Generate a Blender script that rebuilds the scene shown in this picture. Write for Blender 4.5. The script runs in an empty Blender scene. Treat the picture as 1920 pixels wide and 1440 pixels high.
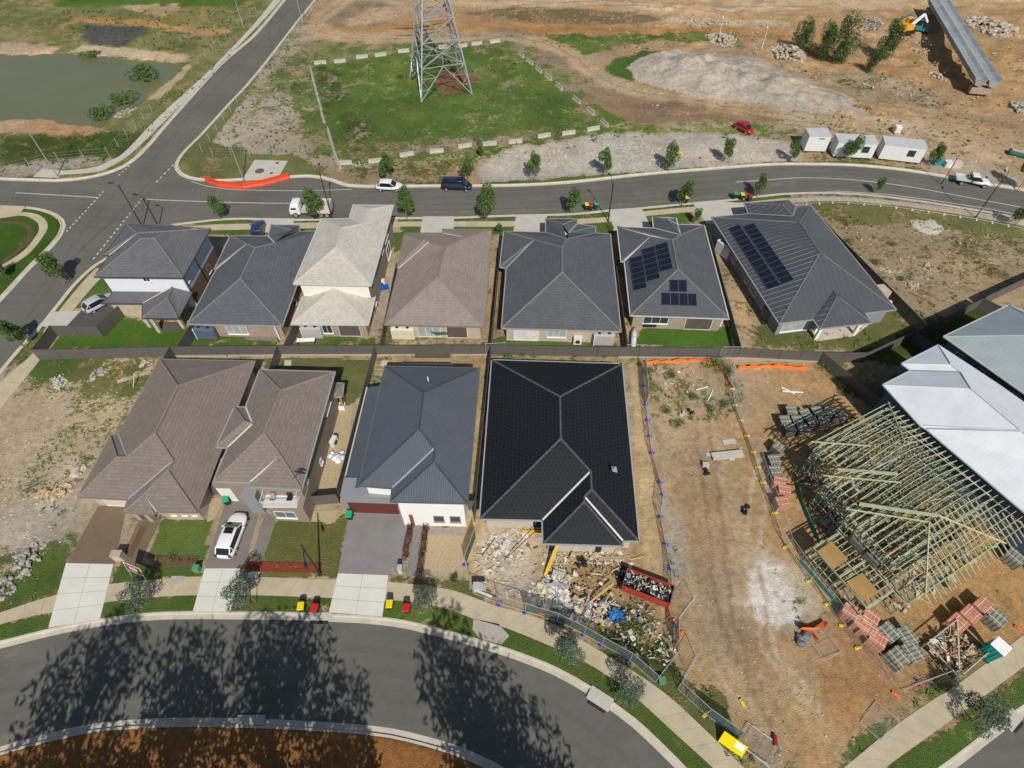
import bpy, bmesh, math, random
import numpy as np
from mathutils import Vector, Matrix
R = math.radians
random.seed(7)
rng = np.random.RandomState(11)
sc = bpy.context.scene
# ------------------------------------------------------------ camera (drone, 54 m up, looking 50.7 deg down)
F, DL, H = 1124.0, R(50.7), 54.0
cam = bpy.data.cameras.new('camera')
co = bpy.data.objects.new('camera', cam)
sc.collection.objects.link(co)
co.location = (0, 0, H)
co.rotation_euler = (R(90) - DL, 0, 0)
cam.sensor_width = 36
cam.lens = 36 * F / 1920
cam.clip_end = 8000
cam.clip_start = 0.5
sc.camera = co
# ------------------------------------------------------------ world and sun
SUN_EL = R(45)
SUN_AZ = R(180 - 13.5)          # clockwise from +y
w = bpy.data.worlds.new('World')
sc.world = w
w.use_nodes = True
wn = w.node_tree
sky = wn.nodes.new('ShaderNodeTexSky')
sky.sky_type = 'NISHITA'
sky.sun_disc = False
sky.sun_elevation = SUN_EL
sky.sun_rotation = SUN_AZ
wn.links.new(sky.outputs[0], wn.nodes['Background'].inputs[0])
wn.nodes['Background'].inputs[1].default_value = 0.075
sl = bpy.data.lights.new('sun', 'SUN')
sl.energy = 4.3
sl.angle = R(0.55)
sl.color = (1.0, 0.955, 0.88)
so = bpy.data.objects.new('sun', sl)
sc.collection.objects.link(so)
sd = Vector((math.sin(SUN_AZ) * math.cos(SUN_EL), math.cos(SUN_AZ) * math.cos(SUN_EL), math.sin(SUN_EL)))
so.rotation_euler = (-sd).to_track_quat('-Z', 'Y').to_euler()
so.location = (20, -60, 80)
sc.view_settings.view_transform = 'Standard'
sc.view_settings.look = 'None'
sc.view_settings.exposure = 0.0
sc.view_settings.gamma = 1.0
# ------------------------------------------------------------ coordinates: survey points of the photograph laid on the ground
cD, sD = math.cos(DL), math.sin(DL)
def ray(px, py):
    u = (px - 960) / F; v = (720 - py) / F
    return Vector((u, cD + v * sD, -sD + v * cD))
def P(px, py, z=0.0):
    r = ray(px, py); t = (z - H) / r.z
    return Vector((0, 0, H)) + r * t
def PX(px, py, n, p0):            # ray meets plane
    r = ray(px, py); o = Vector((0, 0, H))
    return o + r * ((p0 - o).dot(n) / r.dot(n))
def W(pts, z=0.0): return [P(x, y, z) for x, y in pts]
def ang(a, b): return math.atan2(b.y - a.y, b.x - a.x)
# ------------------------------------------------------------ object helpers
def link(o, parent=None):
    sc.collection.objects.link(o)
    if parent: o.parent = parent
    return o
def tag(o, label=None, cat=None, group=None, kind=None):
    if label: o['label'] = label
    if cat: o['category'] = cat
    if group: o['group'] = group
    if kind: o['kind'] = kind
    return o
def thing(name, label, cat, loc=(0, 0, 0), rz=0.0, group=None):
    o = bpy.data.objects.new(name, None); link(o)
    o.empty_display_size = 0.3
    o.location = loc; o.rotation_euler = (0, 0, rz)
    return tag(o, label, cat, group)
def dup(root, loc, rz, label, group=None, scale=None, rot=None):
    r = root.copy(); link(r); r.location = loc; r.rotation_euler = rot if rot else (0, 0, rz)
    if scale: r.scale = scale
    r['label'] = label
    if group: r['group'] = group
    for ch in list(root.children):
        c = ch.copy(); link(c, r)
        for g in ch.children:
            d = g.copy(); link(d, c)
    return r
class MB:
    def __init__(s): s.v = []; s.f = []; s.m = []; s.uv = None
    def poly(s, pts, mi=0):
        n = len(s.v); s.v += [tuple(p) for p in pts]; s.f.append(tuple(range(n, n + len(pts)))); s.m.append(mi)
    def box(s, c, d, rz=0.0, mi=0, rx=0.0, ry=0.0):
        M = Matrix.Rotation(rz, 3, 'Z') @ Matrix.Rotation(ry, 3, 'Y') @ Matrix.Rotation(rx, 3, 'X')
        n = len(s.v); c = Vector(c)
        for k in range(8):
            q = Vector(((k & 1) - .5, ((k >> 1) & 1) - .5, ((k >> 2) & 1) - .5))
            s.v.append(tuple(c + M @ Vector((q.x * d[0], q.y * d[1], q.z * d[2]))))
        for f in ((0, 2, 3, 1), (4, 5, 7, 6), (0, 1, 5, 4), (2, 6, 7, 3), (0, 4, 6, 2), (1, 3, 7, 5)):
            s.f.append(tuple(n + i for i in f)); s.m.append(mi)
        return s
    def bar(s, a, b, w, h=None, mi=0):        # square bar from a to b
        a = Vector(a); b = Vector(b); h = h or w; d = (b - a)
        if d.length < 1e-5: return s
        d.normalize(); up = Vector((0, 0, 1)) if abs(d.z) < .97 else Vector((0, 1, 0))
        x = d.cross(up).normalized() * (w / 2); y = x.cross(d).normalized() * (h / 2)
        n = len(s.v)
        for p in (a, b):
            for q in (-x - y, x - y, x + y, -x + y): s.v.append(tuple(p + q))
        for f in ((0, 1, 5, 4), (1, 2, 6, 5), (2, 3, 7, 6), (3, 0, 4, 7), (3, 2, 1, 0), (4, 5, 6, 7)):
            s.f.append(tuple(n + i for i in f)); s.m.append(mi)
        return s
    def tube(s, pts, r, n=8, mi=0, cap=True):
        pts = [Vector(p) for p in pts]; rr = r if isinstance(r, (list, tuple)) else [r] * len(pts)
        base = len(s.v)
        for i, p in enumerate(pts):
            d = (pts[min(i + 1, len(pts) - 1)] - pts[max(i - 1, 0)]).normalized()
            up = Vector((0, 0, 1)) if abs(d.z) < .9 else Vector((1, 0, 0))
            x = d.cross(up).normalized(); y = x.cross(d)
            for k in range(n):
                a = 2 * math.pi * k / n; s.v.append(tuple(p + (x * math.cos(a) + y * math.sin(a)) * rr[i]))
        for i in range(len(pts) - 1):
            for k in range(n):
                a = base + i * n + k; b = base + i * n + (k + 1) % n
                s.f.append((a, b, b + n, a + n)); s.m.append(mi)
        if cap:
            s.f.append(tuple(base + k for k in reversed(range(n)))); s.m.append(mi)
            s.f.append(tuple(base + (len(pts) - 1) * n + k for k in range(n))); s.m.append(mi)
        return s
    def prism(s, poly, z0, z1, mi=0, mtop=None, bottom=False):
        pts = [Vector((p[0], p[1], 0)) for p in poly]
        if area(pts) < 0: pts.reverse()
        n = len(s.v); k = len(pts)
        s.v += [(p.x, p.y, z0) for p in pts] + [(p.x, p.y, z1) for p in pts]
        s.f.append(tuple(n + k + i for i in range(k))); s.m.append(mi if mtop is None else mtop)
        if bottom: s.f.append(tuple(n + i for i in reversed(range(k)))); s.m.append(mi)
        for i in range(k):
            j = (i + 1) % k; s.f.append((n + i, n + j, n + k + j, n + k + i)); s.m.append(mi)
        return s
    def rocks(s, c, r, mi=0, sq=.7, sub=0):
        # an irregular boulder
        bm = bmesh.new(); bmesh.ops.create_icosphere(bm, subdivisions=1 + sub, radius=1)
        n = len(s.v); M = Matrix.Rotation(random.random() * 6, 3, 'Z') @ Matrix.Rotation(random.uniform(-.6, .6), 3, 'X')
        sx, sy, sz = r * random.uniform(.8, 1.3), r * random.uniform(.6, 1.1), r * sq * random.uniform(.7, 1.1)
        for v in bm.verts:
            q = v.co * random.uniform(.78, 1.12)
            s.v.append(tuple(Vector(c) + M @ Vector((q.x * sx, q.y * sy, q.z * sz))))
        for f in bm.faces: s.f.append(tuple(n + v.index for v in f.verts)); s.m.append(mi)
        bm.free()
        return s
    def add(s, o, M):
        n = len(s.v); s.v += [tuple(M @ Vector(v)) for v in o.v]
        s.f += [tuple(n + i for i in f) for f in o.f]; s.m += o.m
    def build(s, name, mats, parent=None, smooth=False, uv=False, loc=None, bevel=0):
        me = bpy.data.meshes.new(name); me.from_pydata(s.v, [], s.f)
        mats = mats if isinstance(mats, (list, tuple)) else [mats]
        for m in mats: me.materials.append(m)
        if len(mats) > 1: me.polygons.foreach_set('material_index', s.m)
        if smooth: me.polygons.foreach_set('use_smooth', [True] * len(s.f))
        if uv: slope_uv(me)
        me.update()
        o = bpy.data.objects.new(name, me); link(o, parent)
        if loc is not None: o.location = loc
        if bevel:
            b = o.modifiers.new('bevel', 'BEVEL'); b.width = bevel; b.segments = 2; b.limit_method = 'ANGLE'
        return o
def slope_uv(me):
    me.update(); u = me.uv_layers.new(name='UVMap')
    for p in me.polygons:
        n = Vector(p.normal)
        if n.z < 0: n = -n
        h = Vector((0, 0, 1)).cross(n)
        h = h.normalized() if h.length > 1e-3 else Vector((1, 0, 0))
        v = n.cross(h)
        for li in p.loop_indices:
            q = me.vertices[me.loops[li].vertex_index].co
            u.data[li].uv = (q.dot(h), q.dot(v))
def area(p): return sum(p[i][0] * p[(i + 1) % len(p)][1] - p[(i + 1) % len(p)][0] * p[i][1] for i in range(len(p))) / 2
def inset(poly, d):                 # >0 shrinks
    pts = [Vector((p[0], p[1])) for p in poly]; s = 1 if area(pts) > 0 else -1
    out = []; n = len(pts)
    for i in range(n):
        a, b, c = pts[i - 1], pts[i], pts[(i + 1) % n]
        e1 = (b - a).normalized(); e2 = (c - b).normalized()
        n1 = Vector((-e1.y, e1.x)) * s; n2 = Vector((-e2.y, e2.x)) * s
        k = (n1 + n2); k = k / max(.25, k.dot(n1)) if k.length > .1 else n1
        out.append(b + k * d)
    return out
def smooth_line(pts, step=1.0):      # Catmull-Rom through world points
    out = []; n = len(pts)
    for i in range(n - 1):
        p0, p1, p2, p3 = pts[max(i - 1, 0)], pts[i], pts[i + 1], pts[min(i + 2, n - 1)]
        k = max(1, int((p2 - p1).length / step))
        for j in range(k):
            t = j / k
            out.append(.5 * ((2 * p1) + (p2 - p0) * t + (2 * p0 - 5 * p1 + 4 * p2 - p3) * t * t + (3 * p1 - p0 - 3 * p2 + p3) * t ** 3))
    out.append(pts[-1].copy()); return out
def offset_line(pts, d):
    out = []
    for i, p in enumerate(pts):
        t = (pts[min(i + 1, len(pts) - 1)] - pts[max(i - 1, 0)]); t.z = 0; t.normalize()
        out.append(p + Vector((-t.y, t.x, 0)) * d)
    return out
ORD = ['first', 'second', 'third', 'fourth', 'fifth', 'sixth', 'seventh', 'eighth', 'ninth', 'tenth', 'eleventh', 'twelfth',
       'thirteenth', 'fourteenth', 'fifteenth', 'sixteenth', 'seventeenth', 'eighteenth', 'nineteenth', 'twentieth', 'twenty-first', 'twenty-second', 'twenty-third', 'twenty-fourth', 'twenty-fifth', 'twenty-sixth', 'twenty-seventh', 'twenty-eighth']
# ------------------------------------------------------------ materials
class NT:
    def __init__(s, name):
        s.mat = bpy.data.materials.new(name); s.mat.use_nodes = True
        s.t = s.mat.node_tree; s.b = s.t.nodes['Principled BSDF']
    def n(s, typ, ins=None, **kw):
        x = s.t.nodes.new('ShaderNode' + typ)
        for k, v in kw.items(): setattr(x, k, v)
        for k, v in (ins or {}).items(): s.set(x.inputs[k], v)
        return x
    def set(s, sock, v):
        if isinstance(v, bpy.types.NodeSocket): s.t.links.new(v, sock)
        else:
            if isinstance(v, tuple) and len(v) == 3 and sock.type == 'RGBA': v = v + (1,)
            sock.default_value = v
    def pos(s): return s.n('NewGeometry').outputs['Position']
    def uv(s): return s.n('TexCoord').outputs['UV']
    def noise(s, scale, detail=4, vec=None, rough=.55, dist=0):
        x = s.n('TexNoise', {'Scale': scale, 'Detail': detail, 'Roughness': rough, 'Distortion': dist})
        s.set(x.inputs['Vector'], vec if vec is not None else s.pos()); return x.outputs[0]
    def math(s, op, a, b=None, c=None, clamp=False):
        x = s.n('Math', operation=op); x.use_clamp = clamp; s.set(x.inputs[0], a)
        if b is not None: s.set(x.inputs[1], b)
        if c is not None: s.set(x.inputs[2], c)
        return x.outputs[0]
    def rng(s, v, a, b, c, d):
        return s.n('MapRange', {'Value': v, 'From Min': a, 'From Max': b, 'To Min': c, 'To Max': d}).outputs[0]
    def mix(s, f, a, b, blend='MIX'):
        x = s.n('Mix', data_type='RGBA', blend_type=blend); s.set(x.inputs[0], f); s.set(x.inputs[6], a); s.set(x.inputs[7], b)
        return x.outputs[2]
    def scale_col(s, col, f):
        x = s.n('VectorMath', operation='SCALE'); s.set(x.inputs[0], col); s.set(x.inputs['Scale'], f); return x.outputs[0]
    def bump(s, h, dist=.02, strength=1.0):
        b = s.n('Bump', {'Height': h, 'Distance': dist, 'Strength': strength}); s.set(s.b.inputs['Normal'], b.outputs[0])
    def rgb(s, c):
        x = s.n('RGB'); x.outputs[0].default_value = tuple(c) + (1,); return x.outputs[0]
    def out(s, col=None, rough=None, metal=None, spec=None):
        if col is not None: s.set(s.b.inputs['Base Color'], col)
        if rough is not None: s.set(s.b.inputs['Roughness'], rough)
        if metal is not None: s.b.inputs['Metallic'].default_value = metal
        if spec is not None: s.b.inputs['Specular IOR Level'].default_value = spec
        return s.mat
MC = {}
def mat(name, col, rough=.75, var=.18, scale=1.5, bump=0, bscale=20, metal=0, spec=.4, coat=0):
    if name in MC: return MC[name]
    t = NT(name)
    a = t.noise(scale, 5); b = t.noise(scale * 9, 3)
    f = t.math('ADD', t.rng(a, .25, .75, 1 - var, 1 + var), t.rng(b, .25, .75, -var * .5, var * .5))
    t.out(t.scale_col(t.rgb(col), f), rough, metal, spec)
    if bump: t.bump(t.noise(bscale, 4), bump)
    if coat: t.b.inputs['Coat Weight'].default_value = coat; t.b.inputs['Coat Roughness'].default_value = .08
    MC[name] = t.mat; return t.mat
def tile_mat(name, col, line=.45, bw=.42, rh=.36, rough=.7, spec=.4):
    t = NT(name); uv = t.uv()
    br = t.n('TexBrick', {'Vector': uv, 'Scale': 1.0, 'Mortar Size': .028, 'Mortar Smooth': .3, 'Bias': 0.0, 'Brick Width': bw, 'Row Height': rh,
                          'Color1': (1.06,) * 3, 'Color2': (.88,) * 3, 'Mortar': (line,) * 3})
    br.offset = .5
    f = t.rng(t.noise(.35, 4), .3, .7, .95, 1.06)
    f = t.math('MULTIPLY', f, t.rng(t.noise(6, 5), .3, .7, .96, 1.04))
    c = t.mix(1.0, t.scale_col(t.rgb(col), f), br.outputs[0], 'MULTIPLY')
    t.out(c, rough, 0, spec)
    sp = t.n('SeparateXYZ'); t.set(sp.inputs[0], uv)
    saw = t.math('FRACT', t.math('DIVIDE', sp.outputs[1], rh))
    t.bump(t.math('MULTIPLY', saw, -1.0), .035)
    return t.mat
def metal_mat(name, col, period=.2, depth=.02, rough=.42, line=.85, sharp=False):
    t = NT(name); uv = t.uv(); sp = t.n('SeparateXYZ'); t.set(sp.inputs[0], uv)
    fr = t.math('FRACT', t.math('DIVIDE', sp.outputs[0], period))
    tri = t.math('ABSOLUTE', t.math('SUBTRACT', fr, .5))
    hgt = t.math('SUBTRACT', 1.0, t.math('MULTIPLY', tri, 14 if sharp else 5), clamp=True)
    f = t.rng(t.noise(.5, 4), .3, .7, .93, 1.07)
    c = t.scale_col(t.rgb(col), t.math('MULTIPLY', f, t.rng(hgt, 0, 1, 1, line)))
    t.out(c, rough, 0.0, .5)
    t.bump(hgt, depth)
    return t.mat
def brick_mat(name, c1, c2, mortar):
    t = NT(name); uv = t.uv()
    br = t.n('TexBrick', {'Vector': uv, 'Scale': 1.0, 'Mortar Size': .012, 'Brick Width': .24, 'Row Height': .086, 'Color1': c1, 'Color2': c2, 'Mortar': mortar})
    f = t.rng(t.noise(1.2, 4), .3, .7, .9, 1.1)
    t.out(t.scale_col(br.outputs[0], f), .85, 0, .2); return t.mat
def leaf_mat(name, c1, c2, trans=.0):
    t = NT(name)
    f = t.noise(1.1, 3); g = t.noise(9, 2)
    k = t.math('ADD', t.rng(f, .3, .7, 0, .6), t.rng(g, .3, .7, 0, .5), clamp=True)
    t.out(t.mix(k, c1, c2), .6, 0, .3); return t.mat
def grass_mat(name, c1, c2, dirt=None, d=0.0, big=.35):
    t = NT(name)
    a = t.noise(big, 6); b = t.noise(4, 6, rough=.7); c = t.noise(22, 3)
    k = t.math('ADD', t.rng(a, .3, .7, 0, .7), t.rng(b, .3, .7, -.2, .4), clamp=True)
    col = t.mix(k, c1, c2)
    col = t.scale_col(col, t.rng(c, .3, .7, .7, 1.3))
    if dirt:
        m = t.rng(t.math('ADD', t.math('MULTIPLY', a, .4), t.math('MULTIPLY', b, .6)), .62 - d, .72 - d, 0, 1)
        col = t.mix(m, col, dirt)
    t.out(col, .95, 0, .1); t.bump(t.math('ADD', b, c), .12); return t.mat
CONC = mat('pale concrete', (.47, .44, .38), .9, .1, .7, .004, 30)
CONC_W = mat('new white concrete', (.61, .60, .53), .9, .06, .5, .003, 30)
def path_mat():
    t = NT('exposed aggregate path'); a = t.noise(.6, 5); b = t.noise(14, 4, rough=.7)
    f = t.math('ADD', t.rng(a, .3, .7, .88, 1.1), t.rng(b, .3, .7, -.1, .1))
    st = t.rng(t.noise(1.7, 5, dist=.6), .6, .72, 1, .86)
    t.out(t.scale_col(t.rgb((.46, .39, .27)), t.math('MULTIPLY', f, st)), .92, 0, .15); t.bump(b, .01); return t.mat
PATH = path_mat()
JOINT = mat('path joint', (.26, .22, .17), .95, .1)
def asphalt():
    t = NT('asphalt'); a = t.noise(.12, 6, dist=.5); b = t.noise(60, 2); c = t.noise(1.3, 6, rough=.7)
    mp = t.n('Mapping'); mp.inputs['Scale'].default_value = (.12, 1.2, 1); t.set(mp.inputs[0], t.pos())
    d = t.noise(.9, 4, vec=mp.outputs[0])
    f = t.math('ADD', t.rng(a, .3, .7, .86, 1.12), t.rng(c, .3, .7, -.06, .06))
    f = t.math('ADD', f, t.rng(d, .3, .7, -.07, .07))
    f = t.math('MULTIPLY', f, t.rng(b, .3, .7, .86, 1.14))
    patch = t.rng(t.noise(.45, 4), .64, .70, 0, .35)
    col = t.mix(patch, t.scale_col(t.rgb((.126, .124, .104)), f), (.165, .155, .125))
    t.out(col, .93, 0, .25); t.bump(b, .006); return t.mat
ASPH = asphalt()
PAINT = mat('worn white road paint', (.52, .51, .47), .8, .25, 3)
STEEL = mat('galvanised steel', (.42, .44, .45), .45, .15, 4, metal=.4)
DARK = mat('charcoal powder coat', (.025, .026, .028), .5, .1)
WHITE = mat('white render', (.80, .79, .76), .7, .04, 1)
GLASS = mat('window glass', (.03, .045, .05), .08, .2, .8, spec=.8)
GLASS_L = mat('window glass with blinds', (.33, .38, .38), .25, .3, 1.2)
FRAME_W = mat('white window frame', (.7, .7, .68), .5, .05)
TIMB = mat('treated pine', (.50, .49, .27), .8, .22, 2)
TIMB2 = mat('yellow timber', (.52, .40, .17), .8, .2, 2)
RUB = mat('black rubber', (.015, .015, .016), .8, .1)
# ------------------------------------------------------------ roads and kerbs (world polylines)
NWK = [(-170, 330), (-60, 335), (0, 337), (60, 339), (107, 340), (160, 335), (212, 322), (250, 302), (285, 268), (312, 236), (415, 122), (480, 65), (535, 0), (600, -80)]
NK = [(690, -115), (587, 0), (480, 135), (425, 195), (375, 250), (342, 283), (327.5, 305), (329, 320), (350, 334), (400, 340), (470, 337), (542, 333), (585, 332), (620, 339), (642, 347), (680, 351),
      (830, 350), (960, 349), (1070, 343), (1210, 328), (1330, 318), (1440, 310), (1515, 309), (1602, 311), (1690, 319), (1765, 331), (1840, 345), (1920, 357.5), (2080, 390)]
SK = [(2080, 450), (1920, 408), (1800, 386), (1670, 367), (1570, 359), (1482, 360), (1425, 365), (1370, 372), (1300, 378), (1200, 387.5), (1140, 392), (1085, 397.5), (1025, 400), (970, 401), (920, 402.5),
      (852, 405), (740, 406), (640, 408), (540, 409), (440, 407), (370, 413), (300, 422), (258, 434), (228, 455), (200, 480), (175, 495), (135, 532), (70, 612), (32, 652), (0, 690), (-70, 770)]
SWK = [(-130, 700), (0, 565), (55, 505), (100, 460), (117, 438), (123, 422), (119, 410), (107, 400), (82, 391), (50, 386), (0, 384), (-170, 382)]
far_lines = [smooth_line(W(l), 1.2) for l in (NWK, NK, SK, SWK)]
FAR_ROAD = [p for l in far_lines for p in l]
BN = [(-140, 1262), (-60, 1232), (0, 1215), (40, 1205), (92, 1192), (150, 1180), (212, 1170), (287, 1162), (362, 1160), (480, 1161), (520, 1161), (640, 1166), (692, 1169), (755, 1177), (805, 1189), (860, 1203),
      (960, 1234), (1040, 1266), (1100, 1300), (1125, 1318), (1185, 1362), (1262, 1436), (1330, 1510)]
BS = [(1100, 1540), (970, 1455), (930, 1430), (855, 1397), (767, 1372), (705, 1361), (605, 1353), (480, 1347), (375, 1345), (275, 1347), (175, 1356), (87, 1375), (0, 1399), (-140, 1450)]
near_lines = [smooth_line(W(l), 1.0) for l in (BN, BS)]
NEAR_ROAD = [p for l in near_lines for p in l]
SE = [(2060, 1250), (1920, 1345), (1862, 1388), (1795, 1440), (1700, 1510)]
se_lines = [smooth_line(W(SE), 1.0)]
SE_ROAD = se_lines[0] + W([(1900, 1540), (2150, 1400)])
def z_at(pts, z): return [Vector((p.x, p.y, z)) for p in pts]
road_objs = []
for nm, rp in (('road', FAR_ROAD), ('road', NEAR_ROAD), ('road', SE_ROAD)):
    m = MB(); m.prism(rp, -.5, -.12); tag(m.build(nm, ASPH), kind='structure')
KERB = mat('kerb concrete', (.50, .455, .37), .9, .14, .9, .004, 30)
def ccw(poly): return area(poly) > 0
def kerb(line, side):
    prof = ((0, -.125), (0, -.108), (.44, -.112), (.5, .02), (.66, .024), (.70, -.04))
    m = MB(); rows = [offset_line(line, side * o) for o, z in prof]
    n = len(line)
    for (o, z), r in zip(prof, rows):
        m.v += [(p.x, p.y, z) for p in r]
    for k in range(len(prof) - 1):
        for i in range(n - 1):
            a = k * n + i; f = (a, a + 1, a + n + 1, a + n)
            m.f.append(f if side < 0 else f[::-1]); m.m.append(0)
    tag(m.build('kerb', KERB), kind='structure')
    return offset_line(line, side * .6)
backs = []
for poly, lines in ((FAR_ROAD, far_lines), (NEAR_ROAD, near_lines), (SE_ROAD, se_lines)):
    s = -1 if ccw(poly) else 1       # outward side
    bl = [kerb(l, s) for l in lines]
    backs.append(([p for l in bl for p in l] + ([] if len(lines) != 1 else SE_ROAD[len(lines[0]):])))
# ------------------------------------------------------------ ground sheet with soil and grass cover
xs = np.arange(-150, 150.01, .38); ys = np.arange(-6, 184.01, .38)
xs = np.concatenate([[-3500, -1200, -500, -250, -180], xs, [180, 250, 500, 1200, 3500]])
ys = np.concatenate([[-1500, -400, -120, -50, -20], ys, [200, 240, 320, 500, 1000, 2500, 6000]])
GX, GY = np.meshgrid(xs, ys); nx, ny = len(xs), len(ys)
X = GX.ravel().copy(); Y = GY.ravel().copy()
def vnoise(x, y, s, seed=0):
    r = np.random.RandomState(seed); g = r.rand(64, 64)
    u = x / s; v = y / s; i = np.floor(u).astype(int); j = np.floor(v).astype(int); fu = u - i; fv = v - j
    fu = fu * fu * (3 - 2 * fu); fv = fv * fv * (3 - 2 * fv)
    a = g[i % 64, j % 64]; b = g[(i + 1) % 64, j % 64]; c = g[i % 64, (j + 1) % 64]; d = g[(i + 1) % 64, (j + 1) % 64]
    return (a * (1 - fu) + b * fu) * (1 - fv) + (c * (1 - fu) + d * fu) * fv
def pip(x, y, poly):
    ins = np.zeros(x.shape, bool); n = len(poly)
    for i in range(n):
        x1, y1 = poly[i][0], poly[i][1]; x2, y2 = poly[(i + 1) % n][0], poly[(i + 1) % n][1]
        if y1 == y2: continue
        c = ((y1 > y) != (y2 > y)) & (x < (x2 - x1) * (y - y1) / (y2 - y1) + x1)
        ins ^= c
    return ins
zz = np.zeros_like(X)
for b in backs:
    B = np.array([(p.x, p.y) for p in b])
    lo = B.min(0) - 2; hi = B.max(0) + 2
    idx = np.where((X > lo[0]) & (X < hi[0]) & (Y > lo[1]) & (Y < hi[1]))[0]
    x, y = X[idx], Y[idx]; best = np.full(len(idx), 1e9); bx = x.copy(); by = y.copy()
    for i in range(len(B)):
        a = B[i]; c = B[(i + 1) % len(B)]; d = c - a; L = d @ d
        if L < 1e-9: continue
        t = np.clip(((x - a[0]) * d[0] + (y - a[1]) * d[1]) / L, 0, 1)
        qx = a[0] + t * d[0]; qy = a[1] + t * d[1]; dd = (x - qx) ** 2 + (y - qy) ** 2
        k = dd < best; best[k] = dd[k]; bx[k] = qx[k]; by[k] = qy[k]
    ins = pip(x, y, B); best = np.sqrt(best)
    sn = best < .23
    X[idx[sn]] = bx[sn]; Y[idx[sn]] = by[sn]
    dn = ins & ~sn; zz[idx[dn]] = -.7
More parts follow.
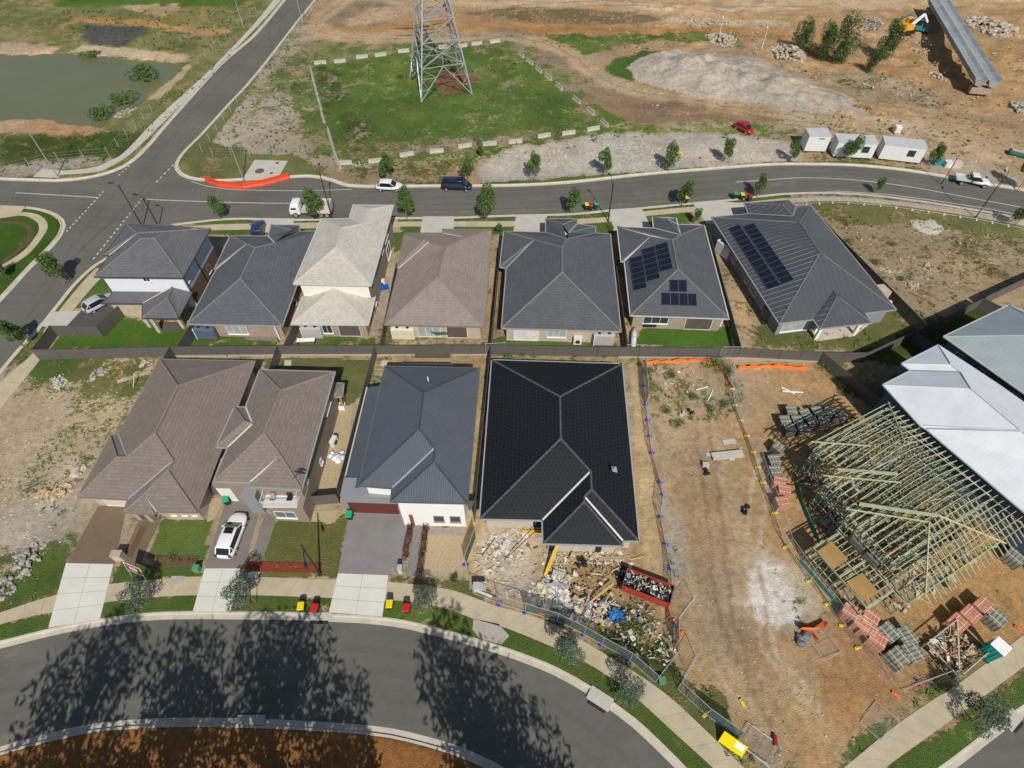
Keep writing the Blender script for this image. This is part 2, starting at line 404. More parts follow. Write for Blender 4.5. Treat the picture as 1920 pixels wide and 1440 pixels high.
# zones: outline on the photograph's survey points, soil colour, grass cover, grass colour, ragged edge in metres
TAN = (.44, .31, .18); TAN2 = (.40, .30, .19); PALE = (.60, .55, .44); GRAV = (.48, .45, .39); BRN = (.27, .195, .125); GREYD = (.40, .36, .29); ORG = (.40, .22, .10)
G1 = (.105, .190, .040); G2 = (.165, .205, .070); G3 = (.065, .11, .026); G4 = (.17, .17, .07)
ZN = [
 ([(-400, 250), (-400, -120), (620, -120), (560, 20), (330, 330), (-400, 345)], (.26, .23, .13), .62, G2, 1.5),
 ([(560, -120), (2400, -120), (2400, 420), (1920, 350), (1500, 215), (1150, 150), (950, 66), (600, 75), (585, 30)], (.44, .31, .18), .06, G2, 2),
 ([(640, -60), (1400, -60), (1920, -60), (1920, 5), (1480, 22), (1300, 30), (1130, 12), (960, 18), (700, 20)], (.50, .38, .25), .03, G2, 2),
 ([(680, 40), (900, 32), (1060, 48), (1280, 48), (1460, 55), (1640, 120), (1700, 130), (1640, 160), (1480, 80), (1250, 66), (950, 64), (700, 60), (640, 55)], (.42, .26, .12), .05, G2, 1),
 ([(960, 14), (1080, 16), (1200, 26), (1245, 36), (1190, 44), (1060, 48), (960, 38), (860, 26)], (.20, .165, .09), .1, G2, .6),
 ([(850, 8), (960, 2), (1110, 12), (1250, 24), (1200, 22), (1050, 8), (950, 12)], (.56, .47, .35), 0, G2, .6),
 ([(1250, 33), (1480, 40), (1480, 50), (1300, 48), (1235, 40)], (.50, .42, .28), .05, G2, .6),
 ([(1640, 30), (1780, 10), (1920, 60), (1920, 160), (1820, 140), (1700, 130), (1660, 70)], (.42, .29, .16), .0, G2, 1.5),
 ([(630, 0), (720, 0), (750, 30), (700, 55), (620, 50), (600, 30)], (.30, .24, .18), .35, G4, 1),
 ([(700, 15), (770, 10), (770, 30), (720, 40), (650, 50), (640, 42)], (.52, .39, .26), .05, G4, .8),
 ([(100, 0), (470, -30), (455, 10), (110, 12)], BRN, .95, (.085, .19, .03), 1),
 ([(130, 33), (200, 32), (290, 40), (330, 50), (440, 56), (430, 66), (370, 66), (290, 52), (200, 44), (132, 43)], (.45, .27, .13), .15, G2, .5),
 ([(230, 10), (330, 6), (350, 25), (300, 30), (240, 22)], (.42, .36, .20), .3, G4, 1),
 ([(150, 45), (290, 52), (255, 72), (240, 86), (165, 84)], (.09, .09, .09), .3, G3, .8),
 ([(0, 80), (60, 82), (115, 90), (95, 102), (0, 102)], (.47, .36, .26), .02, G2, .4),
 ([(133, 97), (150, 86), (250, 90), (352, 104), (352, 118), (250, 110), (200, 104)], (.55, .44, .30), .08, G2, .4),
 ([(-200, 222), (0, 222), (60, 220), (190, 232), (205, 250), (120, 262), (60, 252), (-200, 255)], (.47, .31, .19), .10, G2, .5),
 ([(290, 175), (352, 120), (362, 124), (300, 185), (272, 190)], (.50, .42, .27), .15, G2, .3),
 ([(0, 258), (100, 250), (250, 250), (270, 255), (215, 305), (0, 318)], (.20, .15, .08), .75, G3, 1),
 ([(-100, 310), (0, 312), (60, 305), (200, 290), (215, 305), (60, 330), (-100, 332)], (.34, .31, .26), .25, G2, .8),
 ([(480, 135), (560, 40), (600, 60), (600, 140), (640, 320), (560, 310), (400, 290), (375, 262), (430, 200)], (.36, .31, .24), .42, G2, 1),
 ([(430, 205), (520, 150), (560, 180), (555, 240), (480, 280), (400, 270)], (.40, .35, .29), .28, G2, 1),
 ([(342, 330), (328, 305), (345, 283), (375, 250), (470, 150), (485, 142), (440, 210), (395, 268), (470, 288), (560, 292), (600, 320), (620, 330), (470, 335), (400, 338)], BRN, .85, G2, .3),
 ([(500, 150), (585, 75), (700, 72), (960, 70), (1060, 115), (1105, 165), (1140, 240), (900, 285), (640, 318), (600, 300), (555, 200)], (.30, .25, .17), .58, (.125, .195, .055), 1.2),
 ([(582, 128), (720, 102), (935, 80), (1000, 120), (1060, 175), (1135, 240), (1000, 262), (870, 280), (640, 310)], (.25, .21, .14), .78, (.100, .185, .040), .8),
 ([(590, 130), (640, 135), (650, 180), (620, 200)], (.24, .20, .16), .5, G3, 1),
 ([(640, 215), (690, 220), (700, 250), (650, 275)], (.28, .23, .18), .45, G3, 1.5),
 ([(640, 290), (700, 262), (860, 262), (1000, 240), (1060, 245), (900, 285), (700, 310)], (.30, .24, .19), .5, G2, 1.5),
 ([(815, 165), (830, 135), (880, 135), (900, 150), (870, 175), (830, 178)], (.22, .12, .06), .15, G3, .8),
 ([(1010, 90), (1050, 100), (1060, 130), (1010, 120)], (.27, .22, .17), .3, G3, 1),
 ([(920, 66), (1380, 62), (1400, 92), (1200, 86), (1120, 105), (1060, 100), (980, 76)], (.30, .22, .13), .72, G1, 1),
 ([(1130, 150), (1145, 105), (1240, 92), (1260, 100), (1185, 150)], (.28, .22, .14), .9, (.07, .15, .03), .8),
 ([(1120, 120), (1200, 84), (1330, 86), (1400, 105), (1300, 100), (1200, 95), (1130, 125)], (.46, .31, .18), .1, G2, .6),
 ([(1085, 200), (1110, 165), (1200, 180), (1400, 200), (1470, 222), (1400, 232), (1180, 230), (1140, 225)], (.29, .205, .135), .05, G2, .8),
 ([(1100, 195), (1120, 195), (1180, 228), (1140, 235)], (.27, .2, .12), .9, G1, .6),
 ([(1140, 238), (1400, 225), (1480, 225), (1500, 260), (1400, 250), (1200, 262), (1080, 280), (900, 300), (640, 315), (620, 325), (870, 283)], (.38, .31, .22), .6, G1, 1),
 ([(900, 318), (935, 288), (980, 275), (1150, 250), (1260, 252), (1340, 250), (1500, 268), (1500, 300), (1340, 312), (1180, 322), (905, 345)], GRAV, .03, G2, .6),
 ([(660, 350), (900, 345), (1180, 324), (1340, 312), (1480, 302), (1600, 303), (1720, 315), (1780, 330), (1600, 312), (1440, 311), (1210, 330), (960, 350)], (.35, .3, .2), .85, G1, .3),
 ([(1200, 112), (1262, 98), (1420, 112), (1520, 140), (1600, 190), (1640, 215), (1540, 215), (1440, 205), (1330, 190), (1190, 150), (1176, 130)], (.455, .415, .355), .0, G2, .3),
 ([(1440, 235), (1520, 215), (1700, 220), (1920, 260), (1920, 340), (1740, 300), (1510, 245)], (.43, .33, .22), .22, G2, 1.5),
 ([(1430, 110), (1500, 125), (1680, 140), (1780, 180), (1700, 210), (1600, 190), (1500, 150)], (.40, .31, .21), .3, G2, 1.5),
 ([(1780, 300), (1920, 330), (1920, 358), (1850, 345), (1740, 322), (1720, 300)], (.44, .38, .30), .05, G2, .5),
 # verges, blocks between the streets
 ([(-100, 384), (0, 384), (60, 386), (107, 400), (124, 424), (100, 462), (0, 567), (-100, 660)], BRN, .95, (.065, .15, .02), .2),
 ([(-60, 770), (30, 655), (175, 497), (260, 440), (440, 407), (1025, 402), (1300, 380), (1480, 362), (1920, 412), (1990, 660), (1700, 680), (60, 672)], (.40, .32, .22), .35, G2, .4),
 ([(75, 612), (135, 535), (200, 482), (230, 520), (100, 600)], BRN, .85, G1, .2),
 ([(-20, 690), (32, 655), (70, 615), (95, 600), (60, 660), (0, 740)], BRN, .8, G1, .2),
 ([(180, 540), (200, 500), (235, 540), (200, 575), (140, 580)], BRN, .85, G1, .2),
 ([(365, 413), (440, 407), (740, 406), (920, 402), (1140, 392), (1370, 372), (1480, 362), (1482, 372), (1140, 410), (920, 417), (700, 425), (362, 425)], BRN, .85, G1, .1),
 ([(375, 424), (740, 424), (1210, 405), (1300, 398), (1290, 430), (1130, 440), (940, 440), (740, 440), (380, 440)], BRN, .9, G1, .2),
 ([(95, 655), (118, 627), (185, 610), (215, 592), (345, 618), (332, 650)], BRN, .97, (.085, .195, .03), .2),
 ([(335, 650), (352, 615), (530, 634), (525, 650)], (.42, .34, .22), .75, G1, .3),
 ([(535, 650), (550, 625), (700, 632), (708, 650)], (.42, .34, .22), .7, G1, .3),
 ([(560, 600), (700, 480), (738, 400), (770, 470), (745, 520), (718, 600), (705, 632)], (.46, .40, .30), .06, G2, .2),
 ([(712, 650), (722, 632), (905, 632), (915, 650)], (.44, .36, .24), .55, G4, .3),
 ([(735, 437), (760, 437), (755, 470), (735, 475)], BRN, .9, G1, .2),
 ([(922, 648), (925, 636), (1160, 640), (1162, 650)], BRN, .9, G1, .3),
 ([(925, 640), (935, 500), (950, 500), (942, 610)], (.25, .19, .12), .03, G2, .1),
 ([(1195, 648), (1200, 615), (1368, 612), (1372, 652)], BRN, .98, (.085, .20, .03), .2),
 ([(1340, 450), (1360, 460), (1425, 590), (1480, 655), (1395, 652)], (.46, .35, .22), .3, G4, .5),
 ([(1430, 610), (1460, 610), (1640, 600), (1690, 560), (1760, 600), (1630, 655), (1420, 655)], (.36, .29, .18), .8, G2, .5),
 ([(1520, 384), (1600, 378), (1750, 395), (1990, 440), (1990, 520), (1850, 555), (1735, 600), (1640, 530), (1560, 430)], (.36, .28, .19), .38, G4, 1),
 ([(1510, 374), (1600, 372), (1800, 394), (1990, 440), (1990, 462), (1800, 430), (1650, 420), (1560, 410)], (.33, .26, .18), .75, G2, .8),
 ([(1705, 412), (1745, 410), (1770, 430), (1760, 440), (1725, 435)], (.68, .65, .58), .02, G4, .3),
 ([(1640, 650), (1740, 605), (1850, 560), (1890, 600), (1700, 690), (1560, 668)], BRN, .92, G3, .3),
 # near blocks
 ([(-120, 720), (60, 672), (1210, 676), (1210, 900), (1250, 1180), (900, 1130), (0, 1160), (-120, 1200)], (.42, .36, .26), .3, G2, .4),
 ([(-120, 720), (40, 690), (80, 672), (300, 676), (300, 700), (170, 930), (110, 1080), (60, 1130), (-120, 1140)], (.46, .385, .29), .40, G2, .8),
 ([(80, 672), (165, 674), (150, 710), (60, 735), (10, 760), (50, 700)], BRN, .9, G1, .6),
 ([(160, 674), (295, 676), (270, 740), (170, 740), (120, 720)], (.40, .34, .24), .72, G2, 1),
 ([(120, 800), (190, 745), (250, 740), (235, 800), (200, 830), (150, 860), (110, 850)], (.45, .37, .25), .45, G2, 1.5),
 ([(0, 960), (90, 940), (160, 935), (140, 1000), (80, 1040), (0, 1040)], (.52, .47, .38), .12, G2, 1),
 ([(0, 740), (100, 730), (120, 780), (40, 870), (-60, 900)], (.48, .40, .29), .08, G2, 1.5),
 ([(-60, 1145), (0, 1140), (25, 1060), (60, 1040), (125, 1020), (112, 1110), (20, 1150)], BRN, .88, G1, .5),
 ([(-100, 1230), (0, 1175), (97, 1150), (195, 1130), (370, 1115), (620, 1121), (830, 1137), (950, 1175), (1090, 1235), (1210, 1315), (1350, 1440), (1350, 1500), (1262, 1440), (1100, 1302), (860, 1203), (640, 1166), (362, 1160), (92, 1192)], (.34, .27, .17), .85, G1, .1),
 ([(505, 672), (700, 676), (690, 720), (655, 760), (640, 760), (620, 700), (500, 690)], BRN, .88, G2, .2),
 ([(640, 760), (662, 760), (640, 940), (590, 935)], (.46, .41, .31), .02, G2, .1),
 ([(705, 676), (912, 676), (905, 700), (880, 940), (865, 940), (890, 700), (700, 690)], (.42, .31, .17), .12, G4, .2),
 ([(275, 1045), (305, 978), (400, 978), (378, 1050)], BRN, .97, (.13, .23, .05), .05),
 ([(205, 1098), (230, 1058), (380, 1060), (378, 1082), (320, 1084)], BRN, .9, G1, .1),
 ([(487, 1083), (510, 980), (620, 978), (650, 960), (640, 1050), (630, 1087)], (.42, .32, .18), .9, (.19, .23, .07), .2),
 ([(725, 1085), (730, 1078), (875, 1090), (960, 1110), (960, 1135), (860, 1110), (780, 1096)], (.36, .28, .18), .7, G2, .2),
 ([(870, 975), (1020, 960), (1170, 1000), (1205, 680), (1215, 690), (1250, 1120), (1260, 1200), (1120, 1180), (960, 1140), (870, 1090)], (.52, .40, .24), .03, G2, .3),
 ([(900, 985), (990, 985), (1020, 1030), (1010, 1090), (960, 1110), (900, 1080)], (.62, .55, .44), 0, G2, .6),
 ([(925, 1090), (1000, 1085), (1010, 1130), (940, 1130)], (.50, .45, .38), 0, G2, .4),
 ([(1060, 1060), (1150, 1040), (1250, 1080), (1260, 1130), (1180, 1150), (1060, 1110)], (.45, .32, .18), .02, G2, .4),
 ([(1180, 680), (1200, 680), (1245, 1080), (1215, 1060), (1200, 900)], (.56, .45, .29), .02, G2, .3),
 ([(1120, 1160), (1200, 1120), (1260, 1160), (1290, 1280), (1240, 1260), (1150, 1200)], (.38, .30, .19), .6, G3, .6),
 ([(920, 672), (1210, 674), (1210, 684), (1170, 684), (920, 680)], (.42, .32, .18), .45, G1, .3),
 ([(1205, 676), (1560, 680), (1640, 770), (1760, 900), (1990, 1080), (1990, 1140), (1560, 1440), (1480, 1540), (1340, 1400), (1250, 1180), (1225, 900)], (.47, .325, .185), .02, G2, .5),
 ([(1210, 676), (1385, 680), (1400, 760), (1360, 790), (1290, 820), (1215, 800)], (.42, .33, .21), .42, G2, 1),
 ([(1245, 830), (1330, 800), (1410, 860), (1430, 960), (1400, 1080), (1480, 1180), (1350, 1190), (1290, 1060), (1245, 1000)], (.46, .355, .22), .02, G2, 2),
 ([(1225, 900), (1270, 940), (1290, 1000), (1290, 1080), (1255, 1080)], (.43, .39, .31), .08, G2, .8),
 ([(1400, 1040), (1440, 1010), (1480, 1060), (1510, 1110), (1500, 1170), (1460, 1180), (1390, 1140), (1385, 1090)], (.56, .53, .45), .04, G2, .7),
 ([(1402, 1075), (1428, 1050), (1462, 1062), (1490, 1100), (1505, 1140), (1490, 1172), (1462, 1178), (1420, 1160), (1396, 1135)], (.74, .72, .66), .06, G2, .3),
 ([(1500, 1270), (1545, 1262), (1540, 1290), (1505, 1296)], (.60, .52, .38), 0, G2, .6),
 ([(1320, 1165), (1340, 1165), (1338, 1185), (1318, 1185)], (.50, .50, .50), 0, G2, .5),
 ([(1375, 1050), (1400, 1045), (1395, 1100), (1372, 1090)], (.36, .26, .16), .05, G2, .6),
 ([(1460, 1050), (1520, 1110), (1530, 1160), (1480, 1150)], (.50, .46, .36), .3, G2, .8),
 ([(1560, 672), (1600, 720), (1650, 750), (1640, 770), (1580, 740), (1540, 690)], (.40, .3, .18), .7, G1, .5),
 ([(1350, 1250), (1480, 1230), (1560, 1290), (1480, 1400), (1390, 1350)], (.47, .35, .21), .02, G2, 1.5),
 ([(1570, 1150), (1620, 1180), (1680, 1260), (1700, 1310), (1600, 1370), (1540, 1260)], (.46, .28, .14), .04, G2, 1),
 ([(1270, 1290), (1330, 1280), (1390, 1370), (1430, 1440), (1450, 1520), (1400, 1500), (1250, 1300), (1180, 1250), (1140, 1228), (1200, 1240)], (.38, .30, .19), .7, G2, .5),
 ([(1380, 1440), (1450, 1380), (1520, 1440), (1500, 1500)], (.36, .28, .18), .6, G2, .8),
 ([(1560, 1440), (1600, 1380), (1720, 1290), (1760, 1270), (1800, 1300), (1660, 1380), (1570, 1460)], (.38, .29, .18), .75, G1, .4),
 ([(1660, 1460), (1800, 1345), (1990, 1215), (1990, 1300), (1860, 1390), (1740, 1480)], (.34, .27, .18), .85, G1, .2),
 ([(1350, 1180), (1350, 1290), (1310, 1290), (1290, 1180), (1300, 1100)], (.47, .35, .21), .05, G2, 1),
 ([(1740, 960), (1840, 900), (1990, 1000), (1990, 1180), (1880, 1240), (1760, 1240), (1680, 1130)], (.49, .33, .17), .04, G2, .8),
 ([(-120, 1480), (0, 1402), (90, 1378), (180, 1358), (380, 1347), (605, 1356), (765, 1375), (930, 1433), (1040, 1500), (1000, 1620), (-100, 1620)], (.30, .155, .065), .06, G4, .1),
]
def track(pts, w_, col, cov=.03, rag=.45):
    l = smooth_line(W(pts), 3); a = offset_line(l, w_ / 2); b = offset_line(l, -w_ / 2)
    ZN.append((None, col, cov, G4, rag, a + b[::-1]))
TRK = [(660, -10), (612, 25), (592, 45), (600, 60), (640, 69), (720, 73), (840, 70), (950, 68), (1030, 84), (1080, 108), (1110, 135), (1170, 165), (1260, 183), (1400, 205), (1480, 216), (1600, 240)]
track(TRK, 4.6, (.47, .36, .24), .04, .6); track(TRK, .5, (.36, .28, .18), .3, .3)
track([(1110, 112), (1150, 98), (1230, 86), (1330, 88), (1420, 108)], 3.6, (.42, .31, .20), .1, .6)
track([(1240, 690), (1252, 760), (1262, 860), (1275, 960)], 1.2, (.50, .41, .28), 0, .5); track([(1290, 840), (1310, 960), (1330, 1080), (1360, 1200), (1420, 1300)], 1.6, (.43, .32, .20), 0, .8); track([(1340, 830), (1375, 960), (1380, 1060), (1345, 1160), (1370, 1280), (1440, 1380)], 1.0, (.52, .42, .29), 0, .6)
track([(1310, 820), (1270, 850), (1262, 900), (1290, 960), (1330, 1100)], .9, (.38, .28, .17), 0, .4)
track([(1600, 60), (1500, 70), (1300, 58), (1000, 55), (700, 48)], 1.2, (.36, .22, .10), 0, .8); track([(1500, 12), (1300, 20), (1150, 5), (900, -8)], 2, (.58, .47, .34), 0, 1)
track([(1880, 300), (1700, 235), (1560, 205), (1440, 150)], 2.4, (.50, .40, .29), .05, .9); track([(1900, 240), (1780, 210), (1700, 190)], 2, (.38, .27, .17), .1, .9); track([(1760, 190), (1680, 260), (1600, 270)], 1.4, (.48, .37, .26), .05, .8)
for dx, (a_, c_) in ((0, (.40, (.36, .27, .165))), (26, (.40, (.36, .27, .165)))):
    track([(1300 + dx, 800), (1318 + dx, 900), (1330 + dx, 1000), (1342 + dx, 1120), (1390 + dx, 1260), (1450 + dx, 1360)], a_, c_, 0, .2)
    track([(1420 + dx, 860), (1405 + dx, 960), (1400 + dx, 1080), (1440 + dx * .8, 1230), (1520 + dx * .8, 1330)], a_, (.56, .45, .32), 0, .2)
for dy in (0, 9):
    track([(1300, 196 + dy), (1450, 222 + dy), (1600, 240 + dy), (1760, 280 + dy)], .5, (.35, .26, .17), 0, .25); track([(1500, 150 + dy), (1620, 190 + dy), (1750, 215 + dy), (1900, 232 + dy)], .5, (.34, .25, .16), 0, .25)
    track([(960, 20 - dy), (1150, 10 - dy), (1400, 22 - dy), (1600, 14 - dy)], .6, (.40, .29, .18), 0, .3); track([(630, 60 + dy * .5), (760, 66 + dy * .5), (950, 60 + dy * .5), (1060, 88 + dy)], .4, (.34, .26, .17), 0, .25)
ZN = [z if len(z) == 6 else z + (None,) for z in ZN]
n = len(X); dirt = np.tile(np.array([.34, .27, .17]), (n, 1)); grs = np.full(n, .45); gc = np.tile(np.array([.12, .15, .05]), (n, 1))
for k, (pts, dc, g, gcol, rag, wpts) in enumerate(ZN):
    wp = wpts or W(pts)
    wx = X + (vnoise(X, Y, 2.2, k) - .5) * 2 * rag + (vnoise(X, Y, .8, k + 100) - .5) * rag
    wy = Y + (vnoise(X, Y, 2.2, k + 200) - .5) * 2 * rag + (vnoise(X, Y, .8, k + 300) - .5) * rag
    i = pip(wx, wy, wp).astype(float)
    if rag > .3:                      # soft change from one soil to the next
        a = i.reshape(ny, nx); r_ = max(1, int(rag * 1.6))
        for ax in (0, 1):
            for _ in range(2):
                a = np.mean([np.roll(a, q, ax) for q in range(-r_, r_ + 1)], 0)
        i = a.ravel()
    i2 = i[:, None]
    dirt = dirt * (1 - i2) + np.array(dc) * i2; grs = grs * (1 - i) + g * i; gc = gc * (1 - i2) + np.array(gcol) * i2
# natural variety of soil and growth, in metres on the ground
v1 = vnoise(X, Y, 13, 41); v2 = vnoise(X, Y, 5, 42); v3 = vnoise(X, Y, 2.1, 43); v4 = vnoise(X + 3 * v2, Y * 2.5, 7, 44)
wild = (grs < .8); sat_ = np.clip((dirt.max(1) - dirt.min(1)) / dirt.max(1) / .5 - .35, 0, 1)[:, None]; dirt = dirt * (1 + sat_ * (np.array([1.03, .955, .80]) - 1))
dirt = dirt * (1 + wild * ((v1 - .5) * .22 + (v2 - .5) * .20 + (v3 - .5) * .14 + (v4 - .5) * .14))[:, None]
tint = np.clip((vnoise(X, Y, 9, 45) - .45) * 2, 0, 1) * wild * (1 - 0) * .3 * (dirt.max(1) - dirt.min(1) > .12); gm = dirt.mean(1, keepdims=True) * np.array([1.12, 1.02, .84])
dirt = dirt * (1 - tint[:, None]) + gm * tint[:, None]
grs = np.where(grs > .1, grs + ((vnoise(X, Y, 6, 46) - .5) * .32 + (vnoise(X, Y, 2.4, 47) - .5) * .22) * (grs < .95) * (grs > .15), grs)
gc = gc * (1 + ((vnoise(X, Y, 8, 48) - .5) * .35 + (vnoise(X, Y, 3, 49) - .5) * .2)[:, None]) * (1 + np.clip(vnoise(X, Y, 6, 50) - .5, 0, 1)[:, None] * np.array([.9, .35, .3]) * wild[:, None])
# relief: spoil mound, ditch, pond bed, clods
def blob(px, py, r, h, st=1.0):
    c = P(px, py); d = np.sqrt((X - c.x) ** 2 + ((Y - c.y) * st) ** 2) / r
    return h * np.clip(1 - d, 0, 1) ** 1.2
mound = np.zeros(n)
for (a, b, r, h) in ((1235, 128, 8, 1.6), (1290, 135, 10, 2.4), (1345, 145, 10, 2.4), (1400, 150, 10, 2.2), (1455, 165, 10, 2.0), (1510, 182, 9, 1.3), (1250, 112, 7, 1.2), (1320, 118, 8, 1.5), (1390, 125, 8, 1.3)):
    mound = np.maximum(mound, blob(a, b, r, h))
mound *= .62 + .55 * vnoise(X, Y, 1.6, 5) + .35 * vnoise(X, Y * 1.8, .9, 6)
zz += np.where(zz > -.1, mound, 0)
ditch = np.zeros(n)
for (a, b, r, h) in ((1750, 75, 7, 2.2), (1765, 100, 7, 2.2), (1790, 130, 6, 1.6), (1700, 95, 6, 1.2), (1820, 100, 6, 1.2)):
    ditch = np.maximum(ditch, blob(a, b, r, h))
zz -= ditch
POND = W([(-420, 96), (0, 100), (95, 100), (133, 99), (200, 106), (260, 112), (352, 120), (335, 132), (300, 160), (276, 182), (262, 192), (240, 205), (215, 215), (200, 230), (188, 236), (150, 232), (100, 224), (60, 221), (0, 224), (-420, 232)])
pi = pip(X + (vnoise(X, Y, 2, 9) - .5) * 1.6, Y + (vnoise(X, Y, 2, 10) - .5) * 1.6, POND); zz[pi] = -.5
# hole and clods in front of the black-roofed house and along the earthworks
zz += np.where((X > P(1180, 30).x) & (Y > P(0, 215).y) & (zz > -.3) & (Y < 178), (vnoise(X, Y, 2.5, 21) - .5) * .7, 0)
pit = blob(1100, 1095, 4.5, .5, 1.3) + blob(1175, 1120, 3, .35); zz -= pit * (zz > -.1)
flat = zz > -.1
zz += np.where(flat, (vnoise(X, Y, 1.1, 31) - .5) * .045 * (1 - np.clip(0, 0, 1)), 0) * (np.abs(X) < 148)
zz = np.where(flat & (zz > 0) & (zz < .1), zz * .35, zz)
zz += np.where(np.hypot(X, Y) > 185, 0, 0)
me = bpy.data.meshes.new('ground')
I = np.arange(nx * ny).reshape(ny, nx)
fa = np.stack([I[:-1, :-1], I[:-1, 1:], I[1:, 1:], I[1:, :-1]], -1).reshape(-1, 4)
me.vertices.add(n); me.vertices.foreach_set('co', np.stack([X, Y, zz], -1).ravel())
me.loops.add(fa.size); me.loops.foreach_set('vertex_index', fa.ravel())
me.polygons.add(len(fa)); me.polygons.foreach_set('loop_start', np.arange(0, fa.size, 4)); me.polygons.foreach_set('loop_total', np.full(len(fa), 4))
me.polygons.foreach_set('use_smooth', np.ones(len(fa), bool)); me.update()
def attr(nm, arr):
    a = me.attributes.new(nm, 'FLOAT_COLOR', 'POINT'); a.data.foreach_set('color', np.concatenate([arr, np.ones((n, 1))], 1).ravel().astype(np.float32))
attr('soil', dirt); attr('leaf', gc); attr('cover', np.repeat(grs[:, None], 3, 1))
def ground_mat():
    t = NT('soil and patchy grass')
    at = {k: t.n('Attribute', attribute_name=k).outputs['Color'] for k in ('soil', 'leaf', 'cover')}
    cov = t.n('SeparateColor'); t.set(cov.inputs[0], at['cover']); cov = cov.outputs[0]
    nb = t.noise(.35, 6, rough=.6, dist=.4); nm = t.noise(1.6, 7, rough=.68); nf = t.noise(9, 4, rough=.7); nd = t.noise(.08, 5)
    mixn = t.math('ADD', t.math('MULTIPLY', nb, .45), t.math('ADD', t.math('MULTIPLY', nm, .4), t.math('MULTIPLY', nf, .15)))
    st = t.rng(mixn, .36, .64, 0, 1)
    m = t.math('MULTIPLY_ADD', t.math('SUBTRACT', cov, st), 4.5, .5, clamp=True)
    # soil
    f = t.math('ADD', t.rng(nm, .3, .7, .70, 1.28), t.rng(nf, .3, .7, -.17, .17))
    f = t.math('MULTIPLY', f, t.rng(nb, .3, .7, .82, 1.16))
    ft = t.noise(3.2, 5, rough=.8, dist=1.5); f = t.math('MULTIPLY', f, t.rng(ft, .56, .66, 1, .8))
    soil = t.scale_col(at['soil'], f)
    warm = t.mix(t.rng(nd, .35, .65, 0, .35), soil, t.mix(1.0, soil, (1.12, .93, .78), 'MULTIPLY'))
    vo = t.n('TexVoronoi', {'Scale': 1.7, 'Randomness': 1.0}); t.set(vo.inputs['Vector'], t.pos())
    peb = t.math('MULTIPLY', t.rng(vo.outputs['Distance'], .05, .11, 1, 0), t.rng(nm, .5, .6, 0, .8))
    vo.inputs['Randomness'].default_value = 1
    warm = t.mix(peb, warm, (.60, .56, .48))
    # grass
    k = t.math('ADD', t.rng(nb, .3, .7, -.2, .6), t.rng(nm, .35, .65, -.1, .5), clamp=True)
    g = t.mix(k, at['leaf'], t.mix(1.0, at['leaf'], (1.75, 1.25, 1.3), 'MULTIPLY'))
    g = t.scale_col(g, t.rng(nf, .3, .7, .62, 1.32))
    t.out(t.mix(m, warm, g), .95, 0, .08)
    t.bump(t.math('ADD', t.math('MULTIPLY', nm, .6), t.math('MULTIPLY', nf, t.math('ADD', .8, m))), .22)
    return t.mat
me.materials.append(ground_mat())
go = bpy.data.objects.new('ground', me); link(go); tag(go, kind='structure')
# water
def water_mat(name, c, b=.01):
    t = NT(name); a = t.noise(.15, 4); t.out(t.mix(t.rng(a, .3, .7, 0, 1), c, tuple(v * .9 for v in c)), .22, 0, .35); t.bump(t.noise(1.6, 3), b); return t.mat
m = MB(); m.poly([Vector((p.x, p.y, 0)) for p in W([(-450, 85), (380, 100), (380, 190), (300, 205), (200, 250), (-450, 250)])])
wo = m.build('pond_water', water_mat('silty green water', (.140, .150, .070))); wo.location.z = -.20; tag(wo, kind='structure')
# ------------------------------------------------------------ paths, driveways, slabs, lawns laid on the ground
def band(top, bot, name, material, z=.03, joints=1.5, jm=JOINT):
    a = smooth_line(W(top), .6); b = smooth_line(W(bot), .6)
    def res(l, k):
        d = [0]
        for i in range(len(l) - 1): d.append(d[-1] + (l[i + 1] - l[i]).length)
        out = []
        for j in range(k + 1):
            s = d[-1] * j / k
            i = max(0, min(len(l) - 2, next((q for q in range(len(d) - 1) if d[q + 1] >= s), len(l) - 2)))
            t = (s - d[i]) / max(1e-6, d[i + 1] - d[i]); out.append(l[i].lerp(l[i + 1], t))
        return out, d[-1]
    L = res(a, 4)[1]; k = max(2, int(L / .75)); A, _ = res(a, k); B, _ = res(b, k)
    m = MB(); v0 = 0
    for i in range(k):
        q = [A[i], A[i + 1], B[i + 1], B[i]]
        m.poly([Vector((p.x, p.y, z)) for p in q][::-1] if area(q) < 0 else [Vector((p.x, p.y, z)) for p in q])
    for l in (A, B):
        for i in range(k):
            m.poly([(l[i].x, l[i].y, z), (l[i + 1].x, l[i + 1].y, z), (l[i + 1].x, l[i + 1].y, -.05), (l[i].x, l[i].y, -.05)])
    if joints:
        kk = int(L / joints); A, _ = res(a, kk); B, _ = res(b, kk)
        for i in range(1, kk):
            t = (A[i] - A[i - 1]).normalized() * .012
            m.poly([(p.x, p.y, z + .003) for p in (A[i] - t, A[i] + t, B[i] + t, B[i] - t)], 1)
    return tag(m.build(name, [material, jm]), kind='structure')
def slab(pts, name, material, z=.034, kind='structure', lines=0, world=False, jm=JOINT):
    wp = pts if world else W(pts)
    m = MB(); m.prism(wp, -.05, z)
    if lines:                                   # saw cuts across a four-sided slab
        for i in range(1, lines):
            t = i / lines; a = wp[0].lerp(wp[3], t); b = wp[1].lerp(wp[2], t); d = (wp[3] - wp[0]).normalized() * .014
            m.poly([(p.x, p.y, z + .003) for p in (a - d, b - d, b + d, a + d)], 1)
        a = wp[0].lerp(wp[1], .5); b = wp[3].lerp(wp[2], .5); d = (wp[1] - wp[0]).normalized() * .014
        m.poly([(p.x, p.y, z + .004) for p in (a - d, a + d, b + d, b - d)], 1)
    return tag(m.build(name, [material, jm]), kind=kind)
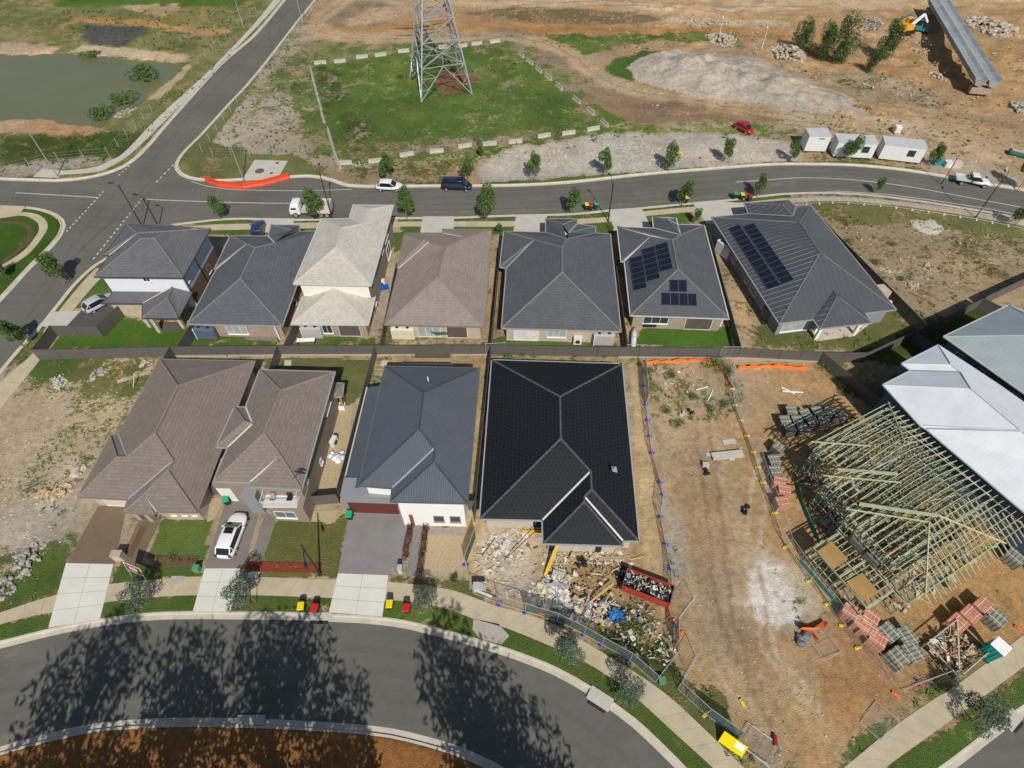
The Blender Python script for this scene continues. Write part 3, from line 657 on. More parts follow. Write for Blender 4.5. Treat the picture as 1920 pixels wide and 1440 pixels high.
band([(-60, 1170), (20, 1142), (107, 1115), (202, 1096), (320, 1084), (380, 1081), (480, 1082), (630, 1087), (737, 1092), (817, 1101), (860, 1110), (927, 1135), (990, 1152), (1052, 1177), (1102, 1207), (1140, 1230), (1177, 1252), (1247, 1300), (1310, 1357), (1392, 1437), (1440, 1490)],
     [(-60, 1192), (20, 1165), (97, 1147), (194, 1130), (275, 1120), (365, 1116), (480, 1116), (620, 1121), (725, 1124), (820, 1137), (860, 1149), (890, 1161), (947, 1177), (1015, 1204), (1085, 1235), (1155, 1277), (1200, 1315), (1260, 1370), (1337, 1440), (1385, 1490)], 'footpath', PATH, .03)
band([(1500, 1510), (1582, 1440), (1677, 1362), (1757, 1307), (1790, 1287), (1920, 1190), (2000, 1130)], [(1590, 1500), (1670, 1432), (1735, 1385), (1790, 1345), (1860, 1294), (1920, 1250), (2000, 1192)], 'footpath', PATH, .03)
band([(362, 424), (440, 420), (740, 416), (920, 415), (1025, 413), (1140, 407), (1212, 396), (1375, 381), (1402, 379), (1482, 371), (1570, 369), (1680, 377), (1800, 393), (1920, 414), (2000, 432)],
     [(362, 432), (440, 431), (740, 425), (920, 425), (1025, 423), (1140, 416), (1212, 405), (1375, 390), (1402, 388), (1482, 380), (1570, 377), (1680, 385), (1800, 402), (1920, 424), (2000, 442)], 'footpath', PATH, .03)
band([(-40, 775), (0, 718), (62, 662), (87, 612), (110, 584), (150, 535), (180, 503)], [(-10, 782), (22, 740), (80, 668), (112, 615), (137, 582), (172, 540), (205, 505)], 'footpath', PATH, .03)
band([(520, -10), (480, 41), (400, 125), (300, 217), (237, 282), (212, 299), (175, 314), (115, 320), (80, 316)], [(530, -3), (480, 52), (375, 160), (300, 236), (250, 284), (217, 307), (180, 322), (112, 328), (62, 331)], 'footpath', CONC, .03)
band([(-60, 400), (0, 400), (45, 398), (70, 402), (85, 412), (90, 425), (82, 442), (55, 475), (15, 502), (-40, 540)], [(-60, 412), (0, 409), (40, 404), (60, 410), (72, 420), (73, 432), (68, 442), (45, 470), (5, 497), (-50, 530)], 'footpath', PATH, .03)
slab([(62, 332), (80, 316), (115, 322), (110, 333)], 'slab', CONC)
slab([(0, 385), (48, 387), (38, 400), (0, 408)], 'slab', PATH, .034)
# driveways of the near row
slab([(124, 1056), (213, 1058), (188, 1160), (91, 1177)], 'driveway', CONC_W, .04, lines=4)
DRV = mat('brown stencilled driveway', (.165, .115, .075), .9, .12, .8, .01, 25)
slab([(184, 950), (237, 950), (215, 1057), (126, 1056)], 'driveway', DRV, .04)
slab([(262, 972), (302, 972), (270, 1040), (262, 1060), (224, 1058), (232, 1040)], 'driveway', DRV, .042)
CHAR = mat('charcoal driveway', (.215, .20, .195), .9, .1, .8, .004, 40)
slab([(424, 940), (492, 935), (458, 1066), (384, 1065)], 'driveway', mat('grey brown driveway', (.185, .165, .145), .9, .1, .8), .04)
slab([(498, 960), (518, 976), (488, 1066), (465, 1066)], 'driveway', mat('grey brown driveway', None), .04)
slab([(384, 1066), (452, 1066), (433, 1146), (362, 1146)], 'driveway', CONC_W, .04, lines=3)
slab([(468, 1067), (488, 1067), (484, 1083), (464, 1083)], 'slab', CONC_W, .04)
slab([(655, 959), (757, 963), (764, 985), (762, 1010), (752, 1060), (727, 1079), (634, 1074)], 'driveway', CHAR, .04)
slab([(634, 1075), (728, 1079), (717, 1156), (617, 1148)], 'driveway', CONC_W, .044, lines=3)
slab([(775, 985), (790, 985), (783, 1080), (762, 1080)], 'path', mat('slate path', (.20, .19, .18), .85, .15, 3), .044)
PEB = mat('pebble garden', (.42, .33, .20), .95, .35, 8, .03, 30)
slab([(800, 990), (872, 991), (866, 1075), (795, 1072)], 'gravel_garden', PEB, .02)
slab([(800, 990), (872, 990), (874, 1004), (800, 1003)], 'path', mat('grey pavers', (.30, .26, .22), .9, .2, 2), .05)
slab([(588, 958), (632, 958), (628, 980), (583, 978)], 'gravel_garden', PEB, .02)
slab([(395, 935), (425, 930), (400, 975), (388, 978)], 'gravel_garden', PEB, .02)
slab([(634, 760), (662, 762), (640, 945), (598, 930)], 'gravel_garden', PEB, .02)
slab([(888, 1160), (935, 1170), (955, 1192), (940, 1208), (900, 1198), (886, 1180)], 'gravel_patch', mat('crushed stone', (.40, .36, .31), .95, .3, 10, .03, 30), .03)
# driveways of the far row (concrete crossovers)
for q in ([(492, 409), (552, 410), (545, 436), (487, 436)], [(793, 406), (852, 406), (850, 436), (788, 436)], [(968, 403), (1026, 402), (1024, 436), (962, 437)], [(1142, 394), (1202, 389), (1222, 428), (1150, 432)], [(1298, 380), (1330, 377), (1396, 381), (1398, 420), (1325, 420)]):
    slab(q, 'driveway', CONC, .042)
slab([(97, 585), (152, 583), (140, 612), (80, 612), (70, 625), (62, 622)], 'driveway', CONC, .042)
slab([(152, 583), (172, 575), (218, 575), (178, 616), (125, 612)], 'driveway', mat('dark driveway', (.075, .07, .07), .9, .1), .046)
slab([(478, 300), (540, 302), (522, 333), (455, 335)], 'slab', CONC, .04)
slab([(462, 1052), (605, 1056), (601, 1074), (462, 1072)], 'garden_bed', mat('red mulch', (.20, .04, .018), .95, .3, 8, .04, 30), .05)
slab([(286, 1042), (374, 1043), (371, 1062), (288, 1061)], 'garden_bed', mat('dark mulch', (.13, .075, .045), .95, .3, 8, .04, 30), .05)
slab([(264, 988), (276, 988), (248, 1045), (236, 1045)], 'garden_bed', mat('dark mulch', None), .055)
# paint on the roads
def stripe(pts, w=.12, name='road_marking', dash=None, z=-.115):
    l = smooth_line(W(pts), .8); m = MB(); a = offset_line(l, w / 2); b = offset_line(l, -w / 2); d = 0
    for i in range(len(l) - 1):
        d += (l[i + 1] - l[i]).length
        if dash and (d % (2 * dash)) > dash: continue
        m.poly([(p.x, p.y, z) for p in (b[i], b[i + 1], a[i + 1], a[i])])
    return tag(m.build(name, PAINT), kind='structure')
stripe([(28, 360), (182, 369)], .16)
stripe([(265, 372), (330, 375), (460, 379), (548, 380)], .16)
stripe([(1380, 340), (1440, 336), (1510, 332), (1600, 336), (1700, 348), (1800, 366), (1920, 388), (2000, 404)], .16)
def dashes(a, b, k, w=.2):
    A, B = P(*a), P(*b); m = MB()
    for i in range(k):
        p = A.lerp(B, (i + .25) / k); q = A.lerp(B, (i + .72) / k); s = (B - A).normalized(); s = Vector((-s.y, s.x, 0)) * w / 2
        m.poly([(v.x, v.y, -.115) for v in (p - s, q - s, q + s, p + s)])
    tag(m.build('road_marking', PAINT), kind='structure')
dashes((122, 435), (195, 356), 13); dashes((172, 487), (268, 368), 16); dashes((244, 308), (220, 329), 4); dashes((326, 306), (290, 343), 5)
def veil(name, c, dens):
    t = NT(name); a = t.noise(.8, 6, rough=.7); t.out(c, .95, 0, .1); tr_ = t.n('BsdfTransparent'); mx = t.n('MixShader'); t.set(mx.inputs[0], t.rng(a, .38, .7, 0, dens))
    t.t.links.new(tr_.outputs[0], mx.inputs[1]); t.t.links.new(t.b.outputs[0], mx.inputs[2]); t.t.links.new(mx.outputs[0], t.t.nodes['Material Output'].inputs[0]); return t.mat
DUST = veil('tracked dust', (.34, .29, .22), .5); WORN = veil('worn wheel path', (.185, .178, .152), .5); OIL = veil('oil drip line', (.05, .048, .045), .5)
def wear(pts, w, mt, z=-.1165, nm='road_wear'):
    l = smooth_line(W(pts), 1.0); m = MB(); a = offset_line(l, w / 2); b = offset_line(l, -w / 2)
    for i in range(len(l) - 1): m.poly([(p.x, p.y, z) for p in (b[i], b[i + 1], a[i + 1], a[i])])
    tag(m.build(nm, mt), kind='structure')
def para(line, k0, k1, off): return None
for lines, offs in ((near_lines[0], (2.1, 3.7, 5.5)), (far_lines[2], (1.6, 3.2, 5.2, 6.8))):
    for j, o_ in enumerate(offs):
        s_ = -1 if lines is far_lines[2] else -1
        l = offset_line(lines, s_ * o_); l = [p for p in l if abs(p.x) < 95][: (len(l) * 2) // 3 if lines is far_lines[2] else None]
        m = MB(); a = offset_line(l, .3); b = offset_line(l, -.3)
        for i in range(len(l) - 1): m.poly([(p.x, p.y, -.1165 + .0006 * j) for p in (b[i], b[i + 1], a[i + 1], a[i])])
        tag(m.build('road_wear', WORN), kind='structure')
wear([(430, 300), (470, 240), (520, 150), (560, 60)][::-1], .5, WORN) if False else None
wear([(220, 320), (330, 210), (440, 95), (520, 10)], .6, WORN, -.1155); wear([(262, 330), (360, 210), (470, 95), (550, 10)], .6, WORN, -.1155); wear([(60, 560), (150, 440), (215, 360), (240, 320)], .6, WORN, -.115); wear([(20, 640), (120, 500), (200, 420), (290, 330)], .6, WORN, -.115)
wear([(-40, 1236), (20, 1222), (50, 1214)], .8, DUST, -.114); wear([(-40, 1400), (60, 1372), (100, 1362)], 1.0, DUST, -.1135); wear([(1440, 345), (1600, 330), (1760, 350)], 1.0, DUST, -.1145)
wear([(740, 396), (900, 396), (1100, 388), (1250, 375), (1400, 362)], .8, DUST, -.1142); wear([(510, 30), (505, 60), (512, 90), (520, 130)], .12, OIL, -.113); wear([(528, 25), (524, 60), (530, 90), (540, 120)], .12, OIL, -.113); wear([(140, 480), (180, 440), (240, 400), (330, 385)], .15, OIL, -.112)
stripe([(358, 339), (385, 347), (425, 353), (470, 355), (560, 356), (660, 354)], .12)
# ------------------------------------------------------------ houses
def parse(V):
    d = {}
    for s in V.split(';'):
        s = s.split()
        if s: d[s[0]] = (float(s[1]), float(s[2]))
    return d
def make_roof(house, V, faces, ze, loop, rm, capm, valm, gutm, pitch=23, name='roof', cap=.11, soffit=True, fixed=None):
    px = parse(V); C = {k: P(*px[k], ze) for k in px if k.islower()}
    if fixed: C.update(fixed)
    fl = faces.split()
    for f in fl:
        if not (f[0].islower() and f[1].islower()): continue
        a, b = C[f[0]], C[f[1]]; e = (b - a).normalized(); side = Vector((-e.y, e.x, 0))
        ctr = sum((P(*px[k], ze + 1) if k not in C else C[k] for k in f[2:]), Vector()) / len(f[2:])
        if (ctr - a).dot(side) < 0: side = -side
        nrm = Vector((-side.x * math.sin(R(pitch)), -side.y * math.sin(R(pitch)), math.cos(R(pitch))))
        for k in f:
            if k not in C: C[k] = PX(*px[k], nrm, a)
    m = MB(); fn = []
    for f in fl:
        pts = [C[k] for k in f]
        nv = Vector()
        for i in range(len(pts)): nv += (pts[i]).cross(pts[(i + 1) % len(pts)])
        if nv.z < 0: pts.reverse(); nv = -nv
        m.poly(pts); fn.append((f, nv.normalized(), sum(pts, Vector()) / len(pts)))
    ro = m.build(name, rm, house, uv=True)
    edges = {}
    for i, (f, nv, c) in enumerate(fn):
        for j in range(len(f)): edges.setdefault(frozenset((f[j], f[(j + 1) % len(f)])), []).append(i)
    rc = MB(); va = MB()
    for e, fi in edges.items():
        if len(e) < 2: continue
        a, b = [C[k] for k in e]
        if len(fi) == 2:
            n1, c1 = fn[fi[0]][1:]; n2, c2 = fn[fi[1]][1:]
            mid = (a + b) / 2
            up = (n1 + n2).normalized()
            conv = (c2 - mid).dot(n1) + (c1 - mid).dot(n2)
            if n1.dot(n2) > .998: continue
            d = (b - a).normalized(); L = (b - a).length; k = max(1, int(L / .42)) if cap > .09 else 1
            if conv < 0:
                rc = MB()
                for q in range(k):
                    p0 = a + d * (L * q / k); p1 = a + d * (L * (q + .96) / k)
                    rc.tube([p0 + up * (.01), p1 + up * .035], [cap, cap * 1.08], 6)
                rc.build('ridge_cap', capm, ro)
            else:
                va = MB(); s = d.cross(up).normalized() * .09
                va.poly([a - s + up * .06, b - s + up * .06, b + s + up * .06, a + s + up * .06]); va.build('valley', valm, ro)
    g = MB(); L = [C[k] for k in loop]; n = len(L)
    o = inset(L, -.06)
    for i in range(n):
        a, b = o[i], o[(i + 1) % n]
        g.bar((a.x, a.y, ze - .05), (b.x, b.y, ze - .05), .13, .12)
    g.build('gutter', gutm, ro)
    if soffit:
        s = MB(); q = inset(L, .02); q = q if area(q) < 0 else q[::-1]
        s.poly([(p.x, p.y, ze - .04) for p in q]); s.build('soffit', FRAME_W, ro)
    return ro, C
def walls(house, C, loop, z1, wm, z0=-.1, ins=.5, name='wall'):
    L = inset([C[k] for k in loop], ins)
    m = MB(); m.prism([(p.x, p.y) for p in L], z0, z1)
    wo = m.build(name, wm, house, uv=True)
    return wo, L
def opening(wo, L, i, s0, s1, z0, z1, kind='window', glass=None, frame=None, bars=1):
    n = len(L); a, b = L[i], L[(i + 1) % n]; s = 1 if area(L) > 0 else -1
    e = (b - a).normalized(); nv = Vector((e.y, -e.x)) * s
    wall = (b - a).length; p = a + e * wall * s0; q = a + e * wall * s1; w = (q - p).length; c = (p + q) / 2
    rz = math.atan2(e.y, e.x); g = glass or GLASS
    fr = frame or FRAME_W
    m = MB()
    def at(u, z, d): v = c + e * u + nv * d; return (v.x, v.y, z)
    t = .06
    for (u, zc, du, dz) in ((-w / 2, (z0 + z1) / 2, t, z1 - z0 + t), (w / 2, (z0 + z1) / 2, t, z1 - z0 + t), (0, z0, w - t, t), (0, z1, w - t, t)):
        m.box(at(u, zc, .02), (du, .08, dz), rz)
    if kind == 'window':
        for k in range(1, bars + 1): m.box(at(-w / 2 + w * k / (bars + 1), (z0 + z1) / 2, .02), (.045, .06, z1 - z0 - t), rz)
    f = m.build('window_frame' if kind == 'window' else 'door_frame', fr, wo)
    m = MB(); m.box(at(0, (z0 + z1) / 2, .005), (w - t, .03, z1 - z0 - t), rz)
    m.build({'window': 'pane', 'door': 'door_leaf', 'garage': 'door_or_shade_panel'}[kind], g, f)  # garage kind also builds flat dark panels that paint shade in open bays
    if kind == 'window' and z0 > .3:
        m = MB(); m.box(at(0, z0 - .06, .06), (w + .15, .18, .06), rz); m.build('sill', fr, wo)
TBRN = tile_mat('brown grey roof tiles', (.208, .172, .142), .84)
TBRN2 = tile_mat('taupe roof tiles', (.268, .222, .188), .9)
TCRM = tile_mat('cream roof tiles', (.48, .45, .385), .97)
TGRY = tile_mat('slate grey roof tiles', (.100, .108, .118), .8)
TGR2 = tile_mat('graphite roof tiles', (.092, .098, .106), .8)
TCH = tile_mat('charcoal brown roof tiles', (.128, .126, .131), .84)
TBLK = tile_mat('black roof tiles', (.0075, .0085, .0115), 2.8, .44, .42, .6, .3)
MDRK = metal_mat('dark ribbed roof sheet', (.088, .102, .120), .22, .02, .42, .78)
MSEAM = metal_mat('grey standing rib roof sheet', (.072, .075, .084), .76, .05, .40, 2.2, True)
MWHT = metal_mat('pale zinc roof sheet', (.66, .68, .70), .38, .006, .5, .95, True)
MBLU = metal_mat('blue grey roof sheet', (.30, .36, .37), .5, .015, .5, .94, True)
CAPB = mat('brown ridge cap', (.225, .185, .152), .8, .12, 3); CAPC = mat('cream ridge cap', (.50, .45, .37), .8, .1, 3)
CAPG = mat('grey ridge cap', (.165, .16, .155), .8, .15, 3); CAPK = mat('mortared black ridge cap', (.075, .075, .08), .8, .4, 4)
VALW = mat('bright valley flashing', (.60, .58, .54), .5, .06); VALG = mat('grey valley flashing', (.30, .33, .35), .5, .1)
GUTD = mat('charcoal gutter', (.06, .062, .066), .5, .05); GUTB = mat('brown gutter', (.22, .185, .15), .5, .05); GUTL = mat('pale gutter', (.50, .50, .47), .45, .05); GUTG = mat('grey gutter', (.30, .31, .31), .5, .05)
BRKC = brick_mat('cream brick', (.50, .40, .29), (.42, .33, .24), (.46, .40, .33)); BRKB = brick_mat('brown brick', (.20, .11, .07), (.15, .085, .055), (.2, .17, .14))
BRKT = brick_mat('tan brick', (.36, .27, .20), (.30, .22, .165), (.34, .29, .24)); REND = mat('taupe render', (.26, .215, .165), .85, .05)
BRKG = brick_mat('dark grey brick', (.13, .105, .09), (.10, .08, .07), (.2, .19, .17)); BLUEC = mat('pale blue grey cladding', (.42, .47, .52), .7, .04)
GREYR = mat('mid grey render', (.235, .245, .26), .8, .04)
def house(label, nm='house', cat='house'):
    return thing(nm, label, cat)
def tank(px, rz, label, w=2.6, d=.75, h=1.9, m=None):
    o = thing('water_tank', label, 'water tank', P(*px), rz)
    b = MB(); b.box((0, 0, h / 2), (w, d, h)); b.build('tank_body', m or CONC, o, bevel=.22)
    for s in (-1, 1):
        l = MB(); l.tube([(s * w * .22, 0, h - .01), (s * w * .22, 0, h + .03)], .2, 14); l.build('lid', DARK, o)
    l = MB(); l.tube([(-w / 2 + .15, -d / 2, h), (-w / 2 + .15, -d / 2 - .1, h - .1), (-w / 2 + .15, -d / 2 - .1, .2)], .05, 6); l.build('overflow_pipe', WHITE, o)
    return o
def post(pts, m, name='post', parent=None, w=.12, z=2.5):
    for p in pts:
        b = MB(); c = P(*p); b.box((c.x, c.y, z / 2), (w, w, z)); b.build(name, m, parent)
# --- far row
h = house('two-storey corner house with grey tiled roof, white upper wall and brown brick side')
ro, C = make_roof(h, 'a 177.5 518.8;b 342.5 520.5;c 393.8 428.8;j 361 428.5;k 361 419.5;l 312 419;d 238.8 421.3;e 196 477.5;f 205 479;R 266 447.5;S 291 447.5;U 317 434;V 258 437.5',
    'abSR bcUS efV edV dljcUV faRV USRV', 5.4, 'abcdef', TCH, CAPG, VALW, GUTD)
wo, L = walls(h, C, 'abcdef', 5.36, [mat('pale blue white cladding', (.64, .68, .71), .7, .04)])
for p, (s0, s1, z0, z1) in zip((1,) * 3, ((.06, .2, 3.6, 4.7), (.28, .36, 3.6, 4.7), (.6, .7, 1, 2.1))): opening(wo, L, 1, s0, s1, z0, z1)
opening(wo, L, 0, .5, .58, 4.3, 5.1, glass=GLASS)
a, b = L[1], L[2]; e = (b - a).normalized(); nv = Vector((e.y, -e.x)); Lw = (b - a).length
m = MB(); c = a + e * Lw / 2 + nv * .03; m.box((c.x, c.y, 1.3), (Lw - .05, .06, 2.7), math.atan2(e.y, e.x)); m.build('brick_facing', BRKB, h, uv=True)
m = MB(); c = a + e * Lw * .5 + nv * .03; m.box((c.x, c.y, 4.0), (Lw - .05, .05, 2.68), math.atan2(e.y, e.x)); m.build('side_cladding', BLUEC, h)
for t in (.02, .45): m = MB(); c = a + e * Lw * t + nv * .12; m.tube([(c.x, c.y, 0), (c.x, c.y, 5.3)], .05, 6); m.build('downpipe', DARK, h)
m = MB(); lo = make_roof(h, 'a 191 568.5;b 268 568.8;h 267.5 596;g 333.8 597;c 360 547.5;d 340 538.5;e 226 537;T 313.8 558.8;Q 322.5 538.5;Y 283 569', 'abQde hgT gcQT bhTQ ', 2.6, 'abhgcde', TCH, CAPG, VALW, GUTD, name='lower_roof', pitch=20)
wo, L = walls(h, lo[1], 'abcde', 2.56, [BRKC], ins=.45, name='lower_wall')
post([(282, 612), (300, 622), (345, 614)], BRKC, 'pier', h, .4)
slab([(290, 604), (345, 604), (342, 620), (296, 622)], 'patio', mat('dark patio', (.10, .08, .07), .9), .06)
h = house('single-storey house with slate grey tiled hip roof, second from the street corner')
DG = 'a 352.5 607;b 528.8 610.5;c 592.5 433.8;d 561 434;k 561 422.5;l 508.8 422;e 496 447;m 503 443;f 432.5 442.5;g 402.5 503.8;h 406 505;A 451 523;B 478.8 465;V 462.5 457.5;Q 515 456;S 545 431;T 532 441'
ro, C = make_roof(h, DG, 'abA bcdQBA fmQBV klST ha ghV gfV lmQTS kdQTS haABV'.replace('ha ', ''), 2.6, 'abcdklmfgh', TGRY, CAPG, VALW, GUTG)
wo, L = walls(h, C, 'abcfgh', 2.56, [BRKT])
opening(wo, L, 0, .34, .58, .5, 2.1, bars=2, glass=GLASS_L)
post([(525, 636)], WHITE, 'post', h, .14)
slab([(450, 612), (525, 612), (520, 640), (462, 637)], 'patio', mat('grey timber deck', (.20, .17, .15), .9, .15, 3), .08)
tank((392, 634), ang(P(392, 634), P(425, 636)), 'slate blue slimline water tank behind the slate grey roofed house', m=mat('slate blue plastic', (.09, .12, .17), .5, .05))
h = house('two-storey cream house with pale cream tiled roof on both levels')
ro, C = make_roof(h, 'a 551 532;b 695 535;c 737 385;d 662.5 384.5;e 655 410;f 602.5 411;A 631 463.8;B 641 427.5;Q 680 420;S 690 393.8', 'abA bcSQBA afBA cdS deQS feQB', 5.4, 'abcdef', TCRM, CAPC, VALW, GUTL, pitch=22)
wo, L = walls(h, C, 'abcdef', 5.36, [BRKT])
for s0, s1, z0, z1 in ((.12, .2, 3.6, 4.6), (.5, .58, 3.4, 4.8), (.66, .8, .4, 2.2), (.66, .8, 3.3, 4.7), (.05, .1, .8, 1.8)): opening(wo, L, 1, s0, s1, z0, z1)
a, b = L[0], L[1]; e = (b - a).normalized(); nv = Vector((e.y, -e.x)); c = (a + b) / 2 + nv * .04
m = MB(); m.box((c.x, c.y, 4.2), ((b - a).length, .07, 2.4), math.atan2(e.y, e.x)); m.build('upper_render', mat('cream render', (.72, .70, .64), .7, .04), h)
lo = make_roof(h, 'a 547 607.5;b 690 608.8;c 702.5 558.8;d 567.5 556;A 627.5 540', 'abA bcA adA', 2.6, 'abcd', TCRM, CAPC, VALW, GUTL, name='lower_roof', pitch=21)
wo, L = walls(h, lo[1], 'abcd', 2.56, [BRKT], name='lower_wall')
opening(wo, L, 0, .34, .48, .6, 2.1, bars=1); opening(wo, L, 0, .58, .9, .1, 2.1, 'garage', glass=mat('painted patio shade', (.10, .08, .07), .8))  # second one: flat dark panel, shade of the open patio painted in its colour
slab([(640, 612), (688, 612), (690, 630), (638, 630)], 'patio', mat('pinkish patio', (.42, .35, .31), .9), .06)
tank((589, 632), ang(P(580, 632), P(610, 633)), 'pale grey slimline water tank behind the cream two-storey house', m=mat('light grey plastic', (.40, .38, .37), .5, .05))
h = house('single-storey house with taupe brown tiled hip roof in the middle of the far row')
ro, C = make_roof(h, 'a 722 608.8;b 907.5 612.5;c 921 431;k 830 430;l 831 438;f 758.8 437.5;g 745 502.5;h 747.5 503.8;A 821 519.5;B 835 462.5;Q 875 446;V 805 453.8;U 795 451', 'abA bcQBA flQBU klQ kcQ ahVBA gfU ghVU VUB', 2.6, 'abckflgh'.replace('kfl', 'klf'), TBRN2, CAPB, VALW, GUTB)
wo, L = walls(h, C, 'abcfgh', 2.56, [BRKC])
opening(wo, L, 0, .3, .55, .2, 2.1, 'window', bars=2, glass=GLASS_L); opening(wo, L, 0, .62, .85, .1, 2.1, 'garage', glass=mat('painted patio shade', None))  # patio recess is a flat panel with its shade painted dark
post([(894, 632)], WHITE, 'post', h, .14)
slab([(800, 614), (900, 616), (900, 632), (800, 630)], 'patio', CONC, .06)
tank((758, 634), ang(P(740, 634), P(775, 635)), 'cream slimline water tank behind the taupe roofed house', w=2.9, m=mat('cream plastic', (.62, .57, .42), .5, .04))
h = house('single-storey house with graphite tiled hip roof and stepped garage roof, no solar panels')
ro, C = make_roof(h, 'a 941 615;b 1163.8 621;c 1143.8 438.8;m 1116 437;n 1116 425;o 1082 420;k 1082 410.5;l 1023.8 410;e 1023.8 436;f 945 433.8;g 937.5 500;h 950 502.5;A 1053.8 511;B 1053.8 463.8;V 1001 450;T 1055 421;U 1063 449;W 1066 437', 'abA bcmUBA ahVBA feUBV ghV gfV leUT klT koWT nmUW noW oWTUmn'.replace(' oWTUmn', ''), 2.6, 'abcmnoklefgh', TGR2, CAPG, VALG, GUTG)
wo, L = walls(h, C, 'abcfgh', 2.56, [BRKC])
opening(wo, L, 0, .38, .55, .8, 2.1, bars=2, glass=GLASS_L); opening(wo, L, 0, .07, .3, .1, 2.1, 'garage', glass=mat('white sliding door', (.6, .58, .55), .6))
slab([(950, 618), (1010, 618), (1010, 640), (950, 638)], 'patio', mat('pinkish patio', None), .06)
tank((1130, 645), ang(P(1110, 645), P(1150, 646)), 'pale plastic water tank with two lids behind the graphite roofed house', w=2.7, m=mat('light grey plastic', None))
h = house('single-storey house with graphite tiled roof and blue solar panels')
h6 = h
ro, C6 = make_roof(h, 'a 1182.5 591;b 1366 597.5;c 1320 422.5;n 1270 421;k 1267.5 408.8;l 1223.8 407.5;e 1226 428;f 1157.5 425;g 1165 490;h 1171 489;A 1271 505;B 1260 450;V 1220 442.5;T 1250 411;Q 1276 441', 'abA bcQBA ahVBA feQB ghV gfV leQT klT nkT ncQ nTQ fVB', 2.6, 'abcnklefgh', TGR2, CAPG, VALW, GUTL)
wo, L = walls(h, C6, 'abcfgh', 2.56, [BRKT])
opening(wo, L, 0, .12, .4, .9, 2.2, bars=2, glass=GLASS); opening(wo, L, 0, .6, .9, .1, 2.1, 'garage', glass=mat('painted patio shade', None))  # dark panel here paints the shade under the patio roof, no door
post([(1284, 613), (1350, 612)], WHITE, 'post', h, .14)
slab([(1285, 598), (1352, 600), (1350, 616), (1285, 614)], 'patio', mat('grey timber deck', None), .06)
h = house('large house with dark ribbed metal roof and two long rows of solar panels')
h7 = h
ro, C7 = make_roof(h, 'a 1461 606;b 1680 580;c 1520 385;m 1492.5 387.5;k 1478.8 375;l 1396 381;e 1403.8 401;f 1335 407.5;A 1537.5 473.8;B 1498.8 417.5;Q 1505 408;T 1467 384.5;U 1486 406', 'abA bcQBA afBA feUQB leUT klT kmUT mcQU', 2.6, 'abcmklef', MSEAM, CAPG, VALG, GUTG, cap=.07)
wo, L = walls(h, C7, 'abcf', 2.56, [GREYR])
opening(wo, L, 0, .04, .28, .4, 2.2, bars=1, glass=GLASS_L)
for s in ((.12, .2), (.3, .38), (.42, .46), (.62, .68)): opening(wo, L, 3, 1 - s[1], 1 - s[0], .8, 2.1)
lo = make_roof(h, 'd 1525 598.8;a 1537.5 616;b 1633.8 605;c 1622 588;T 1570 555.5;U 1558.8 538.8', 'abT bcUT daTU', 2.62, 'abcd', MSEAM, CAPG, VALG, GUTG, name='porch_roof', cap=.07, pitch=22)
post([(1528, 636), (1600, 627), (1528, 622), (1652, 592)], WHITE, 'post', h, .35)
slab([(1520, 615), (1530, 640), (1602, 630), (1640, 600), (1560, 600)], 'patio', mat('cream patio', (.50, .44, .36), .9), .1)
wo, L = walls(h, {'a': P(1500, 590), 'b': P(1655, 575), 'c': P(1640, 560), 'd': P(1500, 575)}, 'abcd', 2.55, [BRKC], ins=.01, name='rear_wall')
# --- near row
h = house('large single-storey house with brown tiled hip roofs and brown stencilled driveway')
ro, C = make_roof(h, 'a 147.5 931;b 241 936;p 232.5 960;q 288.8 963.8;r 293.8 958.8;s 368.8 960;t 477.5 677.5;u 300 673.8;v 222.5 813.8;w 207.5 817.5;A 220 857.5;B 238.8 857.5;D 291 812.5;E 325 863.8;F 315 882.5;G 333.8 723.8;K 268.8 928.8',
  'abEDBA rsFK stGDEF uvDG tuG pqK pbEFK awA vwAB vDB rqK', 2.6, 'abpqrstuvw', TBRN, CAPB, VALG, GUTB)
wo, L = walls(h, C, 'abrstuw', 2.56, [BRKC])
for s0, s1 in ((.13, .27), (.46, .6), (.75, .9)): opening(wo, L, 2, s0, s1, .9, 2.0, bars=1, glass=GLASS_L)
opening(wo, L, 0, .18, .97, .05, 2.1, 'garage', glass=mat('cream garage door', (.62, .56, .45), .5, .05))
post([(288, 975), (266, 972)], BRKT, 'pier', h, .45)
h = house('two-storey house with brown tiled roof, front balcony and satellite dish')
h9 = h
ro, C = make_roof(h, 'a 401 902.5;b 470 903.8;k 468.8 912.5;c 565 917.5;d 627.5 697.5;e 487.5 693.8;f 461 763.8;g 440 763.8;m 406 837.5;n 427.5 838.8;A 495 813;D 526 854.5;G 527.5 732.5;U 460 791;V 473.8 795',
  'abDA kcD cdGAD deG anVA feGA mgU mnVU fgUV bkD fVA', 5.4, 'abkcdefgmn', TBRN, CAPB, VALW, GUTG, pitch=24)
wo, L = walls(h, C, 'abkcdefgmn', 5.36, [REND])
for s0, s1, z0, z1 in ((.72, .86, 3.2, 4.9), (.1, .13, 3.4, 4.6), (.36, .40, 1.0, 1.7)): opening(wo, L, 3, s0, s1, z0, z1, glass=GLASS)
m = MB(); c = P(425, 921, 0)
hw = ro
q = [P(418, 928), P(474, 930), P(474, 918), P(420, 915)]
garage_y = P(440, 938).y
ga, gb = P(420, 938), P(478, 940)
m = MB(); m.prism([(ga.x, ga.y), (gb.x, gb.y), (gb.x, gb.y + 3), (ga.x, ga.y + 3)], 0, 3.2); w2 = m.build('garage_wall', REND, h, uv=True)
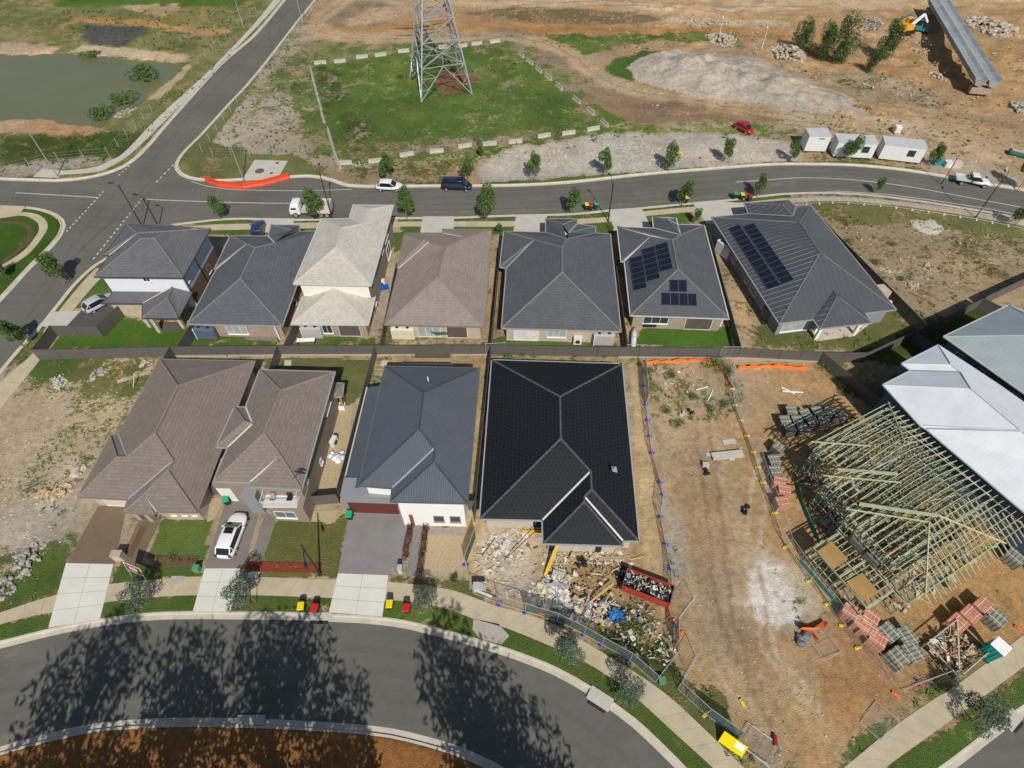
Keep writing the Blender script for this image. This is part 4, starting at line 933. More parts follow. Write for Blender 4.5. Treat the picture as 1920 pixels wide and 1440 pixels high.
opening(w2, [Vector((ga.x, ga.y)), Vector((gb.x, gb.y)), Vector((gb.x, gb.y + 3)), Vector((ga.x, ga.y + 3))], 0, .05, .9, .05, 2.4, 'garage', glass=mat('white garage door', (.72, .70, .66), .5, .04))
fa_, fb_ = P(517, 976), P(583, 979)
fr = [Vector((fa_.x, fa_.y)), Vector((fb_.x, fb_.y)), Vector((fb_.x, fb_.y + 3.6)), Vector((fa_.x, fa_.y + 3.6))]
m = MB(); m.prism([tuple(p) for p in fr], 0, 2.9); w2 = m.build('front_wall', REND, h, uv=True)
opening(w2, fr, 0, .12, .68, .8, 2.0, bars=1, glass=mat('teal reflecting glass', (.12, .18, .17), .1))
m = MB(); bx, by = fr[0].x - .25, fr[0].y - .15; bw, bd = (fr[1] - fr[0]).length * .92, 1.5
bal = thing('x', None, None) if False else None
m.box((bx + bw / 2, by + bd / 2, 3.0), (bw, bd, .14)); bal = m.build('balcony', FRAME_W, h)
m = MB()
for z in (3.12, 4.05): m.bar((bx, by, z), (bx + bw, by, z), .05); m.bar((bx, by, z), (bx, by + bd, z), .05); m.bar((bx + bw, by, z), (bx + bw, by + bd, z), .05)
for k in range(33): m.bar((bx + bw * k / 32, by, 3.1), (bx + bw * k / 32, by, 4.05), .022)
for k in range(1, 10):
    for q in (bx, bx + bw): m.bar((q, by + bd * k / 10, 3.1), (q, by + bd * k / 10, 4.05), .022)
m.build('railing', FRAME_W, bal)
for s in (.25, .75):
    m = MB(); m.box((bx + bw * s, by + .8, 3.32), (.5, .5, .06)); m.box((bx + bw * s, by + 1.05, 3.6), (.5, .06, .55)); m.build('balcony_chair', mat('mauve fabric', (.35, .28, .32), .8) if s < .5 else DARK, bal)
opening(w2, [Vector((bx, by + bd)), Vector((bx + bw, by + bd)), Vector((bx + bw, by + bd + 1)), Vector((bx, by + bd + 1))], 0, .3, .9, 3.2, 4.9, bars=2, glass=GLASS_L)
m = MB(); g1 = P(485, 948); m.prism([(g1.x - .4, g1.y - .8), (g1.x + .9, g1.y - .8), (g1.x + .9, g1.y + 3), (g1.x - .4, g1.y + 3)], 0, 3.3); m.build('porch_column', GREYR, h)
lo = make_roof(h, 'a 629 744;b 641 742;c 644 719;d 626 719;T 634 729', 'abT bcT cdT adT', 2.6, 'abcd', TBRN, CAPB, VALG, GUTG, name='lower_roof', pitch=15)
wo, L = walls(h, lo[1], 'abcd', 2.5, [REND], ins=.25, name='lower_wall')
m = MB(); dc = P(563, 884, 6.3)
n_ = Vector((.25, .75, .6)).normalized(); bm = bmesh.new()
bmesh.ops.create_cone(bm, segments=20, radius1=.55, radius2=.12, depth=.16, cap_ends=True)
rot = n_.to_track_quat('Z', 'Y').to_matrix().to_4x4()
for f in bm.faces: m.poly([tuple(Matrix.Translation(dc) @ rot @ v.co) for v in f.verts])
bm.free(); m.bar(dc, dc - n_ * .7 + Vector((-.5, 0, 0)), .05); m.bar(dc - Vector((0, 0, 0)), dc + Vector((-.3, .1, -1.0)), .05)
m.build('satellite_dish', mat('dark grey dish', (.05, .055, .06), .5), ro)
h = house('two-storey house with dark ribbed metal roof, white front wall and dark red garage door')
ro, C = make_roof(h, 'a 673.5 909.6;b 736 914.7;k 733.3 939.5;c 875.5 943;d 898 690.6;e 722.4 687;A 785.8 804.4;B 815 840.8;D 813.5 865.6;G 794.6 735.8',
  'abBA kcD cdGABD aeGA edG bkDB', 5.6, 'abkcde', MDRK, mat('charcoal ridge cap', (.05, .056, .066), .5, .1), VALG, mat('charcoal gutter trim', (.10, .115, .125), .4, .05), pitch=23, cap=.07)
wo, L = walls(h, C, 'abkcde', 5.55, [WHITE], ins=.42)
for s0, s1 in ((.50, .66), (.76, .92)): opening(wo, L, 2, s0, s1, 1.0, 2.1, bars=0, frame=GREYR, glass=GLASS)
# grey portal, garage with parapet and side skillion roof
a_ = P(652, 961); b_ = P(757, 965)
m = MB(); m.prism([(a_.x, a_.y), (b_.x, b_.y), (b_.x, b_.y + 2), (a_.x, a_.y + 2)], 0, 3.4); w2 = m.build('garage_wall', GREYR, h)
gl = [Vector((a_.x, a_.y)), Vector((b_.x, b_.y)), Vector((b_.x, b_.y + 2)), Vector((a_.x, a_.y + 2))]
opening(w2, gl, 0, .07, .98, .05, 2.3, 'garage', glass=mat('dark red garage door', (.12, .03, .02), .5, .08), frame=GREYR)
m = MB(); c_ = P(778, 985); m.box((c_.x, c_.y + .55, 1.75), (2.3, 1.0, 3.5)); w3 = m.build('portal', GREYR, h)
m = MB(); m.box((c_.x + .15, c_.y + .04, 1.1), (1.0, .06, 2.2)); m.build('front_door', mat('timber front door', (.22, .09, .03), .5), w3)
s_ = [P(643, 915, 3.1), P(673, 915, 3.5), P(713, 723, 3.5), P(688.9, 726, 3.1)]
m = MB(); m.poly(s_[::-1] if area(s_) < 0 else s_); m.build('side_roof', MDRK, h, uv=True)
m = MB(); m.bar(s_[0] + Vector((-.05, 0, -.03)), s_[3] + Vector((-.05, 0, -.03)), .13); m.build('side_gutter', mat('pale gutter', None), h)
q_ = inset([(p.x, p.y) for p in s_], .2); m = MB(); m.prism([(p.x, p.y) for p in q_], 0, 3.05); m.build('side_wall', BRKT, h, uv=True)
m = MB(); q0 = P(693, 684.5, 2.8)
v_ = [P(754, 686, 2.9), P(849, 688, 2.9), P(849, 681, 2.6), P(754, 680.5, 2.6)]
m.poly(v_ if area(v_) > 0 else v_[::-1]); m.build('rear_awning', MDRK, h, uv=True)
m = MB(); p_ = P(803, 714, 6.8); m.tube([p_, p_ + Vector((0, 0, .6))], .06, 8); m.build('vent_pipe', WHITE, ro)
h = house('single-storey unfinished house with glossy black tiled roof and white valleys')
ro, C11 = make_roof(h, 'a 900 972.5;b 1017.5 975;k 1018.8 1018.8;m 1167 1023;n 1167.5 1013.8;c 1197.5 1013.8;d 1166 682.5;e 922.5 675;A 1051.3 822.5;B 1107.5 883.8;D 1109 917.5;G 1050 743.8;T 1095 941;U 1095.5 931',
  'abBA kmT ncDU cdGABD aeGA edG kbBDUT mnUT', 2.65, 'abkmncde', TBLK, CAPK, VALW, mat('zinc gutter', (.32, .34, .34), .35, .08), pitch=24)
wo, L = walls(h, C11, 'abkmncde', 2.6, [mat('unrendered blockwork', (.46, .42, .36), .9, .15, 2)])
opening(wo, L, 0, .76, .97, .05, 2.3, 'garage', glass=mat('painted doorway shade', (.02, .02, .02), .9));  # open garage: shade inside painted as a near-black panel
for s0, s1 in ((.02, .12), (.72, .8)): opening(wo, L, 2, s0, s1, .1, 2.2, 'garage', glass=mat('painted doorway shade', None), frame=DARK)  # empty doorways, their inner shade painted on near-black panels
m = MB(); p_ = P(1152, 880, 4.3); m.box(p_, (.55, .6, .05), rx=-.1, ry=.4); m.tube([p_, p_ + Vector((0, 0, .4))], .09, 8); m.build('roof_vent', mat('lead flashing', (.32, .35, .36), .5), ro)
# --- right edge, angled houses
h = house('two-storey house with pale zinc metal roof beside the timber frame')
ro, C13 = make_roof(h, 'a 1691.9 681.9;b 1709 695;c 1656.7 721.7;d 1726 797.5;f 1737 803.5;g 2010 1035;k 2080 868;l 1868 718.6;e 1759.8 647.5;A 1783 684;B 1800.5 698;D 1820 729;G 1914 808;Q 2030 900',
  'cdGD eaA cbBD ba elBA dfG '.replace('ba ', '') + ' baAB elGDBA fgQG lkQG', 5.6, 'abcdfgkle', MWHT, mat('zinc ridge cap', (.52, .54, .56), .4, .05), VALG, mat('pale zinc gutter', (.45, .52, .58), .4, .05), pitch=22, cap=.06) if False else make_roof(h, 'a 1691.9 681.9;b 1709 695;c 1656.7 721.7;d 1726 797.5;f 1737 803.5;g 2010 1035;k 2080 868;l 1868 718.6;e 1759.8 647.5;A 1783 684;B 1800.5 698;D 1820 729;G 1914 808;Q 2030 900',
  'cdGD eaA bcDB elGDBA baAB fgQG lkQG dfG', 5.6, 'abcdfgkle', MWHT, mat('zinc ridge cap', (.52, .54, .56), .4, .05), VALG, mat('pale zinc gutter', (.45, .52, .58), .4, .05), pitch=22, cap=.06)
wo, L = walls(h, C13, 'abcdfgkle', 5.55, [mat('blue grey render', (.07, .10, .16), .8, .05)])
for i, s0, s1 in ((7, .3, .38), (7, .5, .62), (3, .3, .6), (5, .2, .25), (5, .4, .44)): opening(wo, L, i, s0, s1, 3.4, 4.6)
h = house('two-storey house with blue grey metal roof at the right edge')
ro, C14 = make_roof(h, 'a 1770.8 631;b 2010 800;c 2200 700;d 1891.9 572.5;A 1990 628;B 2080 690', 'abBA daA dcBA bcB'.replace('dcBA', 'cdAB'), 5.6, 'abcd', MBLU, mat('blue grey ridge cap', (.33, .39, .40), .4, .05), VALG, mat('sandy gutter', (.50, .48, .38), .5, .05), pitch=22, cap=.06)
wo, L = walls(h, C14, 'abcd', 5.55, [mat('deep blue grey render', (.10, .12, .17), .8, .05)])
for s0, s1 in ((.1, .16), (.3, .36), (.6, .68)): opening(wo, L, 0, s0, s1, 3.4, 4.6)
# --- solar panels (parts of the roof they are bolted to)
def solar_mat():
    t = NT('solar cells'); uv = t.uv(); sp = t.n('SeparateXYZ'); t.set(sp.inputs[0], uv)
    def ln(o, n, w):
        f = t.math('FRACT', t.math('MULTIPLY', o, n)); return t.math('GREATER_THAN', t.math('ABSOLUTE', t.math('SUBTRACT', f, .5)), .5 - w)
    g = t.math('MAXIMUM', ln(sp.outputs[0], 6, .035), ln(sp.outputs[1], 10, .035))
    t.out(t.mix(g, (.008, .010, .022), (.035, .04, .06)), .15, 0, .5); return t.mat
SOL = solar_mat(); SOLF = mat('panel frame', (.20, .21, .22), .35, .05, metal=.5)
def solar(roof, q, nu, nv, C, tri, skip=()):
    p0, p1, p2 = [C[k] for k in tri]; nrm = (p1 - p0).cross(p2 - p0).normalized(); nrm = nrm if nrm.z > 0 else -nrm
    A, B, D, E_ = [PX(*p, nrm, p0 + nrm * .14) for p in q]       # corners in order
    for i in range(nu):
        for j in range(nv):
            if (i, j) in skip: continue
            def at(u, v): return A.lerp(B, u).lerp(E_.lerp(D, u), v)
            g = .012; u0, u1, v0, v1 = i / nu, (i + 1) / nu, j / nv, (j + 1) / nv
            c = [at(u0, v0), at(u1, v0), at(u1, v1), at(u0, v1)]; ctr = sum(c, Vector()) / 4
            m = MB(); top = [ctr + (p - ctr) * .99 for p in c]
            if (top[1] - top[0]).cross(top[2] - top[0]).dot(nrm) < 0: top.reverse()
            m.poly(top, 0)
            for k in range(4):
                a, b = top[k], top[(k + 1) % 4]; m.poly([a, b, b - nrm * .05, a - nrm * .05][::-1], 0)
            o = m.build('solar_panel', [SOLF], roof)
            ins = [ctr + (p - ctr) * .955 + nrm * .004 for p in top]
            me2 = bpy.data.meshes.new('cells'); me2.from_pydata([tuple(p) for p in ins], [], [(0, 1, 2, 3)]); me2.materials.append(SOL)
            ul = me2.uv_layers.new(name='UVMap')
            for k, uvv in enumerate(((0, 0), (1, 0), (1, 1), (0, 1))): ul.data[k].uv = uvv
            me2.update(); link(bpy.data.objects.new('cells', me2), o)
roof6 = [o for o in h6.children if o.name.startswith('roof')][0]; roof7 = [o for o in h7.children if o.name.startswith('roof')][0]
# west face of the solar house: three columns stepping down
solar(roof6, [(1179.5, 485), (1203.5, 478), (1213, 539), (1188, 545)], 1, 6, C6, 'ahA')
solar(roof6, [(1202.5, 468), (1226.5, 461), (1238, 521), (1213, 528)], 1, 6, C6, 'ahA')
solar(roof6, [(1227.5, 460), (1251.5, 453), (1262, 503), (1237, 510)], 1, 5, C6, 'ahA')
solar(roof6, [(1255.5, 524), (1288, 524.5), (1288.5, 547.5), (1256, 547)], 2, 1, C6, 'abA')
solar(roof6, [(1240.5, 548), (1306, 550), (1307, 574), (1240.5, 572)], 4, 1, C6, 'abA')
solar(roof7, [(1366, 428), (1386, 420), (1464, 534.5), (1440, 543)], 1, 12, C7, 'afA')
solar(roof7, [(1393, 425), (1414, 418), (1489, 524), (1466, 533)], 1, 12, C7, 'afA')
# ------------------------------------------------------------ sheet metal boundary fences
def fence_mat(name, col):
    t = NT(name); uv = t.uv(); sp = t.n('SeparateXYZ'); t.set(sp.inputs[0], uv)
    fr = t.math('FRACT', t.math('DIVIDE', sp.outputs[0], .24)); tri = t.math('ABSOLUTE', t.math('SUBTRACT', fr, .5))
    h = t.math('MULTIPLY', tri, 3, clamp=True)
    t.out(t.scale_col(t.rgb(col), t.rng(h, 0, 1, .82, 1.1)), .5, 0, .4); t.bump(h, .03); return t.mat
FEN = fence_mat('grey sheet fence', (.115, .108, .098)); FENP = mat('fence post grey', (.085, .08, .074), .5, .05); PLINTH = mat('concrete sleeper plinth', (.38, .34, .27), .9, .12)
def sheet_fence(px, label, z=1.8, plinth=0, top=True, world=None):
    pts = world or [P(x, y, z if top else 0) for x, y in px]
    o = thing('metal_fence', label, 'fence', (pts[0].x, pts[0].y, 0)); b = o.location.copy()
    s = MB(); r = MB()
    for i in range(len(pts) - 1):
        a, c = pts[i], pts[i + 1]; L = math.hypot(c.x - a.x, c.y - a.y); k = max(1, round(L / 2.38))
        d = Vector((c.x - a.x, c.y - a.y, 0)).normalized(); rz = math.atan2(d.y, d.x)
        m_ = (a + c) / 2
        s.box((m_.x - b.x, m_.y - b.y, z / 2 + .05), (L, .035, z - .06), rz)
        r.box((m_.x - b.x, m_.y - b.y, z), (L + .04, .07, .05), rz)
        if plinth: s2 = MB(); s2.box((m_.x - b.x, m_.y - b.y, plinth / 2), (L, .12, plinth), rz); s2.build('plinth', PLINTH, o)
        for j in range(k + (1 if i == len(pts) - 2 else 0)):
            q = a + (c - a) * (j / k); pm = MB(); pm.box((q.x - b.x, q.y - b.y, z / 2 + .02), (.07, .085, z + .06), rz); pm.build('post', FENP, o)
    s.build('sheet_infill', FEN, o, uv=True); r.build('top_rail', FENP, o)
    return o
sheet_fence([(58.5, 656), (190, 653.5), (317.5, 650)], 'dark grey sheet metal fence behind the corner house lawn')
sheet_fence([(318, 650), (480, 648.5), (519, 648)], 'dark grey sheet metal fence behind the slate grey roofed house', plinth=.3)
sheet_fence([(519.5, 648), (702, 647.5)], 'dark grey sheet metal fence behind the cream two-storey house', plinth=.3)
sheet_fence([(702.5, 647.5), (919, 647)], 'dark grey sheet metal fence behind the taupe roofed house', plinth=.25)
sheet_fence([(920, 647), (1162, 651)], 'dark grey sheet metal fence between graphite roof and black roof houses')
sheet_fence([(1162.5, 651), (1389, 653)], 'dark grey sheet metal fence behind the bright green lawn', plinth=.2)
sheet_fence([(1389.5, 653), (1545, 661)], 'dark grey sheet metal fence behind the dark ribbed roof house', plinth=.3)
sheet_fence([(1545.5, 661), (1627, 661.5), (1717, 621)], 'bent dark grey sheet metal fence behind the zinc roofed house lawn')
sheet_fence([(1717.5, 621), (1845, 559.5)], 'dark grey sheet metal fence behind the blue grey roofed house lawn')
sheet_fence([(1845, 559.5), (1895, 584)], 'short dark grey sheet metal fence running down behind the blue grey roof')
sheet_fence([(1850, 556), (1920, 523), (1990, 492)], 'grey sheet metal fence along the far side of the field corner')
sheet_fence([(58.5, 656), (92.5, 611)], 'dark grey sheet metal fence beside the corner house footpath')
sheet_fence([(92.5, 611), (181, 612.5)], 'dark grey sheet metal fence between dark driveway and corner lawn')
sheet_fence([(181.5, 612), (219, 575)], 'dark grey sheet metal gate fence beside the dark driveway')
sheet_fence([(361, 602), (332, 649)], 'dark grey side fence between the corner house and slate grey roofed house')
sheet_fence([(556, 596), (531.5, 647)], 'dark grey side fence left of the cream two-storey house')
sheet_fence([(743, 492), (712, 646)], 'dark grey side fence between cream and taupe roofed houses')
sheet_fence([(937.5, 460), (920, 646)], 'dark grey side fence between taupe and graphite roofed houses')
sheet_fence([(1156, 500), (1178, 650)], 'dark grey side fence left of the solar panelled tiled house')
sheet_fence([(1330, 436), (1390.5, 652)], 'dark grey side fence right of the solar panelled tiled house')
sheet_fence([(1545, 412), (1570, 440), (1737, 607)], 'dark grey side fence between ribbed roof house and vacant field')
sheet_fence([(317.5, 651), (300, 682)], 'dark grey side fence hidden behind the large brown roof')
sheet_fence([(519, 649), (480, 760)], 'dark grey side fence between the two brown roofed houses')
sheet_fence([(702, 648), (631, 917)], 'dark grey side fence between brown two-storey house and dark metal roof house')
sheet_fence([(920, 648), (889, 962)], 'dark grey side fence between dark metal roof and black roof houses')
sheet_fence([(1545, 662), (1660, 755)], 'dark grey side fence between dirt building site and zinc roofed house')
sheet_fence([(1717, 621.5), (1756, 650)], 'dark grey side fence between zinc and blue grey roofed houses')
sheet_fence([(390, 911), (414, 910)], 'short grey metal gate fence left of the garage with green bin')
sheet_fence([(414, 909), (400, 880)], 'short grey metal return fence beside the brown two-storey house')
sheet_fence([(581, 931), (630, 927)], 'short grey metal fence facing the pebble strip')
sheet_fence([(878, 939.5), (892, 939.5)], 'short grey metal gate between white wall and black roof house')
# ------------------------------------------------------------ vehicles
PAINTS = {k: mat('car paint ' + k, c, .3, .03, 1, coat=.6) for k, c in {'white': (.74, .74, .73), 'navy': (.008, .014, .05), 'silver': (.42, .45, .50), 'red': (.42, .008, .015), 'blue': (.02, .04, .10), 'cream': (.60, .55, .44)}.items()}
CARG = mat('dark car glass', (.012, .016, .02), .06, .1, spec=.8); LAMP = mat('head lamp lens', (.25, .27, .29), .1, .05); TAIL = mat('tail lamp lens', (.35, .01, .01), .2, .05); RIM = mat('alloy rim', (.45, .46, .47), .35, .1, metal=.6)
def loft(m, st, mi=0):
    n0 = len(m.v); k = len(st[0][1])
    for x, sec in st: m.v += [(x, y, z) for y, z in sec]
    for i in range(len(st) - 1):
        for j in range(k):
            a = n0 + i * k + j; b = n0 + i * k + (j + 1) % k
            m.f.append((a, b, b + k, a + k)); m.m.append(mi)
    m.f.append(tuple(n0 + j for j in reversed(range(k)))); m.m.append(mi)
    m.f.append(tuple(n0 + (len(st) - 1) * k + j for j in range(k))); m.m.append(mi)
def sec(w, z0, z1, top=.88):
    zm = z0 + (z1 - z0) * .55
    return [(-w * .92, z0), (w * .92, z0), (w, zm), (w * .97, z0 + (z1 - z0) * .85), (w * top, z1), (-w * top, z1), (-w * .97, z0 + (z1 - z0) * .85), (-w, zm)]
def subd(o, lv=1, cr=0):
    s = o.modifiers.new('smooth', 'SUBSURF'); s.levels = lv; s.render_levels = lv
def wheel(parent, x, y, r=.33):
    m = MB(); m.tube([(0, -.11, 0), (0, .11, 0)], r, 18); o = m.build('wheel', RUB, parent, loc=(x, y, r))
    q = MB(); s = 1 if y > 0 else -1
    q.tube([(0, s * .10, 0), (0, s * .125, 0)], r * .66, 14); q.build('rim', RIM, o)
def car(name, label, cat, px, rz, paint, L=4.4, Wd=1.8, Hh=1.5, kind='suv', group=None):
    o = thing(name, label, cat, P(*px, -.12) if px[1] < 1150 else P(*px), rz, group); p = PAINTS[paint]; w = Wd / 2; h2 = L / 2
    hood = {'suv': .98, 'hatch': .92, 'van': 1.05}[kind]; zb = .24
    prof = {'suv': [(-h2, .45, .48, .74), (-h2 + .08, .8, .34, .92), (-h2 + .35, .97, .26, hood + .02), (-h2 + 1.0, 1.03, .24, hood + .04), (-.2, 1.01, .24, hood + .02), (h2 - 1.45, 1.03, .24, hood), (h2 - .8, .97, .25, hood - .05), (h2 - .4, .84, .28, .84), (h2 - .12, .60, .34, .68), (h2, .30, .42, .58)]}['suv']
    m = MB(); loft(m, [(x, sec(w * a, b, c)) for x, a, b, c in prof]); b = m.build('body', p, o, smooth=True); subd(b, 2)
    # greenhouse
    f = {'suv': (-h2 + .18, -h2 + .75, .35, 1.15), 'hatch': (-h2 + .2, -h2 + .8, .3, 1.1), 'van': (-h2 + .08, -h2 + .3, 1.0, h2 - .75)}[kind]
    g = MB(); wt = w * .72; wb = w * .90
    loft(g, [(f[0], [(-wb * .8, hood - .05), (wb * .8, hood - .05), (wb * .76, hood), (-wb * .76, hood)]), (f[1], [(-wb, hood - .05), (wb, hood - .05), (wt, Hh - .05), (-wt, Hh - .05)]), (f[2], [(-wb, hood - .05), (wb, hood - .05), (wt, Hh - .05), (-wt, Hh - .05)]), ((f[2] + f[3]) / 2, [(-wb * .97, hood - .06), (wb * .97, hood - .06), (wb * .86, (Hh + hood) / 2), (-wb * .86, (Hh + hood) / 2)]), (f[3], [(-wb * .8, hood - .08), (wb * .8, hood - .08), (wb * .74, hood - .03), (-wb * .74, hood - .03)])])
    go_ = g.build('windows', CARG, o)
    r = MB(); rl = f[2] - f[1]
    loft(r, [(f[1] - .12, sec(wt * .92, Hh - .16, Hh - .08)), (f[1] + .1, sec(wt * 1.0, Hh - .1, Hh)), ((f[1] + f[2]) / 2, sec(wt * 1.03, Hh - .09, Hh + .03)), (f[2] - .05, sec(wt, Hh - .1, Hh - .01)), (f[2] + .15, sec(wt * .93, Hh - .17, Hh - .1))])
    ro_ = r.build('roof', p, o, smooth=True)
    pl = MB()
    for s in (-1, 1):
        for x in (f[1] + .05,): pl.bar((x - (.1 if x < 0 else -.12), s * (wb + .005), hood), (x, s * (wt + .01), Hh - .08), .05)
        pl.bar((f[2], s * wt, Hh - .08), ((f[2] + f[3]) / 2, s * wb * .87, (Hh + hood) / 2), .06); pl.bar(((f[2] + f[3]) / 2, s * wb * .87, (Hh + hood) / 2), (f[3] - .1, s * wb * .82, hood), .06); pl.bar((f[1], s * wt, Hh - .08), (f[0] + .06, s * wb * .8, hood + .03), .1)
    pl.build('pillars', p, o)
    for s in (-1, 1):
        q = MB(); q.box((h2 - .38, s * w * .68, .72), (.42, .14, .12), -s * .62); q.build('headlight', LAMP, o, bevel=.03)
        q = MB(); q.box((-h2 + .1, s * w * .72, .86), (.12, .26, .3), 0); q.build('tail_light', TAIL, o, bevel=.03)
        q = MB(); q.box((f[3] - .5, s * (w + .08), hood + .06), (.14, .2, .13)); q.build('wing_mirror', p, o, bevel=.03)
        for x in (-h2 + .85, h2 - .85): wheel(o, x, s * (w - .13), .32)
    return o
car('parked_car', 'white hatchback with dark glass roof parked beside the pylon field kerb', 'car', (731, 355), R(-4), 'white', 4.3, 1.8, 1.5, 'hatch')
car('people_mover_van', 'dark navy people mover van parked on the far street', 'van', (857, 354), R(-4), 'navy', 4.9, 1.85, 1.75, 'van')
c_ = car('parked_car', 'white station wagon with sunroof parked nose-in on the near driveway', 'car', (440, 1008), ang(P(425, 1035), P(458, 950)), 'white', 4.75, 1.85, 1.55, 'suv')
m = MB(); m.box((.0, 0, 1.585), (.62, .85, .02)); m.build('sunroof', CARG, c_)
car('parked_car', 'silver hatchback parked beside the corner house', 'car', (190, 574), ang(P(172, 582), P(212, 560)) + 0, 'silver', 4.1, 1.75, 1.5, 'hatch')
car('parked_car', 'dark blue car on the driveway behind the slate grey roof', 'car', (486, 436), ang(P(486, 436), P(488, 422)), 'blue', 4.5, 1.8, 1.5, 'suv')
car('parked_car', 'small red car parked on the gravel below the dirt track', 'car', (1393, 246), ang(P(1375, 238), P(1408, 254)), 'red', 3.9, 1.68, 1.45, 'hatch')
# white tipper truck behind a tree
tr = thing('truck', 'white cab truck with cream body parked on the far street behind a tree', 'truck', P(588, 401, -.12), R(180)); tr.scale = (.92,) * 3
m = MB(); loft(m, [(1.75, sec(1.0, .55, 2.35, .9)), (2.1, sec(1.05, .45, 2.5, .88)), (3.0, sec(1.05, .45, 2.45, .86)), (3.35, sec(1.02, .45, 1.6, .95)), (3.5, sec(.98, .5, 1.2, .95))]); b = m.build('cab', PAINTS['white'], tr, smooth=True, bevel=.05)
m = MB(); m.poly([(3.08, -.82, 2.25), (3.36, -.9, 1.5), (3.36, .9, 1.5), (3.08, .82, 2.25)]); 
for s in (-1, 1): m.poly([(2.2, s * 1.07, 1.5), (3.1, s * 1.07, 1.5), (2.95, s * 1.0, 2.15), (2.25, s * 1.0, 2.15)][::s])
m.build('windscreen', CARG, tr)
m = MB(); m.box((-.6, 0, .62), (5.4, .9, .2)); m.build('chassis', DARK, tr)
m = MB()
for (x, y, dx, dy) in ((-1.5, 1.02, 3.4, .08), (-1.5, -1.02, 3.4, .08), (-3.2, 0, .08, 2.1), (.2, 0, .08, 2.1)): m.box((x, y, 1.5), (dx, dy, 1.5))
m.box((-1.5, 0, .8), (3.4, 2.1, .1)); m.box((-1.5, 0, 2.0), (3.2, 1.95, .15)); m.build('tray_body', PAINTS['cream'], tr)
m = MB(); m.box((1.0, 0, .95), (1.3, 1.9, .3)); m.build('toolbox', mat('grey steel box', (.45, .46, .46), .5), tr)
for x in (2.6, -1.6, -2.5):
    for s in (-1, 1): wheel(tr, x, s * .95, .42)
for s in (-1, 1): m = MB(); m.box((3.5, s * .75, .8), (.08, .3, .2)); m.build('headlight', LAMP, tr)
# white utility with tray
ut = thing('utility_truck', 'white utility with empty tray parked at the right end of the far street', 'ute', P(1819, 345, -.12), ang(P(1785, 338), P(1850, 347)))
m = MB(); loft(m, [(-.5, sec(.86, .4, 1.02)), (.9, sec(.9, .3, 1.05)), (1.9, sec(.9, .3, 1.0)), (2.45, sec(.82, .35, .85)), (2.6, sec(.74, .4, .7))]); b = m.build('body', PAINTS['white'], ut, smooth=True); subd(b)
m = MB(); loft(m, [(-.45, [(-.82, .98), (.82, .98), (.68, 1.6), (-.68, 1.6)]), (.55, [(-.84, .98), (.84, .98), (.68, 1.62), (-.68, 1.62)]), (1.25, [(-.8, .98), (.8, .98), (.75, 1.02), (-.75, 1.02)])]); m.build('windows', CARG, ut)
m = MB(); loft(m, [(-.5, sec(.7, 1.5, 1.66)), (.6, sec(.7, 1.52, 1.68))]); m.build('roof', PAINTS['white'], ut)
m = MB(); m.box((-1.55, 0, .82), (2.1, 1.8, .08))
for s in (-1, 1): m.box((-1.55, s * .9, .95), (2.1, .04, .25))
m.box((-2.6, 0, .95), (.04, 1.8, .25)); m.build('tray', mat('alloy tray', (.5, .5, .5), .4, .1), ut)
m = MB()
for y in (-.8, .8): m.bar((-.55, y, .8), (-.55, y, 1.75), .05)
m.bar((-.55, -.8, 1.75), (-.55, .8, 1.75), .05); m.build('headboard', DARK, ut)
for x in (-1.6, 1.75):
    for s in (-1, 1): wheel(ut, x, s * .82, .36)
# ------------------------------------------------------------ wheelie bins
def make_bin(col):
    o = thing('wheelie_bin', 'x', 'bin')
    m = MB(); loft(m, [(0, [(0, 0)] * 4)]) if False else None
    v = [(-.22, -.22, .06), (.22, -.22, .06), (.22, .24, .06), (-.22, .24, .06), (-.29, -.36, .95), (.29, -.36, .95), (.29, .36, .95), (-.29, .36, .95)]
    m.v += v; m.f += [(3, 2, 1, 0), (0, 1, 5, 4), (1, 2, 6, 5), (2, 3, 7, 6), (3, 0, 4, 7), (4, 5, 6, 7)]; m.m += [0] * 6
    m.build('bin_body', mat('dark green bin plastic', (.02, .035, .025), .5, .05), o, bevel=.03)
    m = MB(); m.v += [(-.31, -.4, .96), (.31, -.4, .96), (.31, .36, .96), (-.31, .36, .96), (-.27, -.36, 1.03), (.27, -.36, 1.03), (.27, .33, 1.08), (-.27, .33, 1.08)]
    m.f += [(3, 2, 1, 0), (0, 1, 5, 4), (1, 2, 6, 5), (2, 3, 7, 6), (3, 0, 4, 7), (4, 5, 6, 7)]; m.m += [0] * 6
    m.build('lid', mat('bin lid ' + col, {'yellow': (.72, .55, .01), 'red': (.52, .01, .015), 'green': (.01, .36, .17)}[col], .4, .05), o, bevel=.03)
    for s in (-1, 1): q = MB(); q.tube([(s * .24 - .03, .3, .1), (s * .24 + .03, .3, .1)], .1, 12); q.build('wheel', RUB, o)
    q = MB(); q.bar((-.2, .42, .98), (.2, .42, .98), .04); q.build('handle', mat('dark green bin plastic', None), o)
    return o
bins = {}
BINS = [('yellow', 708, 1142, 'near verge left of the pale driveway'), ('red', 594, 1144, 'x')]
